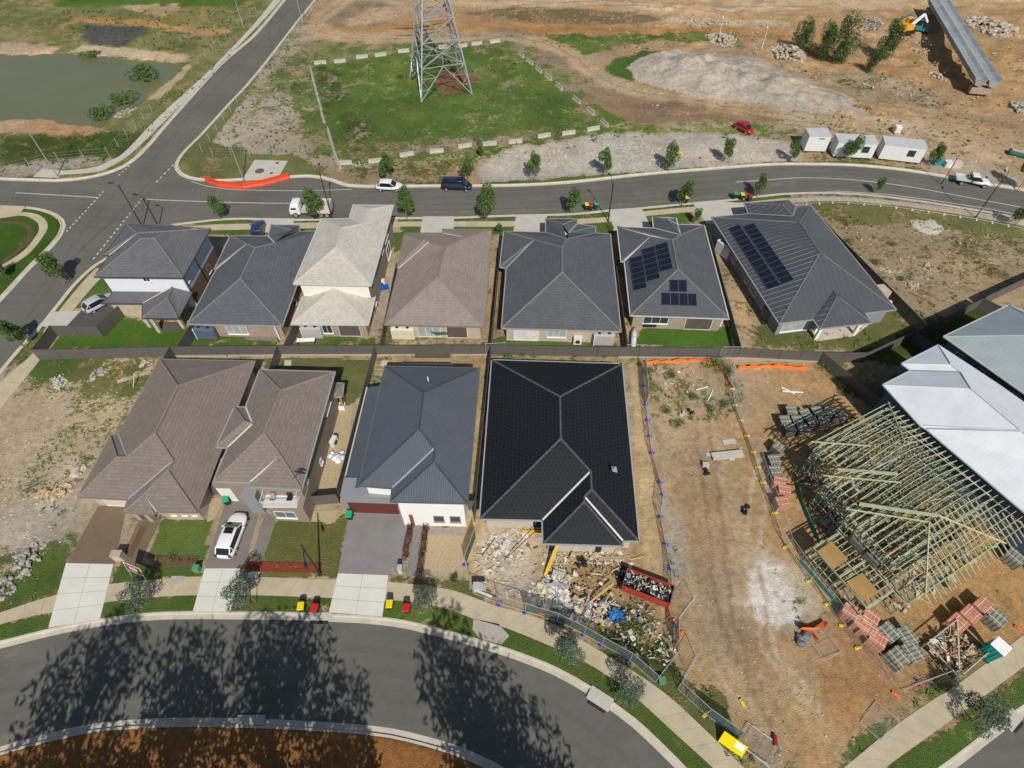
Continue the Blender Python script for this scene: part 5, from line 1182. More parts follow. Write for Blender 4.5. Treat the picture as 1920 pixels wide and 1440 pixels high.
for col, x, y, rz, lab in (('yellow', 569, 1143, .1, 'yellow-lidded wheelie bin on the shaded verge left of the wide pale driveway'), ('red', 594, 1146, -.1, 'red-lidded wheelie bin on the shaded verge left of the wide pale driveway'),
    ('yellow', 733, 1139, 0, 'yellow-lidded wheelie bin on the verge right of the wide pale driveway'), ('red', 765, 1146, 0, 'red-lidded wheelie bin beside the grey green verge tree'),
    ('green', 429, 944, .3, 'green-lidded wheelie bin in front of the white wagon bonnet'), ('green', 658, 972, 0, 'green-lidded wheelie bin beside the dark red garage door'),
    ('yellow', 1099, 393, .1, 'yellow-lidded wheelie bin in the trio beside the street lamp'), ('red', 1107, 394, 0, 'red-lidded wheelie bin in the trio beside the street lamp'), ('green', 1117, 392, 0, 'green-lidded wheelie bin in the trio beside the street lamp'),
    ('yellow', 1285, 380, .1, 'yellow-lidded wheelie bin standing alone on the far street verge'), ('green', 1376, 372, 0, 'green-lidded wheelie bin on the verge above the long solar roof'), ('yellow', 1389, 374, 0, 'yellow-lidded wheelie bin on the verge above the long solar roof'), ('red', 1403, 377, .2, 'red-lidded wheelie bin on the verge above the long solar roof')):
    z = 0
    if col not in bins:
        o = make_bin(col); bins[col] = o; o.location = P(x, y, z); o.rotation_euler.z = rz; o['label'] = lab; o['group'] = 'wheelie bins put out along the streets'
    else: dup(bins[col], P(x, y, z), rz, lab, 'wheelie bins put out along the streets')
# ------------------------------------------------------------ street lamps
def lamp(px, h, arm, rz, label, m=STEEL, r=.075):
    o = thing('street_lamp', label, 'street lamp', P(*px), rz)
    q = MB(); q.tube([(0, 0, 0), (0, 0, h * .5), (0, 0, h)], [r * 1.3, r, r * .75], 8); q.tube([(0, 0, 0), (0, 0, .25)], r * 2, 8); q.build('pole', m, o)
    q = MB(); q.tube([(0, 0, h * .82), (0, arm * .35, h * .97), (0, arm * .75, h * 1.04), (0, arm, h * 1.05)], r * .5, 6); q.build('arm', m, o)
    q = MB(); q.box((0, arm + .3, h * 1.05), (.26, .65, .1)); q.build('lantern', m, o, bevel=.03)
    return o
lamp((108, 331), 8.6, .25, 0, 'tall galvanised street lamp at the path corner by the pond')
lamp((457, 338), 8.2, .25, R(10), 'tall galvanised street lamp beside the orange barrier')
lamp((457, 52), 7.0, .8, R(60), 'distant galvanised street lamp along the path at the top left')
lamp((569, 50), 7.5, .5, R(0), 'galvanised street lamp on the right side of the hill road')
lamp((267, 425), 7, .6, R(100), 'dark street lamp behind the corner house roof', DARK)
lamp((297, 424), 5.0, .7, R(80), 'short dark lamp with bent arm behind the corner house', DARK)
lamp((622, 408), 7.5, 1.2, R(10), 'dark street lamp behind the parked truck', DARK)
lamp((1140, 415), 6.6, 1.3, R(20), 'dark street lamp on the verge beside the bin trio', DARK)
lamp((1829, 408), 6.8, 1.0, R(-25), 'dark street lamp at the right end of the far street', DARK)
o_ = lamp((600, 1077), 6.4, 1.8, R(205), 'dark street lamp beside the red mulch garden bed', DARK, .085)
lamp((1428, 92), 4, .1, 0, 'thin pale pole near the rock pile above the track', WHITE, .05); lamp((1347, 72), 4, .1, 0, 'thin pale pole left of the rock pile above the track', WHITE, .05)
lamp((1765, 345), 5, .8, R(90), 'thin dark pole behind the white utility', DARK, .05)
lamp((832, 330), .9, .05, 0, 'x', DARK, .04) if False else None
# ------------------------------------------------------------ pylon
py = thing('transmission_tower', 'tall galvanised lattice transmission tower standing in the green field', 'pylon', P(828, 172, 0))
B4 = [P(790, 195), P(880, 181), P(858, 128), P(776, 150)]
ctr = sum(B4, Vector()) / 4; py.location = ctr
hb = 5.0; rot = ang(B4[0], B4[1])
def leg_at(k, z):
    s = max(1.15, hb * (1 - z / 30)) if z < 22 else max(.9, 1.33 - (z - 22) * .03)
    a = rot + math.pi / 4 + k * math.pi / 2 + math.pi
    return Vector((math.cos(a) * s * 1.414, math.sin(a) * s * 1.414, z))
zs = [0, 5.5, 9.5, 13, 16, 18.5, 21, 23.5, 26, 28.5, 31]
for k in range(4):
    m = MB()
    for i in range(len(zs) - 1): m.bar(leg_at(k, zs[i]), leg_at(k, zs[i + 1]), .24)
    m.build('leg', STEEL, py)
m = MB()
for i in range(len(zs) - 1):
    z0, z1 = zs[i], zs[i + 1]
    for k in range(4):
        a0, b0, a1, b1 = leg_at(k, z0), leg_at((k + 1) % 4, z0), leg_at(k, z1), leg_at((k + 1) % 4, z1)
        if i == 0:
            mid = (a1 + b1) / 2; m.bar(a0, mid, .15); m.bar(b0, mid, .15)
            for t in (.35, .68): p = a0.lerp(mid, t); m.bar(p, a0.lerp(a1, t), .08); m.bar(p, a0.lerp(a1, min(1, t + .3)), .07); p = b0.lerp(mid, t); m.bar(p, b0.lerp(b1, t), .08); m.bar(p, b0.lerp(b1, min(1, t + .3)), .07)
        else:
            m.bar(a0, b1, .12); m.bar(b0, a1, .12)
            c = (a0 + b1 + b0 + a1) / 4
            m.bar(c, a0.lerp(a1, .5), .07); m.bar(c, b0.lerp(b1, .5), .07); m.bar(c, (a0 + b0) / 2, .06)
        m.bar(a1, b1, .13)
    m.bar(leg_at(0, z1), leg_at(2, z1), .1); m.bar(leg_at(1, z1), leg_at(3, z1), .1)
m.build('bracing', STEEL, py)
for z in (27, 31):
    m = MB(); d = Vector((math.cos(rot), math.sin(rot), 0))
    for s in (-1, 1):
        for k in (0, 1): m.bar(leg_at(1 if k else 0, z) * 1, d * s * 6 + Vector((0, 0, z + .3)), .12); m.bar(leg_at(2 if k else 3, z - 2.5), d * s * 6 + Vector((0, 0, z + .3)), .1)
    m.build('cross_arm', STEEL, py)
# ------------------------------------------------------------ concrete barriers round the pylon field
BAR = mat('weathered concrete barrier', (.40, .375, .315), .9, .15, 1.5, .01, 20)
def make_barrier(L=2.4):
    m = MB(); s = [(-.26, 0), (.26, 0), (.26, .1), (.12, .3), (.08, .7), (-.08, .7), (-.12, .3), (-.26, .1)]
    loft(m, [(-L / 2, s), (L / 2, s)]); return m.build('concrete_barrier', BAR)
rows = [('near', [(647, 308), (705, 304), (763, 292), (819, 286), (872, 276), (918, 272), (966, 268), (1020, 257), (1066, 252), (1112, 244)], .12),
        ('far', [(601, 120), (638, 117), (679, 109), (714, 105), (757, 98), (866, 88), (828, 91), (928, 80), (894, 84)], .2),
        ('right', [(977, 105), (993, 118), (1010, 133), (1028, 147), (1048, 164), (1081, 190), (1107, 211), (1133, 233)], None),
        ('left', [(584, 135), (587, 147), (590, 160), (593, 172), (597, 186), (601, 200), (604, 214), (607, 225), (617, 250), (620, 262), (624, 274), (627, 285), (632, 300), (636, 310)], None)]
b0 = None
for nm, ps, rz in rows:
    ws = W(ps)
    for i, p in enumerate(ws):
        a = ws[max(0, i - 1)]; b = ws[min(len(ws) - 1, i + 1)]; r_ = math.atan2(b.y - a.y, b.x - a.x) if rz is None or nm == 'near' or nm == 'far' else rz
        if nm == 'far': r_ = ang(ws[0], ws[7])
        lab = '%s pale concrete barrier %s along the %s edge of the pylon field' % (ORD[i], 'from the left' if nm in ('near', 'far') else 'from the far end', nm)
        if b0 is None: b0 = make_barrier(); o = b0; tag(o, lab, 'barrier', 'concrete barriers round the pylon field')
        else: o = b0.copy(); link(o); o['label'] = lab
        o.location = p; o.rotation_euler = (0, 0, r_ + random.uniform(-.06, .06))
# ------------------------------------------------------------ site cabins
CABW = mat('white cabin panel', (.66, .67, .66), .5, .05); CABR = mat('cabin roof sheet', (.50, .50, .49), .5, .08)
def cabin(p0, p1, dep, label, win=None, nm='site_cabin', h=2.5):
    a, b = P(*p0), P(*p1); L = (b - a).length; o = thing(nm, label, 'site cabin', ((a + b) / 2), ang(a, b))
    m = MB(); m.box((0, dep / 2, h / 2 + .3), (L, dep, h)); m.build('cabin_body', CABW, o)
    m = MB(); m.box((0, dep / 2, h + .34), (L + .12, dep + .12, .12)); m.build('roof', CABR, o)
    for x in (-L / 2 + .4, L / 2 - .4): m = MB(); m.box((x, dep / 2, .15), (.3, dep, .3)); m.build('skid', DARK, o)
    for x in (win or []):
        f = MB()
        for (u, z, du, dz) in ((x - .55, 1.75, .05, 1.0), (x + .55, 1.75, .05, 1.0), (x, 1.25, 1.1, .05), (x, 2.25, 1.1, .05), (x, 1.75, .05, 1.0)): f.box((u, -.02, z), (du, .06, dz))
        fo = f.build('window_frame', DARK, o); g = MB(); g.box((x, -.005, 1.75), (1.08, .02, .98)); g.build('pane', GLASS, fo)
    m = MB()
    for x in np.arange(-L / 2 + .6, L / 2 - .3, 1.2): m.box((x, -.004, h / 2 + .3), (.02, .02, h - .1))
    m.build('panel_joints', CABR, o); return o
c1 = cabin((1506, 286), (1546, 287), 2.6, 'small white site cabin raised on a slatted base, leftmost of three', None, h=2.6)
m = MB(); m.box((.4, -.01, 2.5), (.9, .03, .16)); m.build('vent', DARK, c1)
cabin((1560, 296), (1632, 300), 2.7, 'white site cabin with one window, middle of the three cabins', [1.6])
cabin((1645, 300), (1722, 309), 2.7, 'white site cabin with one window, rightmost of the three cabins', [1.3])
# ------------------------------------------------------------ steel footbridge, excavator, machine
A_, B_ = P(1752, 12, 1.5), P(1842, 174, 1.0)
br = thing('steel_bridge', 'long grey steel trough bridge lying across the excavation', 'bridge', (A_ + B_) / 2, ang(A_, B_))
L = (B_ - A_).length * .98
GS = mat('grey painted steel', (.26, .29, .30), .7, .25, .5)
for s in (-1, 1):
    m = MB(); c = s * 1.18; prof = [(-1.1, 2.05), (-1.0, 2.05), (-.45, 1.72), (.45, 1.72), (1.0, 2.05), (1.1, 2.05), (1.1, 1.95), (.5, .7), (-.5, .7), (-1.1, 1.95)]
    loft(m, [(-L / 2, [(c + y, z) for y, z in prof][::-1]), (L / 2, [(c + y, z) for y, z in prof][::-1])]); m.build('trough_beam', GS, br)
m = MB(); m.box((0, 0, 2.0), (L, .12, .16)); m.build('joint_strip', mat('pale dust strip', (.50, .44, .34), .9), br)
for x in (-L / 2 + 1, L / 2 - 1): m = MB(); m.box((x, 0, -.3), (1.2, 3.6, 1.2)); m.build('abutment', mat('earthy abutment', (.34, .27, .19), .9, .25), br)
ex = thing('orange_excavator', 'orange excavator working at the left end of the steel bridge', 'excavator', P(1695, 62, 0), R(20))
YEL = mat('machine orange', (.70, .33, .02), .5, .1); TEAL = mat('machine teal', (.02, .26, .26), .5, .1)
def excavator(o, body, arm, sc_=1.0):
    for s in (-1, 1): m = MB(); m.box((0, s * 1.0, .4), (3.4, .5, .75)); m.build('track', RUB, o, bevel=.15)
    m = MB(); m.box((-.3, 0, 1.3), (2.8, 2.2, 1.0)); m.build('engine_house', body, o, bevel=.1)
    m = MB(); m.box((.6, .6, 2.1), (1.3, .9, 1.4)); cb = m.build('cab', body, o, bevel=.08)
    m = MB(); m.box((.68, .6, 2.15), (1.2, .96, .9)); m.build('cab_window', CARG, cb)
    m = MB(); m.bar((1.0, -.2, 1.6), (3.2, -.2, 3.3), .45, .4); m.bar((3.2, -.2, 3.3), (5.0, -.2, 1.6), .35, .35); m.build('boom', arm, o)
    m = MB(); m.box((5.1, -.2, 1.0), (.8, .9, .8), 0, 0, 0, .4); m.build('bucket', DARK, o)
excavator(ex, YEL, WHITE); ex.scale = (1.05,) * 3
ex2 = thing('teal_excavator', 'teal excavator tucked beside the steel bridge in the trench', 'excavator', P(1722, 62, -1), R(150)); excavator(ex2, TEAL, TEAL)
# ------------------------------------------------------------ trees
STK = mat('hardwood stake', (.30, .21, .13), .9)
def crown(name, mat_, parent, blobs, n, leaf, seed, aspect=2.2, hang=0):
    r = np.random.RandomState(seed); vs = []; fs = []
    vol = np.array([b[3] ** 2 for b in blobs], float); vol /= vol.sum()
    for k in range(n):
        b = blobs[r.choice(len(blobs), p=vol)]
        d = r.normal(size=3); d /= np.linalg.norm(d); rad = b[3] * r.uniform(.45, 1.05) ** .6
        c = np.array(b[:3]) + d * rad * np.array([1, 1, b[4] if len(b) > 4 else .8])
        a = r.normal(size=3); a[2] = a[2] * (1 - hang) - hang * 2; a /= np.linalg.norm(a); q = r.normal(size=3); q -= a * q.dot(a); q /= np.linalg.norm(q)
        L = leaf * r.uniform(.6, 1.3); w_ = L / aspect; i = len(vs)
        vs += [tuple(c - a * L * .5), tuple(c + q * w_ * .5), tuple(c + a * L * .5), tuple(c - q * w_ * .5)]; fs.append((i, i + 1, i + 2, i + 3))
    me_ = bpy.data.meshes.new(name); me_.from_pydata(vs, [], fs); me_.materials.append(mat_); me_.update()
    o = bpy.data.objects.new(name, me_); return link(o, parent)
def tree_proto(label, h, cr, seed, lm, leaf=.16, n=1500, tall=1.0, trunk=.06, nb=9, group=None, nm='tree', bark=None, lo=.38, hang=0, cat='tree', aspect=2.2):
    r = random.Random(seed); o = thing(nm, label, cat)
    o['group'] = group or 'trees'
    m = MB(); top = Vector((r.uniform(-.1, .1) * h, r.uniform(-.1, .1) * h, h * .8)); pts = [Vector((0, 0, -.1)), Vector((top.x * .3, top.y * .2, h * .35)), top]
    m.tube(pts, [trunk, trunk * .75, trunk * .3], 7)
    blobs = []
    for k in range(nb):
        t = lo + (1 - lo) * (k + .5) / nb; a = r.uniform(0, 6.28); w_ = cr * (1 - abs(t - .62) * 1.3) * r.uniform(.35, .8)
        c = Vector((top.x * t + math.cos(a) * w_, top.y * t + math.sin(a) * w_, h * t)); s0 = pts[1].lerp(top, max(0, t - .35))
        m.tube([s0, s0.lerp(c, .55) + Vector((0, 0, .03 * h)), c], [trunk * .45, trunk * .3, trunk * .12], 5)
        blobs.append((c.x, c.y, c.z, cr * r.uniform(.3, .52), tall))
    m.build('trunk', bark or BARK, o)
    if nm in ('street_tree', 'gum_sapling'):
        for q in (-1, 1): st = MB(); st.bar((q * .45, .1, 0), (q * .45, .1, 1.5), .05); st.build('stake', STK, o)
    crown('crown', lm, o, blobs, n, leaf, seed, hang=hang, aspect=aspect)
    return o
BARK = mat('grey brown bark', (.16, .12, .085), .9, .2, 5)
LG = leaf_mat('mid green leaves', (.055, .105, .022), (.10, .17, .04)); LGB = leaf_mat('blue green gum leaves', (.075, .11, .07), (.15, .20, .135)); LGD = leaf_mat('dark green leaves', (.035, .07, .018), (.07, .12, .03)); LRED = leaf_mat('burgundy leaves', (.06, .012, .014), (.11, .025, .03))
T = [tree_proto('x', 4.2, 1.35, s, LG, .26, 2100, 1.35, group='young street trees along the far street', nm='street_tree') for s in (3, 8, 21)]
spots = [(415, 409, .85, 'young street tree left of the truck on the far verge'), (596, 410, 1.25, 'dense green street tree in front of the parked truck'), (763, 410, 1.15, 'upright street tree below the white hatchback'), (907, 411, 1.25, 'leafy street tree right of the navy van'), (1070, 399, 1.0, 'street tree left of the bin trio'),
         (1277, 386, 1.0, 'street tree beside the lone yellow bin'), (1419, 368, .8, 'street tree behind the trio of bins over the solar roof'), (1640, 361, .6, 'tiny street tree beside the vacant field'),
         (724, 338, 1.05, 'street tree on the pylon field verge above the white hatchback'), (878, 338, .9, 'street tree behind the navy van on the field verge'), (1001, 339, 1.0, 'field verge tree left end of the gravel strip'), (1131, 330, 1.05, 'field verge tree second along the gravel strip'), (1248, 320, 1.05, 'field verge tree beside the yellow warning sign'), (1367, 308, .95, 'field verge tree below the red car'),
         (1480, 303, .85, 'field verge tree left of the first site cabin'), (1588, 306, 1.05, 'street tree in front of the middle site cabin'), (1742, 316, .9, 'street tree right of the last site cabin'), (1908, 356, 1.1, 'street tree at the right end of the far street'), (902, 296, .5, 'small bush in the near barrier row'),
         (128, 530, 1.15, 'leafy street tree on the verge beside the corner house'), (45, 650, 1.05, 'street tree on the left verge near the footpath bend'), (12, 524, .8, 'street tree at the left edge beside the curved footpath'), (1300, 418, .6, 'small tree beside the garage of the solar panelled house'), (938, 441, .45, 'small shrub between the taupe and graphite roofs'),
         (1900, 425, .9, 'street tree at the right edge on the near verge of the far street')]
for i, (x, y, s, lab) in enumerate(spots):
    p = T[i % 3]; rot_ = (random.uniform(-.08, .08), random.uniform(-.08, .12), random.uniform(0, 6))
    if i < 3: p.location = P(x, y); p.rotation_euler = rot_; p.scale = (s,) * 3; p['label'] = lab
    else: dup(p, P(x, y), 0, lab, None, (s,) * 3, rot_)
G_ = [tree_proto('x', 3.4, 1.5, s, LGB, .16, 2600, .8, trunk=.05, lo=.42, group='grey green gum saplings along the near footpath', nm='gum_sapling', hang=.2) for s in (5, 14)]
for i, (x, y, s, lab) in enumerate([(268, 1133, 1.0, 'grey green gum sapling on the verge right of the first pale driveway'), (470, 1133, 1.12, 'grey green gum sapling in tree shade near the second pale driveway'), (806, 1142, .92, 'grey green gum sapling beside the red-lidded bin'),
                                   (1058, 1232, 1.05, 'grey green gum sapling left of the curving footpath'), (1172, 1300, .9, 'thin gum sapling near the roadside drain'), (1822, 1352, 1.15, 'gum sapling on the verge at the bottom right corner')]):
    p = G_[i % 2]
    if i < 2: p.location = P(x, y); p.scale = (s,) * 3; p['label'] = lab
    else: dup(p, P(x, y), i * 1.3, lab, None, (s,) * 3)
D_ = [tree_proto('x', 5.8, 2.8, s, LGD, .34, 3600, 1.5, trunk=.12, lo=.12, nb=12, group='dark trees beside the earthworks', nm='dark_tree') for s in (31, 44)]
for i, (x, y, s, lab) in enumerate([(1497, 98, 1.05, 'leftmost dark tree of the clump beside the rock pile'), (1535, 112, 1.1, 'second dark tree in the clump beside the rock pile'), (1570, 118, 1.3, 'tallest dark tree in the clump, right side'), (1650, 110, 1.15, 'dark tree nearest the excavator'), (1630, 135, .75, 'low bushy dark tree below the excavator')]):
    p = D_[i % 2]
    if i < 2: p.location = P(x, y); p.scale = (s * .8, s * .8, s); p['label'] = lab
    else: dup(p, P(x, y), i * 1.7, lab, None, (s * .8, s * .8, s))
# tall eucalypts standing behind the viewpoint; their shade falls on the near road
EU = [tree_proto('x', 19, 5.6, s, LGD, .9, 2900, 1.5, trunk=.32, lo=.34, nb=20, group='tall eucalypts south of the near road', nm='eucalyptus', hang=.5, aspect=3.2) for s in (51, 62)]
for i, (x, y, s, lab) in enumerate([(-30.5, -3.5, 1.0, 'tall eucalyptus at the west end of the row south of the near road'), (-24.5, -2.5, .93, 'second tall eucalyptus of the row south of the near road'), (-16.5, -3.0, 1.02, 'third tall eucalyptus of the row south of the near road'), (-11.5, -4.5, .85, 'fourth slimmer eucalyptus of the row south of the near road'), (-.5, -3.0, .96, 'fifth tall eucalyptus of the row south of the near road'), (4.2, -5.5, .85, 'eastmost eucalyptus of the row south of the near road'), (-36, -6.5, .6, 'small eucalyptus beyond the west end of the row')]):
    p = EU[i % 2]
    if i < 2: p.location = (x, y, 0); p.scale = (s * .9, s * .9, s); p['label'] = lab
    else: dup(p, (x, y, 0), i * 2.1, lab, None, (s * .9, s * .9, s))

SHADE_TREE = tree_proto('x', 4.6, 2.3, 77, LGD, .5, 1500, 1.2, trunk=.12, lo=.2, nb=10, group='unseen low trees added for shade', nm='added_shade_tree', hang=.3)  # low trees added out of view so their shadows darken the mulch strip
for i, (x, y, s) in enumerate([(-39, 1.0, 1), (-33, 1.6, .9), (-27.5, .8, 1.05), (-22, 1.5, .9), (-17, 1.0, 1), (-12.5, 1.6, .85), (-8, .6, 1), (-3, 1.2, .9), (2.5, .6, .95), (7, -.6, .9)]):
    lab = '%s unseen low tree from the west, added to shade the mulch' % ORD[i]
    if i == 0: SHADE_TREE.location = (x, y, 0); SHADE_TREE['label'] = lab
    else: dup(SHADE_TREE, (x, y, 0), i * 1.9, lab, None, (s,) * 3)
# ------------------------------------------------------------ timber framed house under construction
fo = Vector((28.95, 32.45, 0)); fang = math.atan2(5.05, 9.65)
fh = thing('timber_frame_house', 'unfinished two-storey house of greenish pine studs and open roof trusses', 'house frame', fo, fang)
# local axes: u along +x, v along -y
PINE = mat('green treated pine', (.40, .43, .28), .85, .22, 2.5); PINE2 = mat('pale pine', (.50, .47, .30), .85, .2, 2.5); PLY = mat('ply flooring', (.36, .22, .075), .8, .2, .8)
poly = [(0, 0), (10.6, 0), (10.6, 15.6), (-3.2, 15.6), (-3.2, 6.9), (-1.8, 6.9), (-1.8, 3.3), (0, 3.3)]
def inpoly(u, v):
    c = False; n = len(poly)
    for i in range(n):
        (x1, y1), (x2, y2) = poly[i], poly[(i + 1) % n]
        if (y1 > v) != (y2 > v) and u < (x2 - x1) * (v - y1) / (y2 - y1) + x1: c = not c
    return c
def cheb(u, v):
    best = 99; n = len(poly)
    for i in range(n):
        (x1, y1), (x2, y2) = poly[i], poly[(i + 1) % n]
        dx = max(min(x1, x2) - u, 0, u - max(x1, x2)); dy = max(min(y1, y2) - v, 0, v - max(y1, y2)); best = min(best, max(dx, dy))
    return best
ZE = 5.45
def rz_(u, v): return ZE + min(cheb(u, v), 4.6) * math.tan(R(24))
m = MB(); m.prism([(u, -v) for u, v in inset(poly, .45)], 0, .12)
m.prism([(-6.0, -7.8), (-2.8, -7.8), (-2.8, -13.8), (-6.0, -13.8)], 0, .12); m.build('floor_slab', mat('dusty slab', (.30, .20, .12), .9, .2, .6), fh)
def stud_wall(a, b, z0, z1, sp=.6, mm=None):
    m = MB(); A = Vector((a[0], -a[1], 0)); B = Vector((b[0], -b[1], 0)); L = (B - A).length; k = max(1, int(L / sp))
    for i in range(k + 1): p = A.lerp(B, i / k); m.bar((p.x, p.y, z0 + .05), (p.x, p.y, z1 - .05), .09, .045)
    for z in (z0 + .03, z1 - .03, (z0 + z1) / 2): m.bar((A.x, A.y, z), (B.x, B.y, z), .09, .05)
    m.bar((A.x, A.y, z0), (A.lerp(B, min(1, 2.5 / L)).x, A.lerp(B, min(1, 2.5 / L)).y, z1), .05, .03)
    m.build('stud_wall', mm or PINE, fh)
ip = [(p.x, p.y) for p in inset(poly, .5)]
for i in range(len(ip)):
    for z0, z1 in ((.12, 2.65), (2.95, 5.4)): stud_wall(ip[i], ip[(i + 1) % len(ip)], z0, z1)
for z0, z1 in ((.12, 2.65), (2.95, 5.4)):
    for a, b in (((5.2, .6), (5.2, 15.6)), ((.6, 4.2), (10, 4.2)), ((-2, 8.4), (10, 8.4)), ((-2, 12.2), (10, 12.2)), ((7.8, 4.2), (7.8, 12.2)), ((2.4, 4.2), (2.4, 12.2))): stud_wall(a, b, z0, z1)
for a, b in (((-6, 7.8), (-6, 13.8)), ((-6, 13.8), (-2.8, 13.8)), ((-6, 7.8), (-2.8, 7.8)), ((-6, 10.8), (-2.8, 10.8)), ((-4.4, 7.8), (-4.4, 13.8))): stud_wall(a, b, .12, 2.65)
m = MB(); k = 0
for v in np.arange(.8, 16, .45):
    us = [u for u in np.arange(-2.6, 10.2, .2) if inpoly(u, v)]
    if us and not 4.2 < v < 6: m.bar((us[0] + .5, -v, 2.8), (us[-1] - .3, -v, 2.8), .045, .24)
m.build('floor_joists', PINE, fh)
for v in np.arange(7.3, 14.8, .6):
    pass
m = MB()
for v in np.arange(7.3, 13.6, .5): m.bar((-6.1, -v - .4, 2.78), (-2.8, -v - .4, 2.78), .05, .15)
m.bar((-6.1, -7.8, 2.9), (-6.1, -13.9, 2.9), .05, .1); m.bar((-4.5, -7.8, 2.9), (-4.5, -13.9, 2.9), .05, .1); m.build('low_roof_frame', PINE, fh)
for (u0, v0, du, dv, z, rzz) in ((.6, 1.4, 2.4, 2.6, 2.95, 0), (-6.1, 8.1, 1.9, 1.9, 2.95, .05), (-6.0, 11.4, 1.9, 1.9, 2.95, -.05), (5.6, 9, 2.2, 2.8, 2.95, 0), (3.2, 12.8, 2.2, 2.4, 2.95, 0), (6, 12.8, 3.4, 2.4, 2.95, 0), (2.9, 8.8, 1.8, 1.8, 2.95, 0), (6.0, 1.2, 1.8, 2.4, 2.95, 0)):
    m = MB(); m.box((u0 + du / 2, -(v0 + dv / 2), z), (du, dv, .03), rzz); m.build('plywood_sheet', PLY, fh)
r = random.Random(4)
for v in np.arange(.15, 16.1, .6):
    us = [u for u in np.arange(-2.8, 10.8, .1) if inpoly(u, v)]
    if not us: continue
    a, b = us[0] - .35, us[-1] + .35; m = MB(); off = r.uniform(-.15, .15)
    pts = [(u, rz_(max(us[0], min(us[-1], u)), v) - (.15 if u in (a, b) else 0)) for u in [a] + [x for x in np.arange(us[0], us[-1], .9)] + [b]]
    for (u1, z1), (u2, z2) in zip(pts, pts[1:]): m.bar((u1, -v, z1), (u2, -v, z2), .05, .1)
    m.bar((us[0], -v, ZE), (us[-1], -v, ZE), .05, .1)
    kk = list(np.arange(us[0] + .9, us[-1], 1.25))
    for i_, u in enumerate(kk):
        z = rz_(u, v)
        if z - ZE > .35: m.bar((u, -v, ZE), (u, -v, z), .04, .07); m.bar((u, -v, z), (min(u + 1.25, us[-1]), -v, ZE), .04, .07)
    m.build('roof_truss', PINE if r.random() < .7 else PINE2, fh)
m = MB()
for u in np.arange(-2.9, 10.6, .6):
    d = max(.3, min(u + 3.2, 10.6 - u, 4.4)); m.bar((u, -16.1, ZE - .18), (u, -(15.6 - d), rz_(u, 15.6 - d) + .06), .05, .1)
m.build('jack_rafters', PINE2, fh)
for (u0, v0, u1, v1, hh, mm) in ((.02, .02, 3.3, 3.4, .14, PINE2), (-1.8, 3.32, 2.3, 7.5, .14, PINE2), (-3.2, 6.92, 1.1, 11.2, .14, PINE2), (10.5, .1, 6.0, 4.6, .12, PINE), (-.2, 3.5, 3.0, 6.7, .4, PINE), (-1.8, 7.1, 2.3, 11.2, .4, PINE), (7.0, 15.5, 2.4, 11.2, .14, PINE2), (-3.1, 15.5, 1.1, 11.3, .12, PINE2)):
    m = MB(); z0 = rz_(max(.01, u0), max(.01, v0)) ; z1 = rz_(u1, v1)
    m.bar((u0, -v0, z0 + .1), (u1, -v1, z1 + .12), .07 if hh < .3 else .12, hh); m.build('hip_beam', mm, fh)
m = MB()
for a, b in (((1, 1.5), (4, 1)), ((-.5, 5), (4, 5.5)), ((3, 10), (8, 11)), ((8, 3), (9.5, 12))): m.bar((a[0], -a[1], rz_(*a) + .1), (b[0], -b[1], rz_(*b) + .1), .05, .03)
m.build('metal_strap', mat('bright strap', (.6, .6, .6), .4), fh)
for (u, v, du, dv) in ((-.9, 6.6, .8, 2.0), (-2.4, 9.4, .9, 1.3), (-2.4, 11.0, .9, 1.3)):
    m = MB(); m.box((u, -v, 3.35), (du, dv, .75)); m.build('bundle', mat('grey wrapped bundle', (.17, .17, .14), .7), fh)
# clutter on the frame's floor so that the lattice is not empty
r = random.Random(9); cols = [PINE, PINE2, mat('brick red scraps', (.35, .12, .06), .8), mat('grey scraps', (.22, .23, .22), .8), DARK]
m = MB()
for k in range(420):
    u, v = r.uniform(-2, 10), r.uniform(.8, 15.5)
    if inpoly(u, v): m.box((u, -v, r.choice((.2, .25, 3.0))), (r.uniform(.2, 1.6), r.uniform(.05, .35), r.uniform(.04, .2)), r.uniform(0, 3.14), r.choice((0, 0, 1, 1, 2, 3, 4)))
tag(m.build('offcuts', cols, fh), kind='stuff')
m = MB(); Mf = Matrix.Translation(fo) @ Matrix.Rotation(fang, 4, 'Z')
for line in (((-.6, 1.5), (-1.6, 3), (-2.5, 5), (-3.4, 7.2)), ((-6.35, 7.6), (-6.4, 11), (-6.35, 14.2))):
    gp = [Mf @ Vector((u, -v, 0)) for u, v in line]
    m = MB()
    for a, b in zip(gp, gp[1:]): q = Vector((0, 0, .55)); m.poly([a, b, b + q, a + q]); m.bar(a + q, b + q, .06)
    tag(m.build('green_netting', mat('green netting', (.02, .22, .15), .7)), 'strip of green netting along the %s left foot of the timber frame' % ('upper' if line[0][0] > -1 else 'lower'), 'netting')
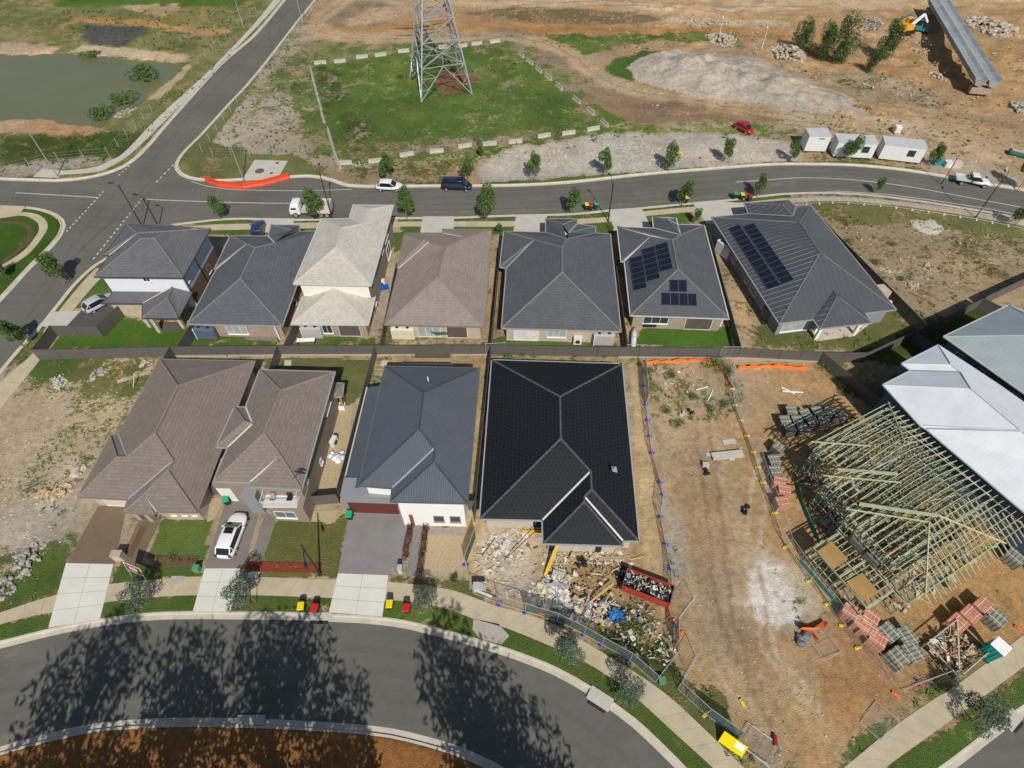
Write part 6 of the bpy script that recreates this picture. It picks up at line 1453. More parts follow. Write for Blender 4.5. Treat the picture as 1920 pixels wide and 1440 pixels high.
# ------------------------------------------------------------ brick and block pallets
def stripe_mat(name, c1, c2, per=.23):
    t = NT(name); tc = t.n('TexCoord').outputs['Object']; sp = t.n('SeparateXYZ'); t.set(sp.inputs[0], tc)
    f = t.math('FRACT', t.math('DIVIDE', sp.outputs[0], per)); g = t.math('FRACT', t.math('DIVIDE', sp.outputs[1], .11)); h = t.math('FRACT', t.math('DIVIDE', sp.outputs[2], .086))
    k = t.math('GREATER_THAN', f, .74); l = t.math('MAXIMUM', t.math('GREATER_THAN', g, .9), t.math('GREATER_THAN', h, .88))
    n_ = t.rng(t.noise(6, 3), .3, .7, .8, 1.15)
    c = t.mix(t.math('MAXIMUM', k, t.math('MULTIPLY', l, .35)), c1, c2); t.out(t.scale_col(c, n_), .85, 0, .2); return t.mat
SB = {'grey': stripe_mat('grey bricks', (.27, .265, .20), (.10, .10, .085)), 'red': stripe_mat('red bricks', (.44, .17, .10), (.58, .30, .20))}
PALW = mat('pallet wood', (.33, .26, .17), .9, .2, 3)
def make_pallet(kind):
    o = thing('brick_pallet', 'x', 'brick pallet')
    m = MB()
    for x in (-.45, 0, .45): m.box((x, 0, .06), (.1, 1.0, .1))
    for y in np.arange(-.42, .5, .21): m.box((0, y, .13), (1.05, .12, .03))
    m.build('pallet', PALW, o)
    m = MB(); rr = random.Random(3)
    for i in range(4):
        for j in range(2): m.box((-.38 + i * .255, -.24 + j * .49, .15 + (.44)), (.245, .48, .88 + rr.uniform(-.02, .02)))
    m.build('bricks', SB[kind], o)
    for y in (-.25, .25): m = MB(); m.box((0, y, 1.045), (1.03, .03, .01)); m.build('strap', mat('packing strap', (.7, .7, .68), .4), o)
    return o
pp = {}
PAL = [('grey', 1484, 769, 0, 1, 'at the back left of the shaded stack group'), ('grey', 1510, 775, 15, 1, 'second in the back row of the shaded stack group'), ('grey', 1532, 770, 10, 1, 'third in the back row of the shaded stack group'), ('grey', 1555, 770, -20, 1, 'at the right end of the back row of stacks'),
  ('grey', 1472, 787, 2, 1, 'at the left of the middle row of stacks'), ('grey', 1495, 787, 2, 1, 'second in the middle row of stacks'), ('grey', 1481, 802, 8, 1, 'front left of the shaded stack group'), ('grey', 1505, 803, 5, 1, 'front middle of the shaded stack group'), ('grey', 1522, 789, 12, 1, 'in deep shade in the middle of the stack group'), ('grey', 1545, 790, -8, 1, 'at the front right of the stack group'), ('grey', 1577, 779, -30, 1, 'under the lattice shadow at the far right'),
  ('grey', 1460, 838, 40, 1, 'turned askew above the striped pair'), ('grey', 1452, 862, 5, 1.05, 'in the column above the red bricks, upper'), ('grey', 1454, 882, 5, 1.05, 'in the column above the red bricks, lower'), ('red', 1462, 902, -15, 1, 'topmost of three beside the yellow footed fence'), ('red', 1471, 918, -12, 1, 'middle of three beside the yellow footed fence'), ('red', 1467, 941, 5, 1, 'lowest of three beside the yellow footed fence'),
  ('red', 1597, 1146, -40, 1.2, 'top left of the red group by the netting'), ('red', 1634, 1158, -40, 1.1, 'right one of the red group by the netting'), ('red', 1618, 1168, -40, 1.1, 'middle of the red group by the netting'), ('red', 1630, 1180, -40, 1.1, 'fourth in the red group by the netting'), ('red', 1647, 1198, -40, 1.15, 'bottom one of the red group'),
  ('grey', 1667, 1185, -60, 1.3, 'alone between red group and long grey stack'), ('grey', 1700, 1192, -72, 1.3, 'upper half of the long grey stack'), ('grey', 1712, 1222, -72, 1.3, 'lower half of the long grey stack'), ('grey', 1685, 1232, -62, 1.3, 'low at the left of the long grey stack'),
  ('red', 1797, 1168, 33, 1.2, 'left of the three by the teal toilet'), ('red', 1821, 1152, 33, 1.2, 'middle of the three by the teal toilet'), ('red', 1846, 1136, 33, 1.2, 'right of the three by the teal toilet'), ('grey', 1868, 1157, -55, 1.3, 'beside the teal toilet'), ('grey', 1905, 1043, -55, 1.3, 'at the right edge below the frame'), ('grey', 1925, 1030, -55, 1.3, 'partly cut by the right edge')]
for kind, x, y, a, s, lab in PAL:
    l = '%s brick pallet %s' % ('striped grey' if kind == 'grey' else 'orange red', lab); z = P(x, y, 1.0); z.z = 0
    if kind not in pp: o = make_pallet(kind); pp[kind] = o; o.location = z; o.rotation_euler.z = R(a); o.scale = (s * 1.12, s * 1.12, 1.05); o['label'] = l; o['group'] = kind + ' brick pallets on the building site'
    else: dup(pp[kind], z, R(a), l, kind + ' brick pallets on the building site', (s * 1.12, s * 1.12, 1.05))
# ------------------------------------------------------------ temporary fencing
GAL = mat('galvanised tube', (.50, .52, .54), .4, .1, 3, metal=.3)
def mesh_mat(name, c, dens):
    t = NT(name); t.out(c, .8, 0, .1); tr_ = t.n('BsdfTransparent'); mx = t.n('MixShader'); t.set(mx.inputs[0], dens)
    t.t.links.new(tr_.outputs[0], mx.inputs[1]); t.t.links.new(t.b.outputs[0], mx.inputs[2])
    t.t.links.new(mx.outputs[0], t.t.nodes['Material Output'].inputs[0]); return t.mat
CLOTH = mesh_mat('green shade cloth', (.05, .13, .095), .42)
def make_panel(cloth):
    o = thing('mesh_barrier', 'x', 'mesh fence'); m = MB(); L = 2.4
    for x in (-L / 2, L / 2): m.tube([(x, 0, .1), (x, 0, 2.05)], .022, 6)
    for z in (.15, 2.05): m.tube([(-L / 2, 0, z), (L / 2, 0, z)], .022, 6)
    m.tube([(0, 0, .15), (0, 0, 2.05)], .014, 5); m.build('frame', GAL, o)
    m = MB()
    if cloth: m.box((0, .02, 1.08), (L - .06, .006, 1.8)); m.build('shade_cloth', CLOTH, o)
    m = MB()
    for x in np.arange(-L / 2 + .1, L / 2, .1): m.bar((x, 0, .16), (x, 0, 2.04), .005)
    for z in np.arange(.3, 2.0, .28): m.bar((-L / 2, 0, z), (L / 2, 0, z), .005)
    m.build('wire_mesh', GAL, o); return o
PN = {}
PSC = 1.14
def panel(c, rz, lab, cloth=False, rot=None, sx=1):
    g = 'green clothed fence panels' if cloth else 'open mesh fence panels'
    if cloth not in PN: o = make_panel(cloth); PN[cloth] = o; o.location = c; o.rotation_euler = rot or (0, 0, rz); o.scale = (sx, 1, 1); o['label'] = lab; o['group'] = g
    else: dup(PN[cloth], c, rz, lab, g, (sx, 1, 1), rot)
FT = {}
FCOL = {'blue': (.05, .08, .48), 'yellow': (.70, .56, .03), 'orange': (.75, .16, .02), 'white': (.6, .6, .57)}
def foot(px, col, rz, lab):
    c = P(*px) if not isinstance(px, Vector) else px
    if col not in FT:
        m = MB(); m.box((0, 0, .075), (.62, .24, .15)); o = m.build('ballast_block', mat('foot ' + col, FCOL[col], .6, .06), bevel=.04); FT[col] = o; m = MB()
        m.tube([(-.15, 0, .15), (-.15, 0, .17)], .05, 8); m.build('socket', DARK, o)
    else: o = FT[col].copy(); link(o); [link(ch.copy(), o) for ch in FT[col].children]
    o.location = c; o.rotation_euler = (0, 0, rz); tag(o, lab, 'ballast block', 'plastic fence ballast blocks')
def run(pts, where, cloth=(), feet=None, kind='base'):
    w_ = W(pts); n = 0; k0 = 0
    for i in range(len(w_) - 1):
        a, b = w_[i], w_[i + 1]; L = (b - a).length; k = max(1, round(L / 2.42))
        for j in range(k):
            p, q = a.lerp(b, j / k), a.lerp(b, (j + 1) / k)
            cl = cloth == 'all' or n in cloth
            panel((p + q) / 2, ang(p, q), '%s %s fence panel %s' % (ORD[n], 'green clothed' if cl else 'open mesh', where), cl, sx=(q - p).length / 2.42)
            if feet and n > 0: foot(p, feet, ang(p, q) + 1.4 + random.uniform(-.3, .3), '%s foot under the %s panel %s' % (feet, ORD[n], where))
            n += 1
run([(1206, 690), (1211, 760), (1222, 850), (1238, 905), (1243, 930), (1238, 970), (1248, 1022), (1258, 1070), (1262, 1125)], 'from the back, right of the black roof house', (0, 1), 'blue')
run([(892, 1008), (873, 1060), (887, 1113)], 'from the house, left of the rubble yard', 'all', 'blue')
run([(887, 1113), (936, 1132), (985, 1147), (1045, 1165), (1095, 1190), (1128, 1209), (1180, 1238), (1228, 1280)], 'from the left, along the rubble yard front', (2, 3, 4, 5, 6, 7), 'blue')
run([(1228, 1280), (1273, 1222)], 'from the path, at the first open gate', (), None)
run([(1270, 1292), (1304, 1232)], 'from the path, at the second open gate', (), None)
run([(1270, 1292), (1322, 1340), (1384, 1384)], 'from the gate, along the dirt lot front', (1, 2), 'yellow')
run([(1265, 1212), (1264, 1172), (1300, 1125)], 'from the gate, beside the orange feet', (0,), 'blue')
run([(1368, 700), (1378, 760), (1412, 848), (1430, 905), (1452, 962), (1472, 1026), (1516, 1090), (1551, 1133), (1608, 1215), (1672, 1280)], 'from the back, between the two dirt lots', (), 'yellow')
run([(1487, 386), (1560, 380), (1650, 386), (1740, 398), (1830, 412), (1920, 430)], 'from the left, along the vacant field front', (), 'white')
run([(1690, 1295), (1760, 1270)], 'from the left, beside the bicycle', (), None)
for i, (x, y, a) in enumerate(((1253, 1143, 80), (1259, 1163, 10), (1271, 1185, 85), (1277, 1190, 70), (1678, 1302, -40), (1908, 1178, -50))): foot((x, y), 'orange', R(a), '%s orange fence foot from the left, loose on the ground' % ORD[i])
foot((1391, 1318), 'yellow', R(-70), 'loose yellow fence foot lying on the open dirt'); foot((1129, 1178), 'yellow', R(-75), 'yellow fence foot standing in the rubble by the front fence')
for i, (x, y, a, lab) in enumerate(((1531, 742, -52, 'mesh fence panel lying flat above the brick stacks'), (1625, 1332, 40, 'mesh fence panel lying flat near the lower right footpath'), (1560, 1195, -65, 'mesh fence panel lying flat beside the orange heap'), (1430, 1370, -35, 'upper fence panel of the heap leaning by the yellow sign'), (1440, 1378, -40, 'lower fence panel of the heap by the yellow sign'))):
    panel(P(x, y, .12) + Vector((math.sin(R(a)), -math.cos(R(a)), 0)) * 0 + Vector((0, 0, 0)), 0, lab, False, (R(84), 0, R(a)))
panel(P(930, 665, 0), R(5), 'mesh fence panel leaning at the back fence behind the black roof', False)
panel(P(1366, 672, 0), R(0), 'mesh fence panel leaning on the back fence of the dirt lots', False); panel(P(1190, 668, 0), R(-2), 'mesh fence panel leaning on the fence above the orange netting', False)
# yellow site sign with white box
def board(name, px, wd, ht, z0, rz, tilt, col, label, cat, white=None, lines=None, legs=True):
    o = thing(name, label, cat, P(*px), rz); o.rotation_euler = (tilt, 0, rz)
    m = MB(); m.box((0, 0, z0 + ht / 2), (wd, .03, ht)); bo = m.build('board', mat(name + ' face', col, .5, .04), o)
    if white: m = MB(); m.box((white[0], -.018, z0 + white[1]), (white[2], .006, white[3])); m.build('white_panel', WHITE, bo)
    if legs:
        m = MB()
        for x in (-wd / 2 + .05, wd / 2 - .05): m.bar((x, .03, 0), (x, .03, z0 + ht), .06)
        m.build('legs', GAL, o)
    return o, bo
board('site_sign', (1366, 1408), 1.9, 1.15, .2, R(-35), R(-35), (.72, .60, .0), 'tilted yellow site sign with a white panel by the lower footpath', 'sign', (.45, .75, .7, .55))
# real estate style board by the first driveway
o_, b_ = board('display_board', (262, 1088), 1.9, 1.2, 1.2, R(-20), R(-12), (.62, .60, .55), 'leaning display board with red printed panel near the first driveway', 'sign')
m = MB(); m.box((0, -.02, 1.8), (1.7, .006, 1.0)); m.build('printed_panel', mat('dark print', (.09, .04, .035), .6), b_)
for k in range(3): m = MB(); m.box((-.1 + k * .12, -.026, 2.1 - k * .28), (1.1 - k * .15, .004, .16)); m.build('print_line', mat('print red', (.6, .13, .09), .6) if k != 1 else WHITE, b_)
o_ = thing('warning_sign', 'yellow diamond warning sign on a thin post beside the gravel strip', 'sign', P(1270, 316)); m = MB(); m.bar((0, 0, 0), (0, 0, 2.6), .06); m.build('post', GAL, o_)
m = MB(); m.box((0, -.05, 2.5), (.75, .03, .75), 0, 0, 0, R(45)); d_ = m.build('diamond', mat('warning yellow', (.75, .55, .01), .5), o_)
m = MB(); m.box((0, -.07, 2.5), (.1, .01, .4)); m.build('symbol', DARK, d_)
o_ = thing('small_sign', 'small red sign on a thin post along the gravel strip', 'sign', P(1308, 314)); m = MB(); m.bar((0, 0, 0), (0, 0, 1.8), .05); m.build('post', GAL, o_); m = MB(); m.box((0, -.04, 1.7), (.4, .02, .4)); m.build('plate', mat('sign red', (.6, .05, .04), .5), o_)
o_ = thing('street_sign', 'yellow street name blade on a pole at the right end of the street', 'sign', P(1872, 352), R(60)); m = MB(); m.bar((0, 0, 0), (0, 0, 2.8), .07); m.build('post', DARK, o_); m = MB(); m.box((.3, 0, 2.6), (1.1, .04, .5)); m.build('blade', mat('warning yellow', None), o_)
# orange water filled barrier on the far street
wb = W([(386, 338), (411, 348), (455, 352), (499, 345), (543, 333)]); ORW = mat('orange barrier plastic', (.66, .07, .02), .5, .06); k = 0; b0 = None
for a, b in zip(wb, wb[1:]):
    n_ = max(1, round((b - a).length / 1.9))
    for j in range(n_):
        p, q = a.lerp(b, j / n_), a.lerp(b, (j + 1) / n_); c = (p + q) / 2; c.z = -.12
        if b0 is None:
            m = MB(); s_ = [(-.25, 0), (.25, 0), (.25, .2), (.12, .45), (.1, .95), (-.1, .95), (-.12, .45), (-.25, .2)]; loft(m, [(-.95, s_), (.95, s_)]); b0 = m.build('water_barrier', ORW); o = b0
            m = MB(); m.box((0, 0, .97), (.3, .12, .05)); m.build('filler_cap', mat('barrier cap', (.5, .05, .02), .5), o)
        else: o = b0.copy(); link(o); [link(ch.copy(), o) for ch in b0.children]
        o.location = c; o.rotation_euler = (0, 0, ang(p, q)); o.scale = ((q - p).length / 1.9, 1, 1)
        tag(o, '%s orange plastic barrier segment from the left on the far street' % ORD[k], 'road barrier', 'orange water filled barriers'); k += 1
for x, y, r_ in ((487, 321, .75), (520, 306, .3), (509, 325, .3)):
    m = MB(); c = P(x, y); m.tube([(c.x, c.y, .03), (c.x, c.y, .055)], r_, 20); tag(m.build('manhole_cover', mat('rusty cover', (.12, .09, .07), .8)), {487: 'large round manhole cover on the pale slab', 520: 'small round cover at the back of the pale slab', 509: 'small round cover at the front of the pale slab'}[x], 'manhole cover')
for x, y, w_, h_, lab in ((1125, 1310, 1.5, 1.1, 'large roadside drain pit on the curving kerb'), (600, 1156, 1.6, .7, 'drain pit in the kerb below the bins'), (125, 0, 1, 1, ''), (1897, 1350, 1.2, .9, 'drain grate on the kerb at the right corner'), (470, 1350, 1.8, .7, 'drain pit on the mulch side kerb')):
    if not lab: continue
    c = P(x, y); a = -.55 if x == 1125 else .6 if x == 1897 else 0
    o = thing('drain_pit', lab, 'drain', c, a); m = MB(); m.box((0, 0, .03), (w_ + .5, h_, .06)); m.build('lintel', CONC, o); m = MB(); m.box((0, -h_ * .5, -.08), (w_, .5, .06)); m.build('grate', DARK, o)
for x, y, lab in ((333, 1086, 'pale rectangular pit lid on the footpath'), (1208, 1288, 'dark framed pit lid on the curving footpath')):
    m = MB(); c = P(x, y); m.box((c.x, c.y, .035), (1.3 if x < 400 else 1.0, .6, .012), 0 if x < 400 else -.6); tag(m.build('pit_lid', mat('pit lid grey', (.36, .36, .34), .8)), lab, 'pit lid')
# ------------------------------------------------------------ skip bin and rubble
sk = [P(1177.5, 1066, 1.1), P(1262.5, 1096, 1.1), P(1255, 1134, 1.1), P(1170, 1099, 1.1)]; c = sum(sk, Vector()) / 4; c.z = 0; a = (ang(sk[0], sk[1]) + ang(sk[3], sk[2])) / 2
s = thing('skip_bin', 'red steel skip full of mixed rubbish in front of the black roof house', 'skip', c, a); L_, W_ = 4.3, 1.75
RED = mat('worn red steel', (.36, .045, .03), .5, .2, 2); m = MB()
for t in (-1, 1): m.box((0, t * W_ / 2, .6), (L_, .06, 1.1)); 
m.build('side_plate', RED, s); m = MB(); m.box((-L_ / 2, 0, .6), (.06, W_, 1.1)); m.box((L_ / 2, 0, .6), (.06, W_, 1.1)); m.box((0, 0, .08), (L_, W_, .08)); m.build('end_plate', mat('rusty inside steel', (.16, .10, .09), .8), s)
SC = [mat('scrap pale plaster', (.60, .56, .50), .85, .2, 3), mat('scrap white board', (.60, .57, .50), .8, .1), mat('scrap black plastic', (.02, .02, .02), .4), mat('scrap cream foam', (.58, .50, .34), .8), mat('scrap blue wrap', (.20, .30, .38), .5), mat('scrap timber', (.42, .31, .17), .85), mat('scrap grey board', (.34, .33, .31), .8), mat('scrap red pipe', (.30, .09, .05), .6), mat('scrap teal', (.08, .15, .14), .6)]
def heap(name, label, cat, pts, n, hmax, wts, size=(.1, .6), seed=1, parent=None, loc=None, ext=None, flat=.35, z0=0):
    rr = random.Random(seed); m = MB(); ch = [i for i, w0 in enumerate(wts) for _ in range(w0)]
    if parent is None:
        w_ = W(pts); cx = sum(p.x for p in w_) / len(w_); cy = sum(p.y for p in w_) / len(w_); x0, x1 = min(p.x for p in w_), max(p.x for p in w_); y0, y1 = min(p.y for p in w_), max(p.y for p in w_)
        A_ = np.array([(p.x, p.y) for p in w_])
    k = 0; tries = 0
    while k < n and tries < n * 20:
        tries += 1
        if parent is None:
            x, y = rr.uniform(x0, x1), rr.uniform(y0, y1)
            if not pip(np.array([x]), np.array([y]), A_)[0]: continue
            d = min(1, math.hypot((x - cx) / (x1 - x0), (y - cy) / (y1 - y0)) * 2); h = hmax * (1 - d) * rr.uniform(.2, 1)
        else: x, y = rr.uniform(-ext[0], ext[0]), rr.uniform(-ext[1], ext[1]); h = z0 + rr.uniform(0, hmax)
        sz = size[0] + (size[1] * 1.3 - size[0]) * rr.random() ** 2.2; mi = rr.choice(ch); k += 1
        t = rr.random()
        if t < .35: m.box((x, y, h + .05), (sz, sz * rr.uniform(.4, 1), .03), rr.uniform(0, 3.14), mi, rr.uniform(-flat, flat), rr.uniform(-flat, flat))
        elif t < .6: m.box((x, y, h + .06), (sz * 2, .07, .06), rr.uniform(0, 3.14), mi, 0, rr.uniform(-flat, flat) * .4)
        else: random.seed(k + seed); m.rocks((x, y, h + .04), sz * .3, mi)
    o = m.build(name, SC, parent); 
    return tag(o, label if parent is None else None, cat if parent is None else None, None, 'stuff')
heap('skip_contents', None, None, None, 420, .35, (1, 2, 11, 1, 1, 1, 3, 0, 1), (.06, .34), 5, s, None, (L_ / 2 - .15, W_ / 2 - .12), .5, .55)
heap('rubble_pile', 'white board and timber rubble in front of the garage of the black roof house', 'rubble', [(925, 1000), (985, 985), (990, 1020), (960, 1060), (925, 1080), (895, 1070), (905, 1030)], 260, .18, (5, 5, 0, 2, 0, 3, 2, 0, 0), (.1, .6), 2)
heap('rubble_pile', 'pale plasterboard rubble heap in the middle of the front yard', 'rubble', [(1010, 1095), (1050, 1060), (1070, 1080), (1065, 1120), (1050, 1140), (1000, 1140), (990, 1110)], 330, .3, (4, 5, 1, 3, 1, 1, 3, 0, 1), (.12, .75), 3)
heap('rubble_pile', 'mixed coloured rubble with red pipes near the front fence', 'rubble', [(1040, 1130), (1100, 1120), (1150, 1130), (1160, 1165), (1100, 1170), (1050, 1150)], 330, .25, (3, 3, 2, 2, 2, 2, 2, 3, 2), (.1, .6), 4)
heap('rubble_pile', 'loose rubble scattered among weeds behind the front fence', 'rubble', [(1150, 1130), (1230, 1150), (1260, 1250), (1200, 1240), (1130, 1180)], 160, .15, (2, 3, 0, 1, 1, 1, 1, 2, 0), (.08, .4), 6)
heap('rubble_pile', 'black wrap and scraps spilling left of the skip', 'rubble', [(1155, 1065), (1180, 1060), (1178, 1100), (1160, 1105)], 90, .4, (1, 1, 8, 0, 1, 1, 1, 0, 0), (.15, .5), 7)
heap('rubble_pile', 'broken boards along the front wall of the black roof house', 'rubble', [(1030, 1035), (1170, 1030), (1190, 1060), (1110, 1060), (1035, 1058)], 140, .12, (3, 3, 1, 2, 0, 3, 2, 0, 0), (.1, .5), 8)
heap('rubble_pile', 'thin litter of scraps in the back of the weedy vacant lot', 'rubble', [(1220, 690), (1290, 690), (1330, 720), (1280, 740), (1225, 720)], 70, .1, (2, 3, 0, 1, 0, 1, 1, 2, 0), (.06, .3), 9)
heap('scattered_scraps', 'thin spread of white scraps and dust over the whole rubble yard', 'scraps', [(895, 990), (1015, 985), (1025, 1030), (1190, 1030), (1215, 1060), (1160, 1110), (1255, 1150), (1270, 1250), (1180, 1220), (1050, 1155), (925, 1118), (890, 1070)], 420, .05, (5, 4, 1, 3, 0, 4, 5, 1, 1), (.04, .4), 31)
heap('board_sheets', 'large pale plasterboard sheets dropped on the rubble', 'boards', [(1000, 1085), (1075, 1065), (1110, 1120), (1080, 1150), (1000, 1125)], 30, .25, (3, 6, 0, 3, 1, 0, 4, 0, 0), (.5, 1.0), 33)
tp = thing('blue_tarp', 'crumpled bright blue tarp on the rubble by the front fence', 'tarp', P(1158, 1158))
m = MB(); rr = random.Random(2); g = [[(i * .22 - .8 + rr.uniform(-.12, .12), j * .26 - .5 + rr.uniform(-.2, .2), .1 + rr.uniform(0, .5)) for j in range(5)] for i in range(8)]
for i in range(7):
    for j in range(4): m.poly([g[i][j], g[i + 1][j], g[i + 1][j + 1], g[i][j + 1]])
m.build('tarp_sheet', mat('tarp blue', (.03, .15, .38), .5, .3, 4), tp)
def plank(px0, px1, w_, h_, mm, lab, z0=.1, z1=.1, nm='plank', cat='plank'):
    m = MB(); a, b = P(px0[0], px0[1], z0), P(px1[0], px1[1], z1); m.bar(a, b, w_, h_); tag(m.build(nm, mm), lab, cat)
YB = mat('yellow beam', (.58, .42, .05), .7, .1)
plank((1046, 1020), (1022, 1080), .30, .12, YB, 'yellow beam leaning from the front wall of the black roof house', 1.2, .1)
plank((980, 997), (1016, 998), .35, .1, YB, 'yellow board lying at the garage opening of the black roof house')
plank((945, 1050), (1007, 993), .06, .06, mat('dark bar', (.08, .06, .04), .8), 'long dark bar across the rubble in front of the garage', .3, 1.0)
plank((895, 1066), (918, 1048), .16, .06, TIMB2, 'pale timber leaning on the left rubble')
plank((905, 1044), (930, 1010), .14, .06, TIMB2, 'long brown timber on the left rubble', .4, .3)
plank((1122, 1048), (1182, 1045), .4, .1, PALW, 'wide board below the front wall', .1, .1)
plank((1180, 1050), (1208, 1043), .12, .08, TIMB2, 'short timber beside the white pipe')
plank((1105, 1130), (1150, 1095), .14, .1, TIMB2, 'weathered post in the churned soil left of the skip', .2, .5); plank((1096, 1137), (1110, 1105), .12, .1, PALW, 'grey post standing askew in the rubble', .1, .9)
plank((1465, 726), (1490, 738), .14, .1, WHITE, 'white plank crossing another on the dirt'); plank((1467, 733), (1506, 736), .14, .1, WHITE, 'lower white plank beside the flat fence panel', .2, .2)
plank((1326, 808), (1335, 735), .1, .08, PALW, 'x', .1, .1) if False else None
plank((1305, 731), (1327, 725), .1, .08, WHITE, 'pale stick among weeds in the vacant lot'); plank((1328, 750), (1336, 733), .1, .08, WHITE, 'second pale stick among weeds in the vacant lot')
plank((1335, 856), (1393, 850), .85, .22, CONC, 'long pale concrete plank lying on the dirt', .25, .25, 'concrete_plank', 'plank')
for x, y, w_, d_, lab in ((1367, 828, 1.4, .6, 'cracked pale slab above the long concrete panel'), (1372, 860, .6, .4, 'small pale slab below the long concrete panel'), (1328, 852, .5, .4, 'tiny pale slab left of the long concrete panel')):
    m = MB(); m.box(P(x, y, .06), (w_, d_, .1), .15); tag(m.build('concrete_slab', CONC), lab, 'slab')
m = MB(); m.box(P(1323, 872, .25), (.65, .5, .45), -.15); tag(m.build('block_stack', CONC), 'small pale block above the black bag', 'block')
def bag(px, r_, lab, mm=None, n=5, seed=1):
    random.seed(seed); m = MB(); c = P(*px)
    for k in range(n): m.rocks((c.x + random.uniform(-r_, r_) * .8, c.y + random.uniform(-r_, r_) * 1.1, r_ * .35), r_ * .8)
    tag(m.build('plastic_bag', mm or mat('black plastic', (.015, .015, .017), .35)), lab, 'plastic bag')
bag((1326, 885), .35, 'black plastic sheet below the small pale block'); bag((1398, 957), .4, 'crumpled black plastic on the open dirt', seed=4); bag((1089, 1055), .4, 'black plastic scrap on the soil by the front wall', seed=6); bag((1294, 773), .3, 'black scrap beside the round pale stump', seed=8)
bag((1276, 778), .5, 'round pale stump in the weedy lot', mat('pale stump', (.42, .40, .36), .9), 2, 9)
bag((1507, 1200), .6, 'grey wrapped bundle under the orange netting heap', mat('grey wrap', (.13, .15, .16), .5), 4, 3)
ON = mat('orange netting', (.85, .16, .015), .7, .12, 3)
def netting(pts, h, lab, seed=0, wv=.15):
    rr = random.Random(seed); l = smooth_line(W(pts), .5); m = MB(); prev = None
    for p in l:
        o_ = rr.uniform(-wv, wv); hh = h * rr.uniform(.6, 1.15); cur = (Vector((p.x, p.y, 0)), Vector((p.x + o_, p.y + .1 + o_, hh * .6)), Vector((p.x + o_ * .5, p.y - .1, hh)))
        if prev: m.poly([prev[0], cur[0], cur[1], prev[1]]); m.poly([prev[1], cur[1], cur[2], prev[2]])
        prev = cur
    tag(m.build('orange_netting', ON), lab, 'safety netting')
netting([(1210, 682), (1250, 680), (1310, 678), (1335, 684)], .7, 'orange safety netting along the back of the weedy lot', 1)
netting([(1335, 684), (1355, 700), (1372, 730)], .5, 'orange netting trailing down beside the weeds', 2); netting([(1384, 692), (1420, 690), (1470, 690), (1512, 695)], .75, 'orange safety netting along the back of the right dirt lot', 3)
netting([(1572, 726), (1588, 720)], .5, 'small orange netting scrap by the side fence', 4); netting([(1592, 738), (1600, 742)], .4, 'lower orange netting scrap by the side fence', 5); netting([(1895, 1005), (1925, 1030)], .7, 'orange netting at the right edge under the frame', 6)
netting([(1508, 1182), (1520, 1190), (1530, 1205)], .9, 'left strand of the orange netting heap on open dirt', 7, .4); netting([(1500, 1180), (1535, 1178), (1545, 1172)], .8, 'upper strand of the orange netting heap on open dirt', 8, .4)
# portable toilet
t_ = thing('portable_toilet', 'teal portable toilet with white roof beside the lower right footpath', 'portable toilet', P(1846, 1226), R(33)); TL = mat('teal plastic', (.01, .26, .24), .45, .05)
m = MB(); m.box((0, 0, 1.15), (1.1, 1.1, 2.1)); m.build('cabin', TL, t_)
for k in (-1, 0, 1):
    for (x, y, dx, dy) in ((k * .3, -.56, .12, .03), (-.56, k * .3, .03, .12)): m = MB(); m.box((x, y, 1.1), (dx, dy, 1.7)); m.build('rib', mat('teal rib', (.015, .34, .31), .45), t_)
m = MB(); m.box((0, 0, 2.24), (1.2, 1.2, .12)); m.build('roof', WHITE, t_, bevel=.05); m = MB(); m.box((0, 0, .05), (1.2, 1.2, .1)); m.build('base', DARK, t_); m = MB(); m.box((.1, -.58, 1.3), (.2, .02, .3)); m.build('label_plate', mat('magenta sticker', (.3, .03, .12), .5), t_)
# waste cage
c = P(1782, 1222); wc = thing('waste_cage', 'mesh waste cage full of timber offcuts and bricks beside the toilet', 'waste cage', c, R(30)); m = MB()
for z in (.1, 1.2):
    for t in (-1, 1): m.bar((-2, t * 1.5, z), (2, t * 1.5, z), .07); m.bar((t * 2, -1.5, z), (t * 2, 1.5, z), .07)
for x in (-2, 0, 2):
    for t in (-1, 1): m.bar((x, t * 1.5, 0), (x, t * 1.5, 1.2), .07)
m.bar((-2, -1.5, 1.2), (2, 1.5, 1.2), .09); m.build('cage_frame', PINE2, wc)
SC2 = SC; o = heap('cage_contents', None, None, None, 420, .5, (2, 3, 1, 1, 0, 7, 1, 4, 2), (.1, .55), 12, wc, None, (1.85, 1.4), .4, .2)
for i_, mm in ((6, mat('scrap green timber', (.33, .36, .18), .85)),): o.data.materials[i_] = mm
m = MB(); m.box((0, -1.56, .65), (4, .02, 1.0)); m.build('green_cloth', CLOTH, wc)
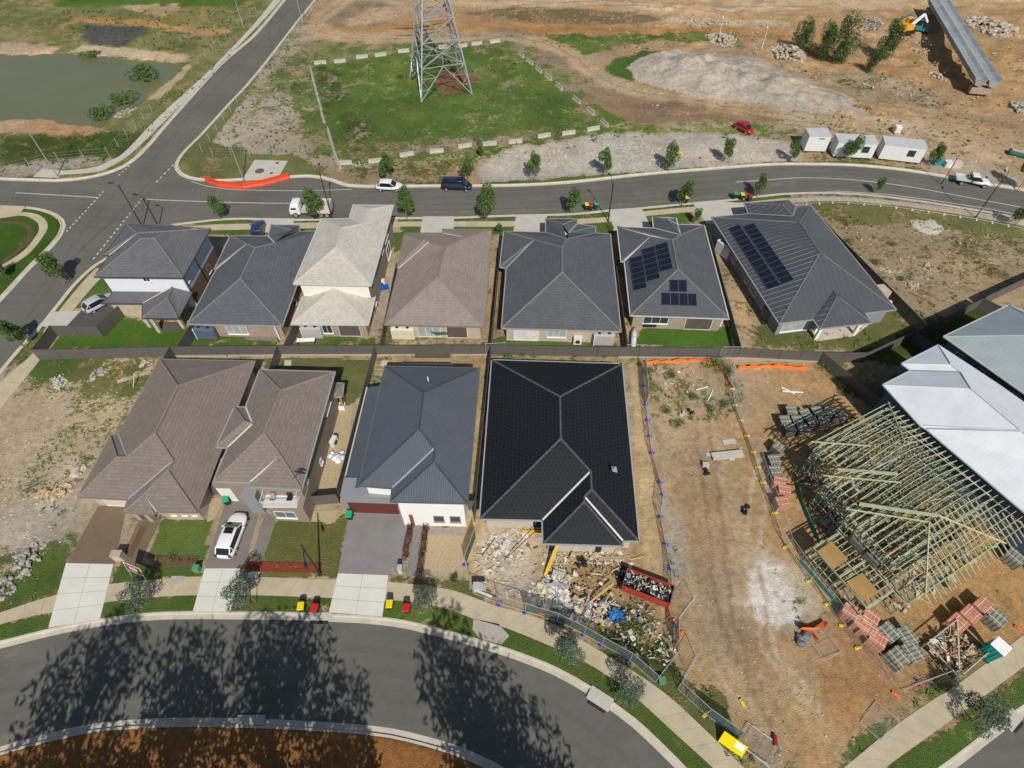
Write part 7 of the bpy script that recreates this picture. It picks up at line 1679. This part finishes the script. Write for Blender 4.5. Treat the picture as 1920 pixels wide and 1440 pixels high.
# bicycle lying by the fence
bk = thing('bicycle', 'red bicycle lying in the weeds beside the footpath corner', 'bicycle', P(1731, 1290, .08), R(10)); RB = mat('red bike paint', (.5, .02, .02), .4)
for x in (-.5, .52):
    bm = bmesh.new(); m = MB(); m.tube([(x + .34 * math.cos(t), .34 * math.sin(t) * .95, .1) for t in np.linspace(0, 2 * math.pi, 20)], .02, 6, cap=False); m.build('wheel', RUB, bk); bm.free()
m = MB()
for a, b in (((-.5, 0), (-.1, .05)), ((-.1, .05), (-.2, .5)), ((-.2, .5), (.35, .48)), ((-.1, .05), (.35, .48)), ((.35, .48), (.52, 0)), ((-.5, 0), (-.2, .5)), ((.35, .48), (.38, .65))): m.tube([(a[0], a[1], .12), (b[0], b[1], .12)], .022, 6)
m.build('bike_frame', RB, bk); m = MB(); m.box((-.22, .6, .13), (.2, .12, .06)); m.build('saddle', DARK, bk); m = MB(); m.bar((.35, .68, .1), (.45, .68, .45), .03); m.build('handlebar', DARK, bk)
rb = thing('red_drum', 'small dark red drum lying at the bottom of the open dirt', 'drum', P(1453, 1388, .15), R(80)); m = MB(); m.tube([(-.35, 0, 0), (.35, 0, 0)], .18, 12); m.build('drum_body', mat('dark red drum', (.22, .02, .03), .5), rb)
for x, y, w_, d_, h_, col, lab, nm, cat in ((228, 1047, .9, .6, 1.1, (.5, .42, .33), 'brick letterbox pier at the foot of the brown driveway', 'letterbox', 'letterbox'), (372, 1070, .5, .5, .7, (.10, .30, .16), 'small green utility box on the verge', 'utility_box', 'utility box'), (752, 1072, .35, .5, 1.0, (.5, .5, .5), 'slim grey letterbox beside the charcoal driveway', 'letterbox', 'letterbox'), (1240, 1278, .5, .5, .5, (.10, .28, .16), 'green utility box behind the footpath gate', 'utility_box', 'utility box'), (900, 1105, 1.1, .6, .9, (.6, .6, .58), 'crate of timber behind the white site banner', 'crate', 'crate'), (507, 288, .4, .4, .7, (.10, .3, .2), 'small green box near the pale slab fence', 'utility_box', 'utility box')):
    o = thing(nm, lab, cat, P(x, y)); m = MB(); m.box((0, 0, h_ / 2), (w_, d_, h_)); m.build('body', mat('box ' + lab[:14], col, .8), o, bevel=.02); m = MB(); m.box((0, 0, h_ + .02), (w_ + .08, d_ + .08, .05)); m.build('cap', mat('box cap ' + lab[:14], tuple(v * .8 for v in col), .8), o)
m = MB(); a, b = P(896, 1112), P(922, 1122); q = Vector((0, 0, .75)); m.box(((a + b) / 2 + q * .6), ((b - a).length * 1.1, .02, .6), ang(a, b)); tag(m.build('banner', WHITE), 'white banner tied to the green clothed front fence', 'banner')
for x, y, lab in ((917, 1124, 'white'),): pass
for (x, y, a, lab) in ((930, 1128, -.2, 'red tag sign on the open mesh panel at the front'), (1015, 1149, -.2, 'red sign on the green cloth at the rubble front'), (1162, 1216, -.6, 'red sign hung further along the green cloth')):
    m = MB(); m.box(P(x, y, 1.0) + Vector((0, -.08, 0)), (.5, .02, .3), a); tag(m.build('site_notice', mat('notice red', (.7, .1, .06), .6)), lab, 'notice')
# ------------------------------------------------------------ rocks
ROCKM = mat('pale sandstone rock', (.40, .345, .265), .9, .35, 1.5, .04, 6); ROCKG = mat('grey rock', (.34, .315, .28), .9, .35, 1.5, .04, 6)
def rock_pile(pts, n, size, label, mm=ROCKM, hmax=1.0, seed=1):
    random.seed(seed); w_ = W(pts); A_ = np.array([(p.x, p.y) for p in w_]); lo, hi = A_.min(0), A_.max(0); cx, cy = A_.mean(0); m = MB(); k = t = 0; n = int(n * 1.5)
    while k < n and t < n * 20:
        t += 1; x, y = random.uniform(lo[0], hi[0]), random.uniform(lo[1], hi[1])
        if not pip(np.array([x]), np.array([y]), A_)[0]: continue
        d = min(1, 2 * math.hypot((x - cx) / (hi[0] - lo[0]), (y - cy) / (hi[1] - lo[1]))); m.rocks((x, y, hmax * (1 - d) * random.uniform(.5, 1)), size[0] * .6 + (size[1] * .75 - size[0] * .6) * random.random() ** 2); k += 1
    tag(m.build('rock_pile', mm), label, 'rock pile', None, 'stuff')
rock_pile([(1322, 66), (1350, 62), (1385, 76), (1370, 90), (1335, 86)], 150, (.25, .7), 'pale rock pile at the end of the green strip', seed=1, hmax=1.3)
rock_pile([(1440, 88), (1470, 80), (1515, 108), (1512, 122), (1460, 112)], 190, (.3, .8), 'pale rock pile left of the dark tree clump', seed=2, hmax=1.8)
rock_pile([(1612, 40), (1640, 30), (1662, 45), (1640, 62), (1620, 55)], 170, (.2, .4), 'grey gravel heap left of the orange excavator', ROCKG, 1.6, 3)
rock_pile([(1808, 32), (1850, 34), (1900, 50), (1912, 68), (1870, 74), (1815, 50)], 170, (.4, 1.0), 'pale boulder pile right of the steel bridge', seed=4, hmax=1.4)
rock_pile([(1890, 190), (1925, 192), (1925, 215), (1905, 210)], 50, (.3, .8), 'grey rock heap at the right edge of the earthworks', ROCKG, .8, 5)
rock_pile([(1738, 128), (1765, 142), (1775, 152), (1750, 146)], 22, (.3, .8), 'line of boulders beside the bridge shadow', seed=6, hmax=.3)
rock_pile([(140, 876), (156, 868), (160, 886), (140, 896), (128, 892)], 14, (.3, .75), 'three big grey boulders beside the brown roofed house', ROCKM, .3, 7)
rock_pile([(66, 925), (100, 910), (138, 905), (140, 922), (100, 938), (70, 945)], 60, (.15, .5), 'small orange and pale rocks in the left vacant lot', mat('ochre rock', (.45, .34, .2), .9, .3, 2), .3, 8)
rock_pile([(30, 1040), (60, 1010), (88, 1025), (70, 1060), (45, 1090), (25, 1085)], 80, (.08, .42), 'long broken concrete heap at the edge of the left verge', ROCKG, .45, 9)
rock_pile([(-20, 1085), (20, 1080), (34, 1110), (0, 1130), (-20, 1128)], 30, (.1, .5), 'broken rock heap at the left edge', ROCKG, .3, 10)
rock_pile([(95, 710), (118, 700), (128, 716), (112, 732), (100, 728)], 80, (.06, .26), 'white rubble patch on the left vacant lot', CONC, .15, 11)
rock_pile([(180, 690), (200, 688), (198, 702), (160, 718), (165, 708)], 30, (.15, .4), 'grey stones among the weeds by the brown roof', ROCKG, .2, 12)
rock_pile([(270, 676), (284, 674), (286, 684), (262, 690)], 16, (.2, .5), 'pale boulders beside the brown roof corner', ROCKM, .2, 13)
rock_pile([(1630, 497), (1650, 500), (1690, 510), (1680, 516), (1650, 508)], 20, (.15, .45), 'scattered pale stones in the vacant field', ROCKM, .1, 14)
rock_pile([(1696, 532), (1712, 528), (1724, 538), (1718, 546), (1704, 540)], 16, (.25, .6), 'pale boulders near the fence of the vacant field', ROCKM, .2, 15)
rock_pile([(1728, 494), (1748, 492), (1752, 502), (1738, 506)], 12, (.2, .5), 'pale stones in the middle of the vacant field', ROCKM, .2, 16)
rock_pile([(1250, 34), (1400, 40), (1480, 42), (1480, 49), (1330, 47), (1245, 42)], 260, (.2, .5), 'rough line of pale rocks across the earthworks', ROCKM, .2, 17)
rock_pile([(220, 208), (262, 200), (270, 190), (245, 218), (215, 222)], 40, (.15, .45), 'grey rocks at the pond outlet', ROCKG, .2, 18)
rock_pile([(672, 300), (710, 318), (730, 322), (650, 308)], 40, (.1, .3), 'small white stones near the tower field corner', ROCKM, .1, 19)
plank((220, 716), (284, 696), .35, .2, ROCKM, 'long pale log lying in the left lot weeds', .2, .2, 'log', 'log')
plank((250, 727), (252, 700), .1, .08, TIMB2, 'upright survey stake beside the brown roof', .1, 1.2, 'stake', 'stake')
# ------------------------------------------------------------ shrubs, hedges, reeds
def bush(px, r_, h, mm, label, n=260, leaf=.12, seed=1, nm='shrub', cat='shrub', flatz=.7):
    o = thing(nm, label, cat, P(*px)); rr = random.Random(seed); bl = [(rr.uniform(-.5, .5) * r_, rr.uniform(-.5, .5) * r_, h * rr.uniform(.35, .7), r_ * rr.uniform(.45, .7), flatz * h / max(r_, .1)) for _ in range(5)]
    m = MB()
    for b in bl[:3]: m.tube([(0, 0, 0), b[:3]], [.03, .01], 5)
    m.build('stem', BARK, o); crown('foliage', mm, o, bl, n, leaf, seed)
WEED = leaf_mat('weed green', (.06, .11, .025), (.13, .16, .05))
bush((275, 140), 3.4, 1.3, LG, 'large round reed clump standing in the pond', 900, .5, 1, 'reed_clump', 'reeds'); bush((165, 105), 2.6, .7, LG, 'low reed clump at the far bank of the pond', 400, .4, 2, 'reed_clump', 'reeds', .5)
bush((190, 215), 2.6, 1.2, LG, 'dark reed clump at the near pond corner', 600, .45, 3, 'reed_clump', 'reeds'); bush((238, 187), 2.8, 1.2, LG, 'long reed clump by the pond outlet', 600, .45, 4, 'reed_clump', 'reeds')
for i, (x, y, r_, lab) in enumerate(((876, 662, .8, 'leafy shrub at the back fence above the black roof, left'), (898, 660, .0, ''), (948, 664, .8, 'leafy shrub behind the left corner of the black roof'), (985, 664, .9, 'leafy shrub behind the black roof, second'), (1004, 662, .8, 'leafy shrub behind the black roof, third'), (1078, 668, .4, 'thin weed bush behind the middle of the black roof'), (1130, 668, .5, 'small bush behind the right of the black roof'),
    (1345, 690, 1.5, 'big weedy bush at the back of the right dirt lot'), (1370, 700, 1.2, 'weedy bush beside the dividing fence'), (1545, 690, 1.2, 'bush under the side fence corner'), (1565, 705, 1.1, 'bright green bush along the side fence'), (1585, 735, .9, 'small bush below the orange scrap'), (432, 664, .55, 'bright seedling against the fence behind the brown roofs'), (820, 663, .7, 'bright green plant in the raised bed behind the metal roof house'),
    (1290, 655, .5, 'x'), (1190, 1345, .0, ''), (1145, 430, .7, 'flowering shrub beside the graphite roofed house garage'), (850, 1083, .5, 'rose bush right of the pebble garden'), (735, 1079, .0, ''), (1216, 700, .7, 'weed bush beneath the clothed side fence'), (620, 700, .0, ''), (1258, 705, .7, 'dry weed bush in the back of the weedy lot'), (1250, 770, .7, 'grey green weed by the pale stump'), (1272, 800, .9, 'spreading weed below the pale stump'), (1335, 770, .8, 'weed bush in the middle of the weedy lot'), (1300, 745, .6, 'low weed beside the pale sticks'), (1355, 760, .7, 'weed against the dividing fence'), (1172, 1172, .9, 'green weed clump behind the blue tarp'), (1200, 1180, 1.1, 'dense weed clump at the right of the rubble'),
    (440, 318, .0, ''), (700, 282, 1.0, 'dark weed bush at the near edge of the tower field'), (668, 283, .9, 'small weed bush left of the near barriers'), (600, 130, 1.4, 'dark bush inside the top left barrier corner'), (607, 212, .8, 'bush beside the left barrier row'), (895, 267, .8, 'bush standing in the near barrier row'), (750, 148, 1.0, 'dark weed left of the tower'), (1585, 420, .9, 'weed bush by the ribbed roof house front'), (1670, 460, .7, 'dark weed in the vacant field'), (1590, 455, .9, 'grey green weed in the vacant field'), (1640, 495, .8, 'green weed next to pale stones in the field'), (1690, 525, .7, 'olive weed near the field boulders'))):
    if r_ and lab != 'x': bush((x, y), r_, r_ * .9, [WEED, LG, LGD][i % 3], lab, int(150 * (1 + r_)), .12 + r_ * .05, 20 + i)
def hedge(a, b, lab, mm=LRED):
    A, B = P(*a), P(*b); o = thing('hedge', lab, 'hedge', A); m = MB(); bl = []; d = B - A; n = int(d.length / .32)
    for k in range(n): c = d * (k / (n - 1)) + Vector((random.uniform(-.08, .08), 0, .3)); bl.append((c.x, c.y, c.z, .36, 1)); m.tube([(c.x, c.y, 0), (c.x, c.y, .3)], .02, 4)
    m.build('stem', BARK, o); crown('foliage', mm, o, bl, n * 130, .12, 5)
hedge((771, 990), (760, 1048), 'burgundy hedge left of the slate front path'); hedge((799, 988), (787, 1078), 'burgundy hedge right of the slate front path')
for k, (x, y) in enumerate(((520, 1062), (543, 1062), (556, 1062), (584, 1062))): bush((x, y), .28, .3, leaf_mat('lime leaves %d' % k, (.16, .18, .03), (.25, .25, .05)), '%s small yellow green plant from the left in the red mulch bed' % ORD[k], 50, .1, k, 'garden_plant', 'plant')
for k, (x, y) in enumerate(((294, 1050), (338, 1052), (352, 1052), (366, 1052))): bush((x, y), .3, .35, LG, '%s low green plant from the left in the dark mulch bed' % ORD[k], 60, .1, k, 'garden_plant', 'plant')
bush((324, 1050), .5, 1.1, LG, 'taller young shrub in the dark mulch bed', 160, .12, 3)
def ring_hedge():
    pts = smooth_line(W([(-30, 412), (0, 415), (35, 418), (52, 425), (58, 436), (50, 455), (20, 480), (0, 498), (-30, 515)]), .5); o = thing('low_hedge', 'thin brown edging hedge round the bright lawn at the left edge', 'hedge', pts[0]); bl = [((p - pts[0]).x, (p - pts[0]).y, .2, .25, 1) for p in pts]
    m = MB(); l = [p - pts[0] for p in pts]; a = offset_line(l, .35); b = offset_line(l, -.35)
    for i in range(len(l) - 1): m.poly([(q.x, q.y, .02) for q in (b[i], b[i + 1], a[i + 1], a[i])])
    m.build('mulch', mat('dark mulch', None), o); crown('foliage', LGD, o, bl, len(pts) * 22, .12, 9)
ring_hedge()
# ------------------------------------------------------------ weeds and grass tufts (uncountable)
def tufts(name, label, zones, dens, hgt, mm, seed):
    rr = np.random.RandomState(seed); vs = []; fs = []
    for z in zones:
        A_ = np.array([(p.x, p.y) for p in W(z)]); lo, hi = A_.min(0), A_.max(0); n_ = int((hi[0] - lo[0]) * (hi[1] - lo[1]) * dens)
        X_ = rr.uniform(lo[0], hi[0], n_); Y_ = rr.uniform(lo[1], hi[1], n_); k = pip(X_, Y_, A_) & (vnoise(X_, Y_, 1.7, seed) + .35 * vnoise(X_, Y_, .6, seed + 1) > .68)
        for x, y in zip(X_[k], Y_[k]):
            s = rr.uniform(.5, 1.3)
            for q in range(6):
                a = rr.uniform(0, 6.28); L = hgt * s * rr.uniform(.5, 1.1); w_ = .05 * s + .02; dx, dy = math.cos(a), math.sin(a); i = len(vs); e = rr.uniform(.3, 1.1); ox, oy = rr.uniform(-.1, .1, 2) * s
                vs += [(x + ox - dy * w_, y + oy + dx * w_, -.02), (x + ox + dy * w_, y + oy - dx * w_, -.02), (x + ox + dx * L * e, y + oy + dy * L * e, L)]; fs.append((i, i + 1, i + 2))
    me_ = bpy.data.meshes.new(name); me_.from_pydata(vs, [], fs); me_.materials.append(mm); me_.update(); tag(link(bpy.data.objects.new(name, me_)), label, 'weeds', None, 'stuff')
TG = leaf_mat('tuft green', (.09, .14, .035), (.17, .20, .06)); TD = leaf_mat('tuft straw', (.20, .19, .08), (.32, .27, .13))
lotW = [(60, 676), (296, 678), (270, 760), (170, 920), (100, 1000), (30, 900), (60, 760)]
tufts('weeds', 'green weeds over the left vacant lot', [lotW, [(0, 1060), (60, 1040), (125, 1020), (107, 1110), (10, 1140)]], 5, .17, TG, 3)
tufts('weeds', 'green weeds in the weedy lot right of the black roof', [[(1212, 682), (1385, 685), (1400, 760), (1340, 800), (1215, 810)], [(1120, 1140), (1220, 1120), (1260, 1180), (1290, 1290), (1225, 1270)], [(1270, 1290), (1330, 1290), (1420, 1400), (1440, 1440), (1380, 1440)], [(1240, 960), (1262, 960), (1270, 1080), (1250, 1080)]], 3.0, .35, TG, 5)
tufts('weeds', 'weeds over the vacant field beside the ribbed roof', [[(1530, 390), (1740, 405), (1920, 445), (1920, 500), (1740, 585), (1640, 520)]], 1.3, .35, TG, 7)
tufts('dry_grass', 'straw coloured tufts over the vacant field', [[(1530, 390), (1740, 405), (1920, 445), (1920, 500), (1740, 585), (1640, 520)]], 1.2, .3, TD, 8)
tufts('weeds', 'taller weeds in the tower field', [[(582, 128), (935, 82), (1130, 238), (870, 278), (640, 308)], [(920, 66), (1380, 62), (1400, 90), (1120, 105)], [(1085, 200), (1125, 225), (1110, 175)]], .8, .45, LG, 9)
tufts('weeds', 'weeds round the pond and the hill road fence', [[(0, 255), (250, 245), (300, 185), (480, 60), (470, 75), (240, 290), (200, 300), (0, 325)], [(110, 20), (450, 20), (420, 95), (150, 88)]], .8, .5, LGD, 10)
tufts('weeds', 'weeds between the hill road and the barriers', [[(400, 280), (480, 150), (560, 60), (600, 110), (640, 320), (560, 300)], [(640, 312), (1000, 262), (1200, 240), (1480, 262), (1200, 262), (900, 300), (700, 330)]], .9, .4, LGD, 11)
tufts('weeds', 'weeds round the ribbed roof house yard', [[(1350, 470), (1380, 480), (1440, 600), (1460, 640), (1640, 605), (1700, 570), (1750, 600), (1620, 655), (1470, 655), (1420, 640)]], 3.0, .3, TG, 12)
tufts('weeds', 'weeds over the earthworks slope', [[(1440, 225), (1560, 150), (1700, 140), (1800, 200), (1900, 260), (1740, 290), (1520, 235)]], .5, .4, LGD, 13)
tufts('weeds', 'weeds along the near footpath edge of the dirt lots', [[(1570, 1435), (1680, 1340), (1750, 1270), (1770, 1290), (1660, 1380)], [(1480, 1160), (1540, 1150), (1560, 1190), (1500, 1190)]], 3, .25, TG, 14)
# ------------------------------------------------------------ wire fences with timber and steel posts
def wire_fence(pts, lab, h=1.5, sp=3.0):
    l = W(pts); o = thing('wire_fence', lab, 'fence', l[0]); b = l[0]; w_ = MB()
    for i in range(len(l) - 1):
        p, q = l[i] - b, l[i + 1] - b; n_ = max(1, int((q - p).length / sp))
        for j in range(n_ + (i == len(l) - 2)): c = p.lerp(q, j / n_); m = MB(); m.bar((c.x, c.y, 0), (c.x, c.y, h), .06); m.build('post', GAL, o)
        for z in (.3, .8, 1.3): w_.bar((p.x, p.y, z), (q.x, q.y, z), .012)
    w_.build('wires', GAL, o)
wire_fence([(0, 322), (110, 300), (205, 292), (300, 195), (400, 95), (480, 20)], 'wire fence following the pond side of the hill road')
wire_fence([(400, 292), (470, 294), (562, 288), (590, 318)], 'wire fence behind the pale slab corner'); wire_fence([(905, 345), (1100, 332), (1300, 312), (1490, 300)], 'low wire fence between gravel strip and verge', 1.2)
wire_fence([(380, 285), (470, 165), (570, 45), (600, 5)], 'wire fence on the right side of the hill road')
# ------------------------------------------------------------ yard things
def ac(px, rz, lab, h=.95, top=True):
    o = thing('air_conditioner', lab, 'air conditioner', P(*px), rz); m = MB(); m.box((0, 0, h / 2 + .1), (1.0, .5, h)); m.build('casing', mat('off white casing', (.66, .65, .61), .5, .04), o, bevel=.03)
    m = MB(); m.tube([(0, -.24, h * .5), (0, -.27, h * .5)], .3, 16); m.build('fan_grille', DARK, o)
ac((716, 536), .2, 'outdoor air conditioner beside the cream house side wall'); ac((628, 833), 1.3, 'outdoor air conditioner in the pebble strip of the brown two-storey house'); ac((1082, 645), 0, 'white box unit with twin fans behind the graphite roofed house', 1.2); ac((552, 575), 1.2, 'tall white box unit left of the cream lower roof', 1.4)
def table(px, rz, lab, mm, wd=1.3, d=.8, nm='garden_table', cat='table'):
    o = thing(nm, lab, cat, P(*px), rz); m = MB(); m.box((0, 0, .73), (wd, d, .05)); m.build('table_top', mm, o)
    for x in (-1, 1):
        for y in (-1, 1): m = MB(); m.bar((x * (wd / 2 - .08), y * (d / 2 - .08), 0), (x * (wd / 2 - .08), y * (d / 2 - .08), .7), .05); m.build('leg', DARK, o)
table((720, 546), .3, 'small table with bright blue top beside the cream house', mat('bright blue', (.01, .09, .55), .5), 1.4, .9); table((576, 645), .05, 'white cluttered table behind the cream house', WHITE, 2.2, .6)
table((900, 1112), 0, 'x', WHITE) if False else None
def chair(px, rz, lab, mm):
    o = thing('garden_chair', lab, 'chair', P(*px), rz); m = MB(); m.box((0, 0, .43), (.48, .48, .05)); m.build('seat', mm, o); m = MB(); m.box((0, .23, .7), (.48, .05, .5)); m.build('backrest', mm, o)
    for x in (-.2, .2):
        for y in (-.2, .2): m = MB(); m.bar((x, y, 0), (x, y, .42), .035); m.build('leg', DARK, o)
chair((708, 562), .4, 'green garden chair beside the cream house', mat('green seat', (.12, .22, .08), .7)); chair((706, 574), 2, 'grey garden chair below the green one', DARK)
bq = thing('barbecue', 'black covered barbecue behind the solar panelled tiled house', 'barbecue', P(1217, 612), 0); m = MB(); m.box((0, 0, .5), (1.9, .7, .8)); m.build('cabinet', RUB, bq, bevel=.15); m = MB(); m.tube([(-.8, 0, .95), (.8, 0, .95)], .35, 12); m.build('hood', DARK, bq)
kb = thing('covered_kayak', 'white wrapped long bundle standing by the side fence of the solar house', 'kayak', P(1187, 640), R(80)); m = MB(); m.tube([(-2.2, 0, .3), (-1, 0, .45), (1, 0, .45), (2.2, 0, .3)], [.1, .35, .35, .1], 10); m.build('wrapped_hull', mat('white wrap', (.62, .63, .64), .5), kb, smooth=True); m = MB()
for x in (-1, 0, 1): m.tube([(x - .03, 0, .44), (x + .03, 0, .44)], .37, 10)
m.build('straps', mat('blue strap', (.1, .14, .3), .6), kb)
tp2 = thing('portable_tank', 'white leaning water tank between the solar houses', 'water tank', P(1352, 478), R(-62)); m = MB(); m.box((0, 0, .95), (2.6, .5, 1.9)); m.build('tank_body', mat('white tank plastic', (.62, .66, .70), .5), tp2, bevel=.12); m = MB(); m.tube([(-.7, 0, 1.9), (-.7, 0, 1.95)], .16, 12); m.build('lid', DARK, tp2)
tk = thing('water_tank', 'dark grey tank against the shaded wall of the ribbed roof house', 'water tank', P(1436, 600), R(-58)); m = MB(); m.box((0, 0, .95), (1.9, .7, 1.9)); m.build('tank_body', mat('dark grey tank plastic', (.10, .105, .11), .5), tk, bevel=.2)
for s in (-.4, .4): m = MB(); m.tube([(s, 0, 1.9), (s, 0, 1.94)], .17, 12); m.build('lid', RUB, tk)
ds = thing('downpipe', 'x', 'x') if False else None
sh = thing('shade_sail', 'sagging dark green shade cloth hung behind the taupe roofed house', 'shade cloth', P(835, 622)); m = MB(); pts = [(-2.6, 0, 2.3), (-1.2, -.1, 2.2), (.4, -.1, 2.25), (2.0, 0, 2.3)]; bt = [(-2.2, -.9, 1.3), (-1.0, -1.3, .7), (.5, -1.3, .8), (1.8, -.8, 1.4)]
for i in range(3): m.poly([bt[i], bt[i + 1], pts[i + 1], pts[i]])
m.build('cloth', mat('dark green cloth', (.02, .07, .045), .8), sh)
ln = thing('plastic_wrap_heap', 'crumpled white and pale blue wrap on the pebble strip', 'plastic wrap', P(630, 858)); random.seed(3); m = MB()
for k in range(16): m.rocks((random.uniform(-.8, .8), random.uniform(-.6, .6), .2), random.uniform(.2, .45))
m.build('wrap', mat('pale wrap', (.62, .66, .68), .35), ln)
for x, y, lab in ((642, 764, 'white and red box at the corner of the pebble strip'), (1697, 1163, '')):
    if lab: o = thing('box', lab, 'box', P(x, y)); m = MB(); m.box((0, 0, .25), (.7, .8, .5)); m.build('carton', WHITE, o); m = MB(); m.box((0, 0, .51), (.4, .4, .02)); m.build('flap', mat('box inside', (.4, .15, .1), .8), o)
plank((668, 815), (681, 790), .3, .3, WHITE, 'white wrapped roll lying against the side fence', 1.9, 1.9, 'wrapped_roll', 'roll')
slab([(534, 676), (547, 676), (546, 686), (533, 686)], 'slab', CONC, .05); slab([(716, 676), (729, 676), (726, 686), (713, 686)], 'slab', CONC, .05)
m = MB(); 
gb = thing('garden_bed', 'raised timber garden bed on the back fence behind the metal roof house', 'garden bed', P(812, 668)); 
for (x, y, dx, dy) in ((0, -.7, 4.4, .1), (-2.2, 0, .1, 1.4), (2.2, 0, .1, 1.4)): m.box((x, y, .2), (dx, dy, .4))
m.build('edging', PALW, gb); m = MB(); m.box((0, 0, .15), (4.3, 1.3, .3)); m.build('soil', mat('dark garden soil', (.10, .08, .05), .95), gb)
bush((842, 664), .6, .8, LG, 'leafy plant in the right of the raised bed', 200, .15, 71)
for k, (x, y, lab) in enumerate(((1740, 30, ''), (1910, 300, 'teal and cream skip boat shape at the right edge above the street'))):
    if lab: o = thing('planter_tub', 'green oval tub at the right edge above the street', 'tub', P(1908, 292), R(-30)); m = MB(); m.box((0, 0, .4), (3.2, 1.4, .8)); m.build('tub', mat('dark teal tub', (.02, .12, .10), .5), o, bevel=.3); m = MB(); m.box((0, 0, .81), (2.4, .8, .03)); m.build('fill', mat('tub fill', (.45, .36, .22), .9), o)
wb_ = thing('bulk_bag', 'white bulk bag standing on the dirt behind the cabins', 'bulk bag', P(1679, 249)); m = MB(); m.box((0, 0, .7), (1.2, 1.2, 1.3)); m.build('bag', mat('woven white bag', (.6, .6, .56), .8), wb_, bevel=.25); m = MB(); m.bar((-.4, 0, 1.35), (.4, 0, 1.35), .08); m.build('loops', WHITE, wb_)
for i, (x, y, w_, col, lab) in enumerate(((1755, 308, 1.3, (.02, .24, .24), 'teal bin behind the right street tree'), (1775, 312, 1.2, (.6, .6, .58), 'white crate left of the pink crate behind the utility'), (1790, 313, 1.4, (.55, .42, .4), 'pinkish crate behind the white utility'))):
    o = thing('crate', lab, 'crate', P(x, y)); m = MB(); m.box((0, 0, .45), (w_, .9, .9)); m.build('body', mat('crate %d' % i, col, .7), o, bevel=.03); m = MB(); m.box((0, 0, .92), (w_ + .06, .96, .05)); m.build('lid', mat('crate lid %d' % i, tuple(v * 1.1 for v in col), .7), o)

# ------------------------------------------------------------ loose stones and clods too many to count
def stones(name, label, zones, n_, rmin, rmax, mm, seed):
    rr = np.random.RandomState(seed); vs = []; fs = []
    for z in zones:
        A_ = np.array([(p.x, p.y) for p in W(z)]); lo, hi = A_.min(0), A_.max(0); X_ = rr.uniform(lo[0], hi[0], n_); Y_ = rr.uniform(lo[1], hi[1], n_)
        k = pip(X_, Y_, A_) & (vnoise(X_, Y_, 2.5, seed) + .4 * vnoise(X_, Y_, .9, seed + 1) > .62)
        for x, y in zip(X_[k], Y_[k]):
            r_ = rmin + (rmax - rmin) * rr.rand() ** 4; i = len(vs); a = rr.uniform(0, 6.28)
            for q in range(4): vs.append((x + math.cos(a + q * 1.57) * r_ * rr.uniform(.7, 1.3), y + math.sin(a + q * 1.57) * r_ * rr.uniform(.7, 1.3), -.02))
            vs.append((x + rr.uniform(-.3, .3) * r_, y + rr.uniform(-.3, .3) * r_, r_ * rr.uniform(.5, .9)))
            for q in range(4): fs.append((i + q, i + (q + 1) % 4, i + 4))
    me_ = bpy.data.meshes.new(name); me_.from_pydata(vs, [], fs); me_.materials.append(mm); me_.update(); tag(link(bpy.data.objects.new(name, me_)), label, 'stones', None, 'stuff')
LOTR = [(1205, 690), (1540, 690), (1640, 780), (1500, 950), (1600, 1100), (1900, 1060), (1920, 1150), (1740, 1270), (1560, 1430), (1430, 1430), (1290, 1180), (1240, 950)]
stones('loose_stones', 'small pale stones scattered over the right dirt lots', [LOTR], 4200, .025, .16, ROCKM, 61)
LOTC = [(1205, 690), (1540, 690), (1640, 780), (1500, 950), (1560, 1060), (1390, 1030), (1380, 1150), (1500, 1200), (1740, 1270), (1560, 1430), (1430, 1430), (1290, 1180), (1240, 950)]
stones('soil_clods', 'brown soil clods scattered over the right dirt lots', [LOTC, [(1060, 1060), (1150, 1050), (1240, 1080), (1250, 1150), (1120, 1120)]], 1500, .03, .13, mat('dark soil clod', (.20, .14, .08), .95, .2, 3), 63)
stones('loose_stones', 'small pale stones scattered over the left vacant lot', [[(0, 720), (80, 700), (260, 730), (160, 920), (120, 1020), (0, 1080)]], 3000, .03, .2, ROCKM, 65)
stones('loose_stones', 'stones scattered over the far earthworks and gravel', [[(1130, 30), (1920, 30), (1920, 330), (1500, 260), (1200, 200)], [(905, 320), (980, 270), (1500, 262), (1490, 295)]], 5200, .05, .35, ROCKM, 67)
stones('loose_stones', 'a few stones over the vacant field', [[(1540, 400), (1920, 460), (1740, 590), (1640, 520)]], 900, .04, .25, ROCKM, 68)
stones('soil_clods', 'brown clods over the far earthworks', [[(1130, 20), (1920, 20), (1920, 330), (1500, 230), (1200, 190)], [(640, 40), (1200, 48), (1200, 20), (700, 10)]], 5000, .06, .45, mat('brown clod', (.24, .155, .085), .95, .2, 3), 69)
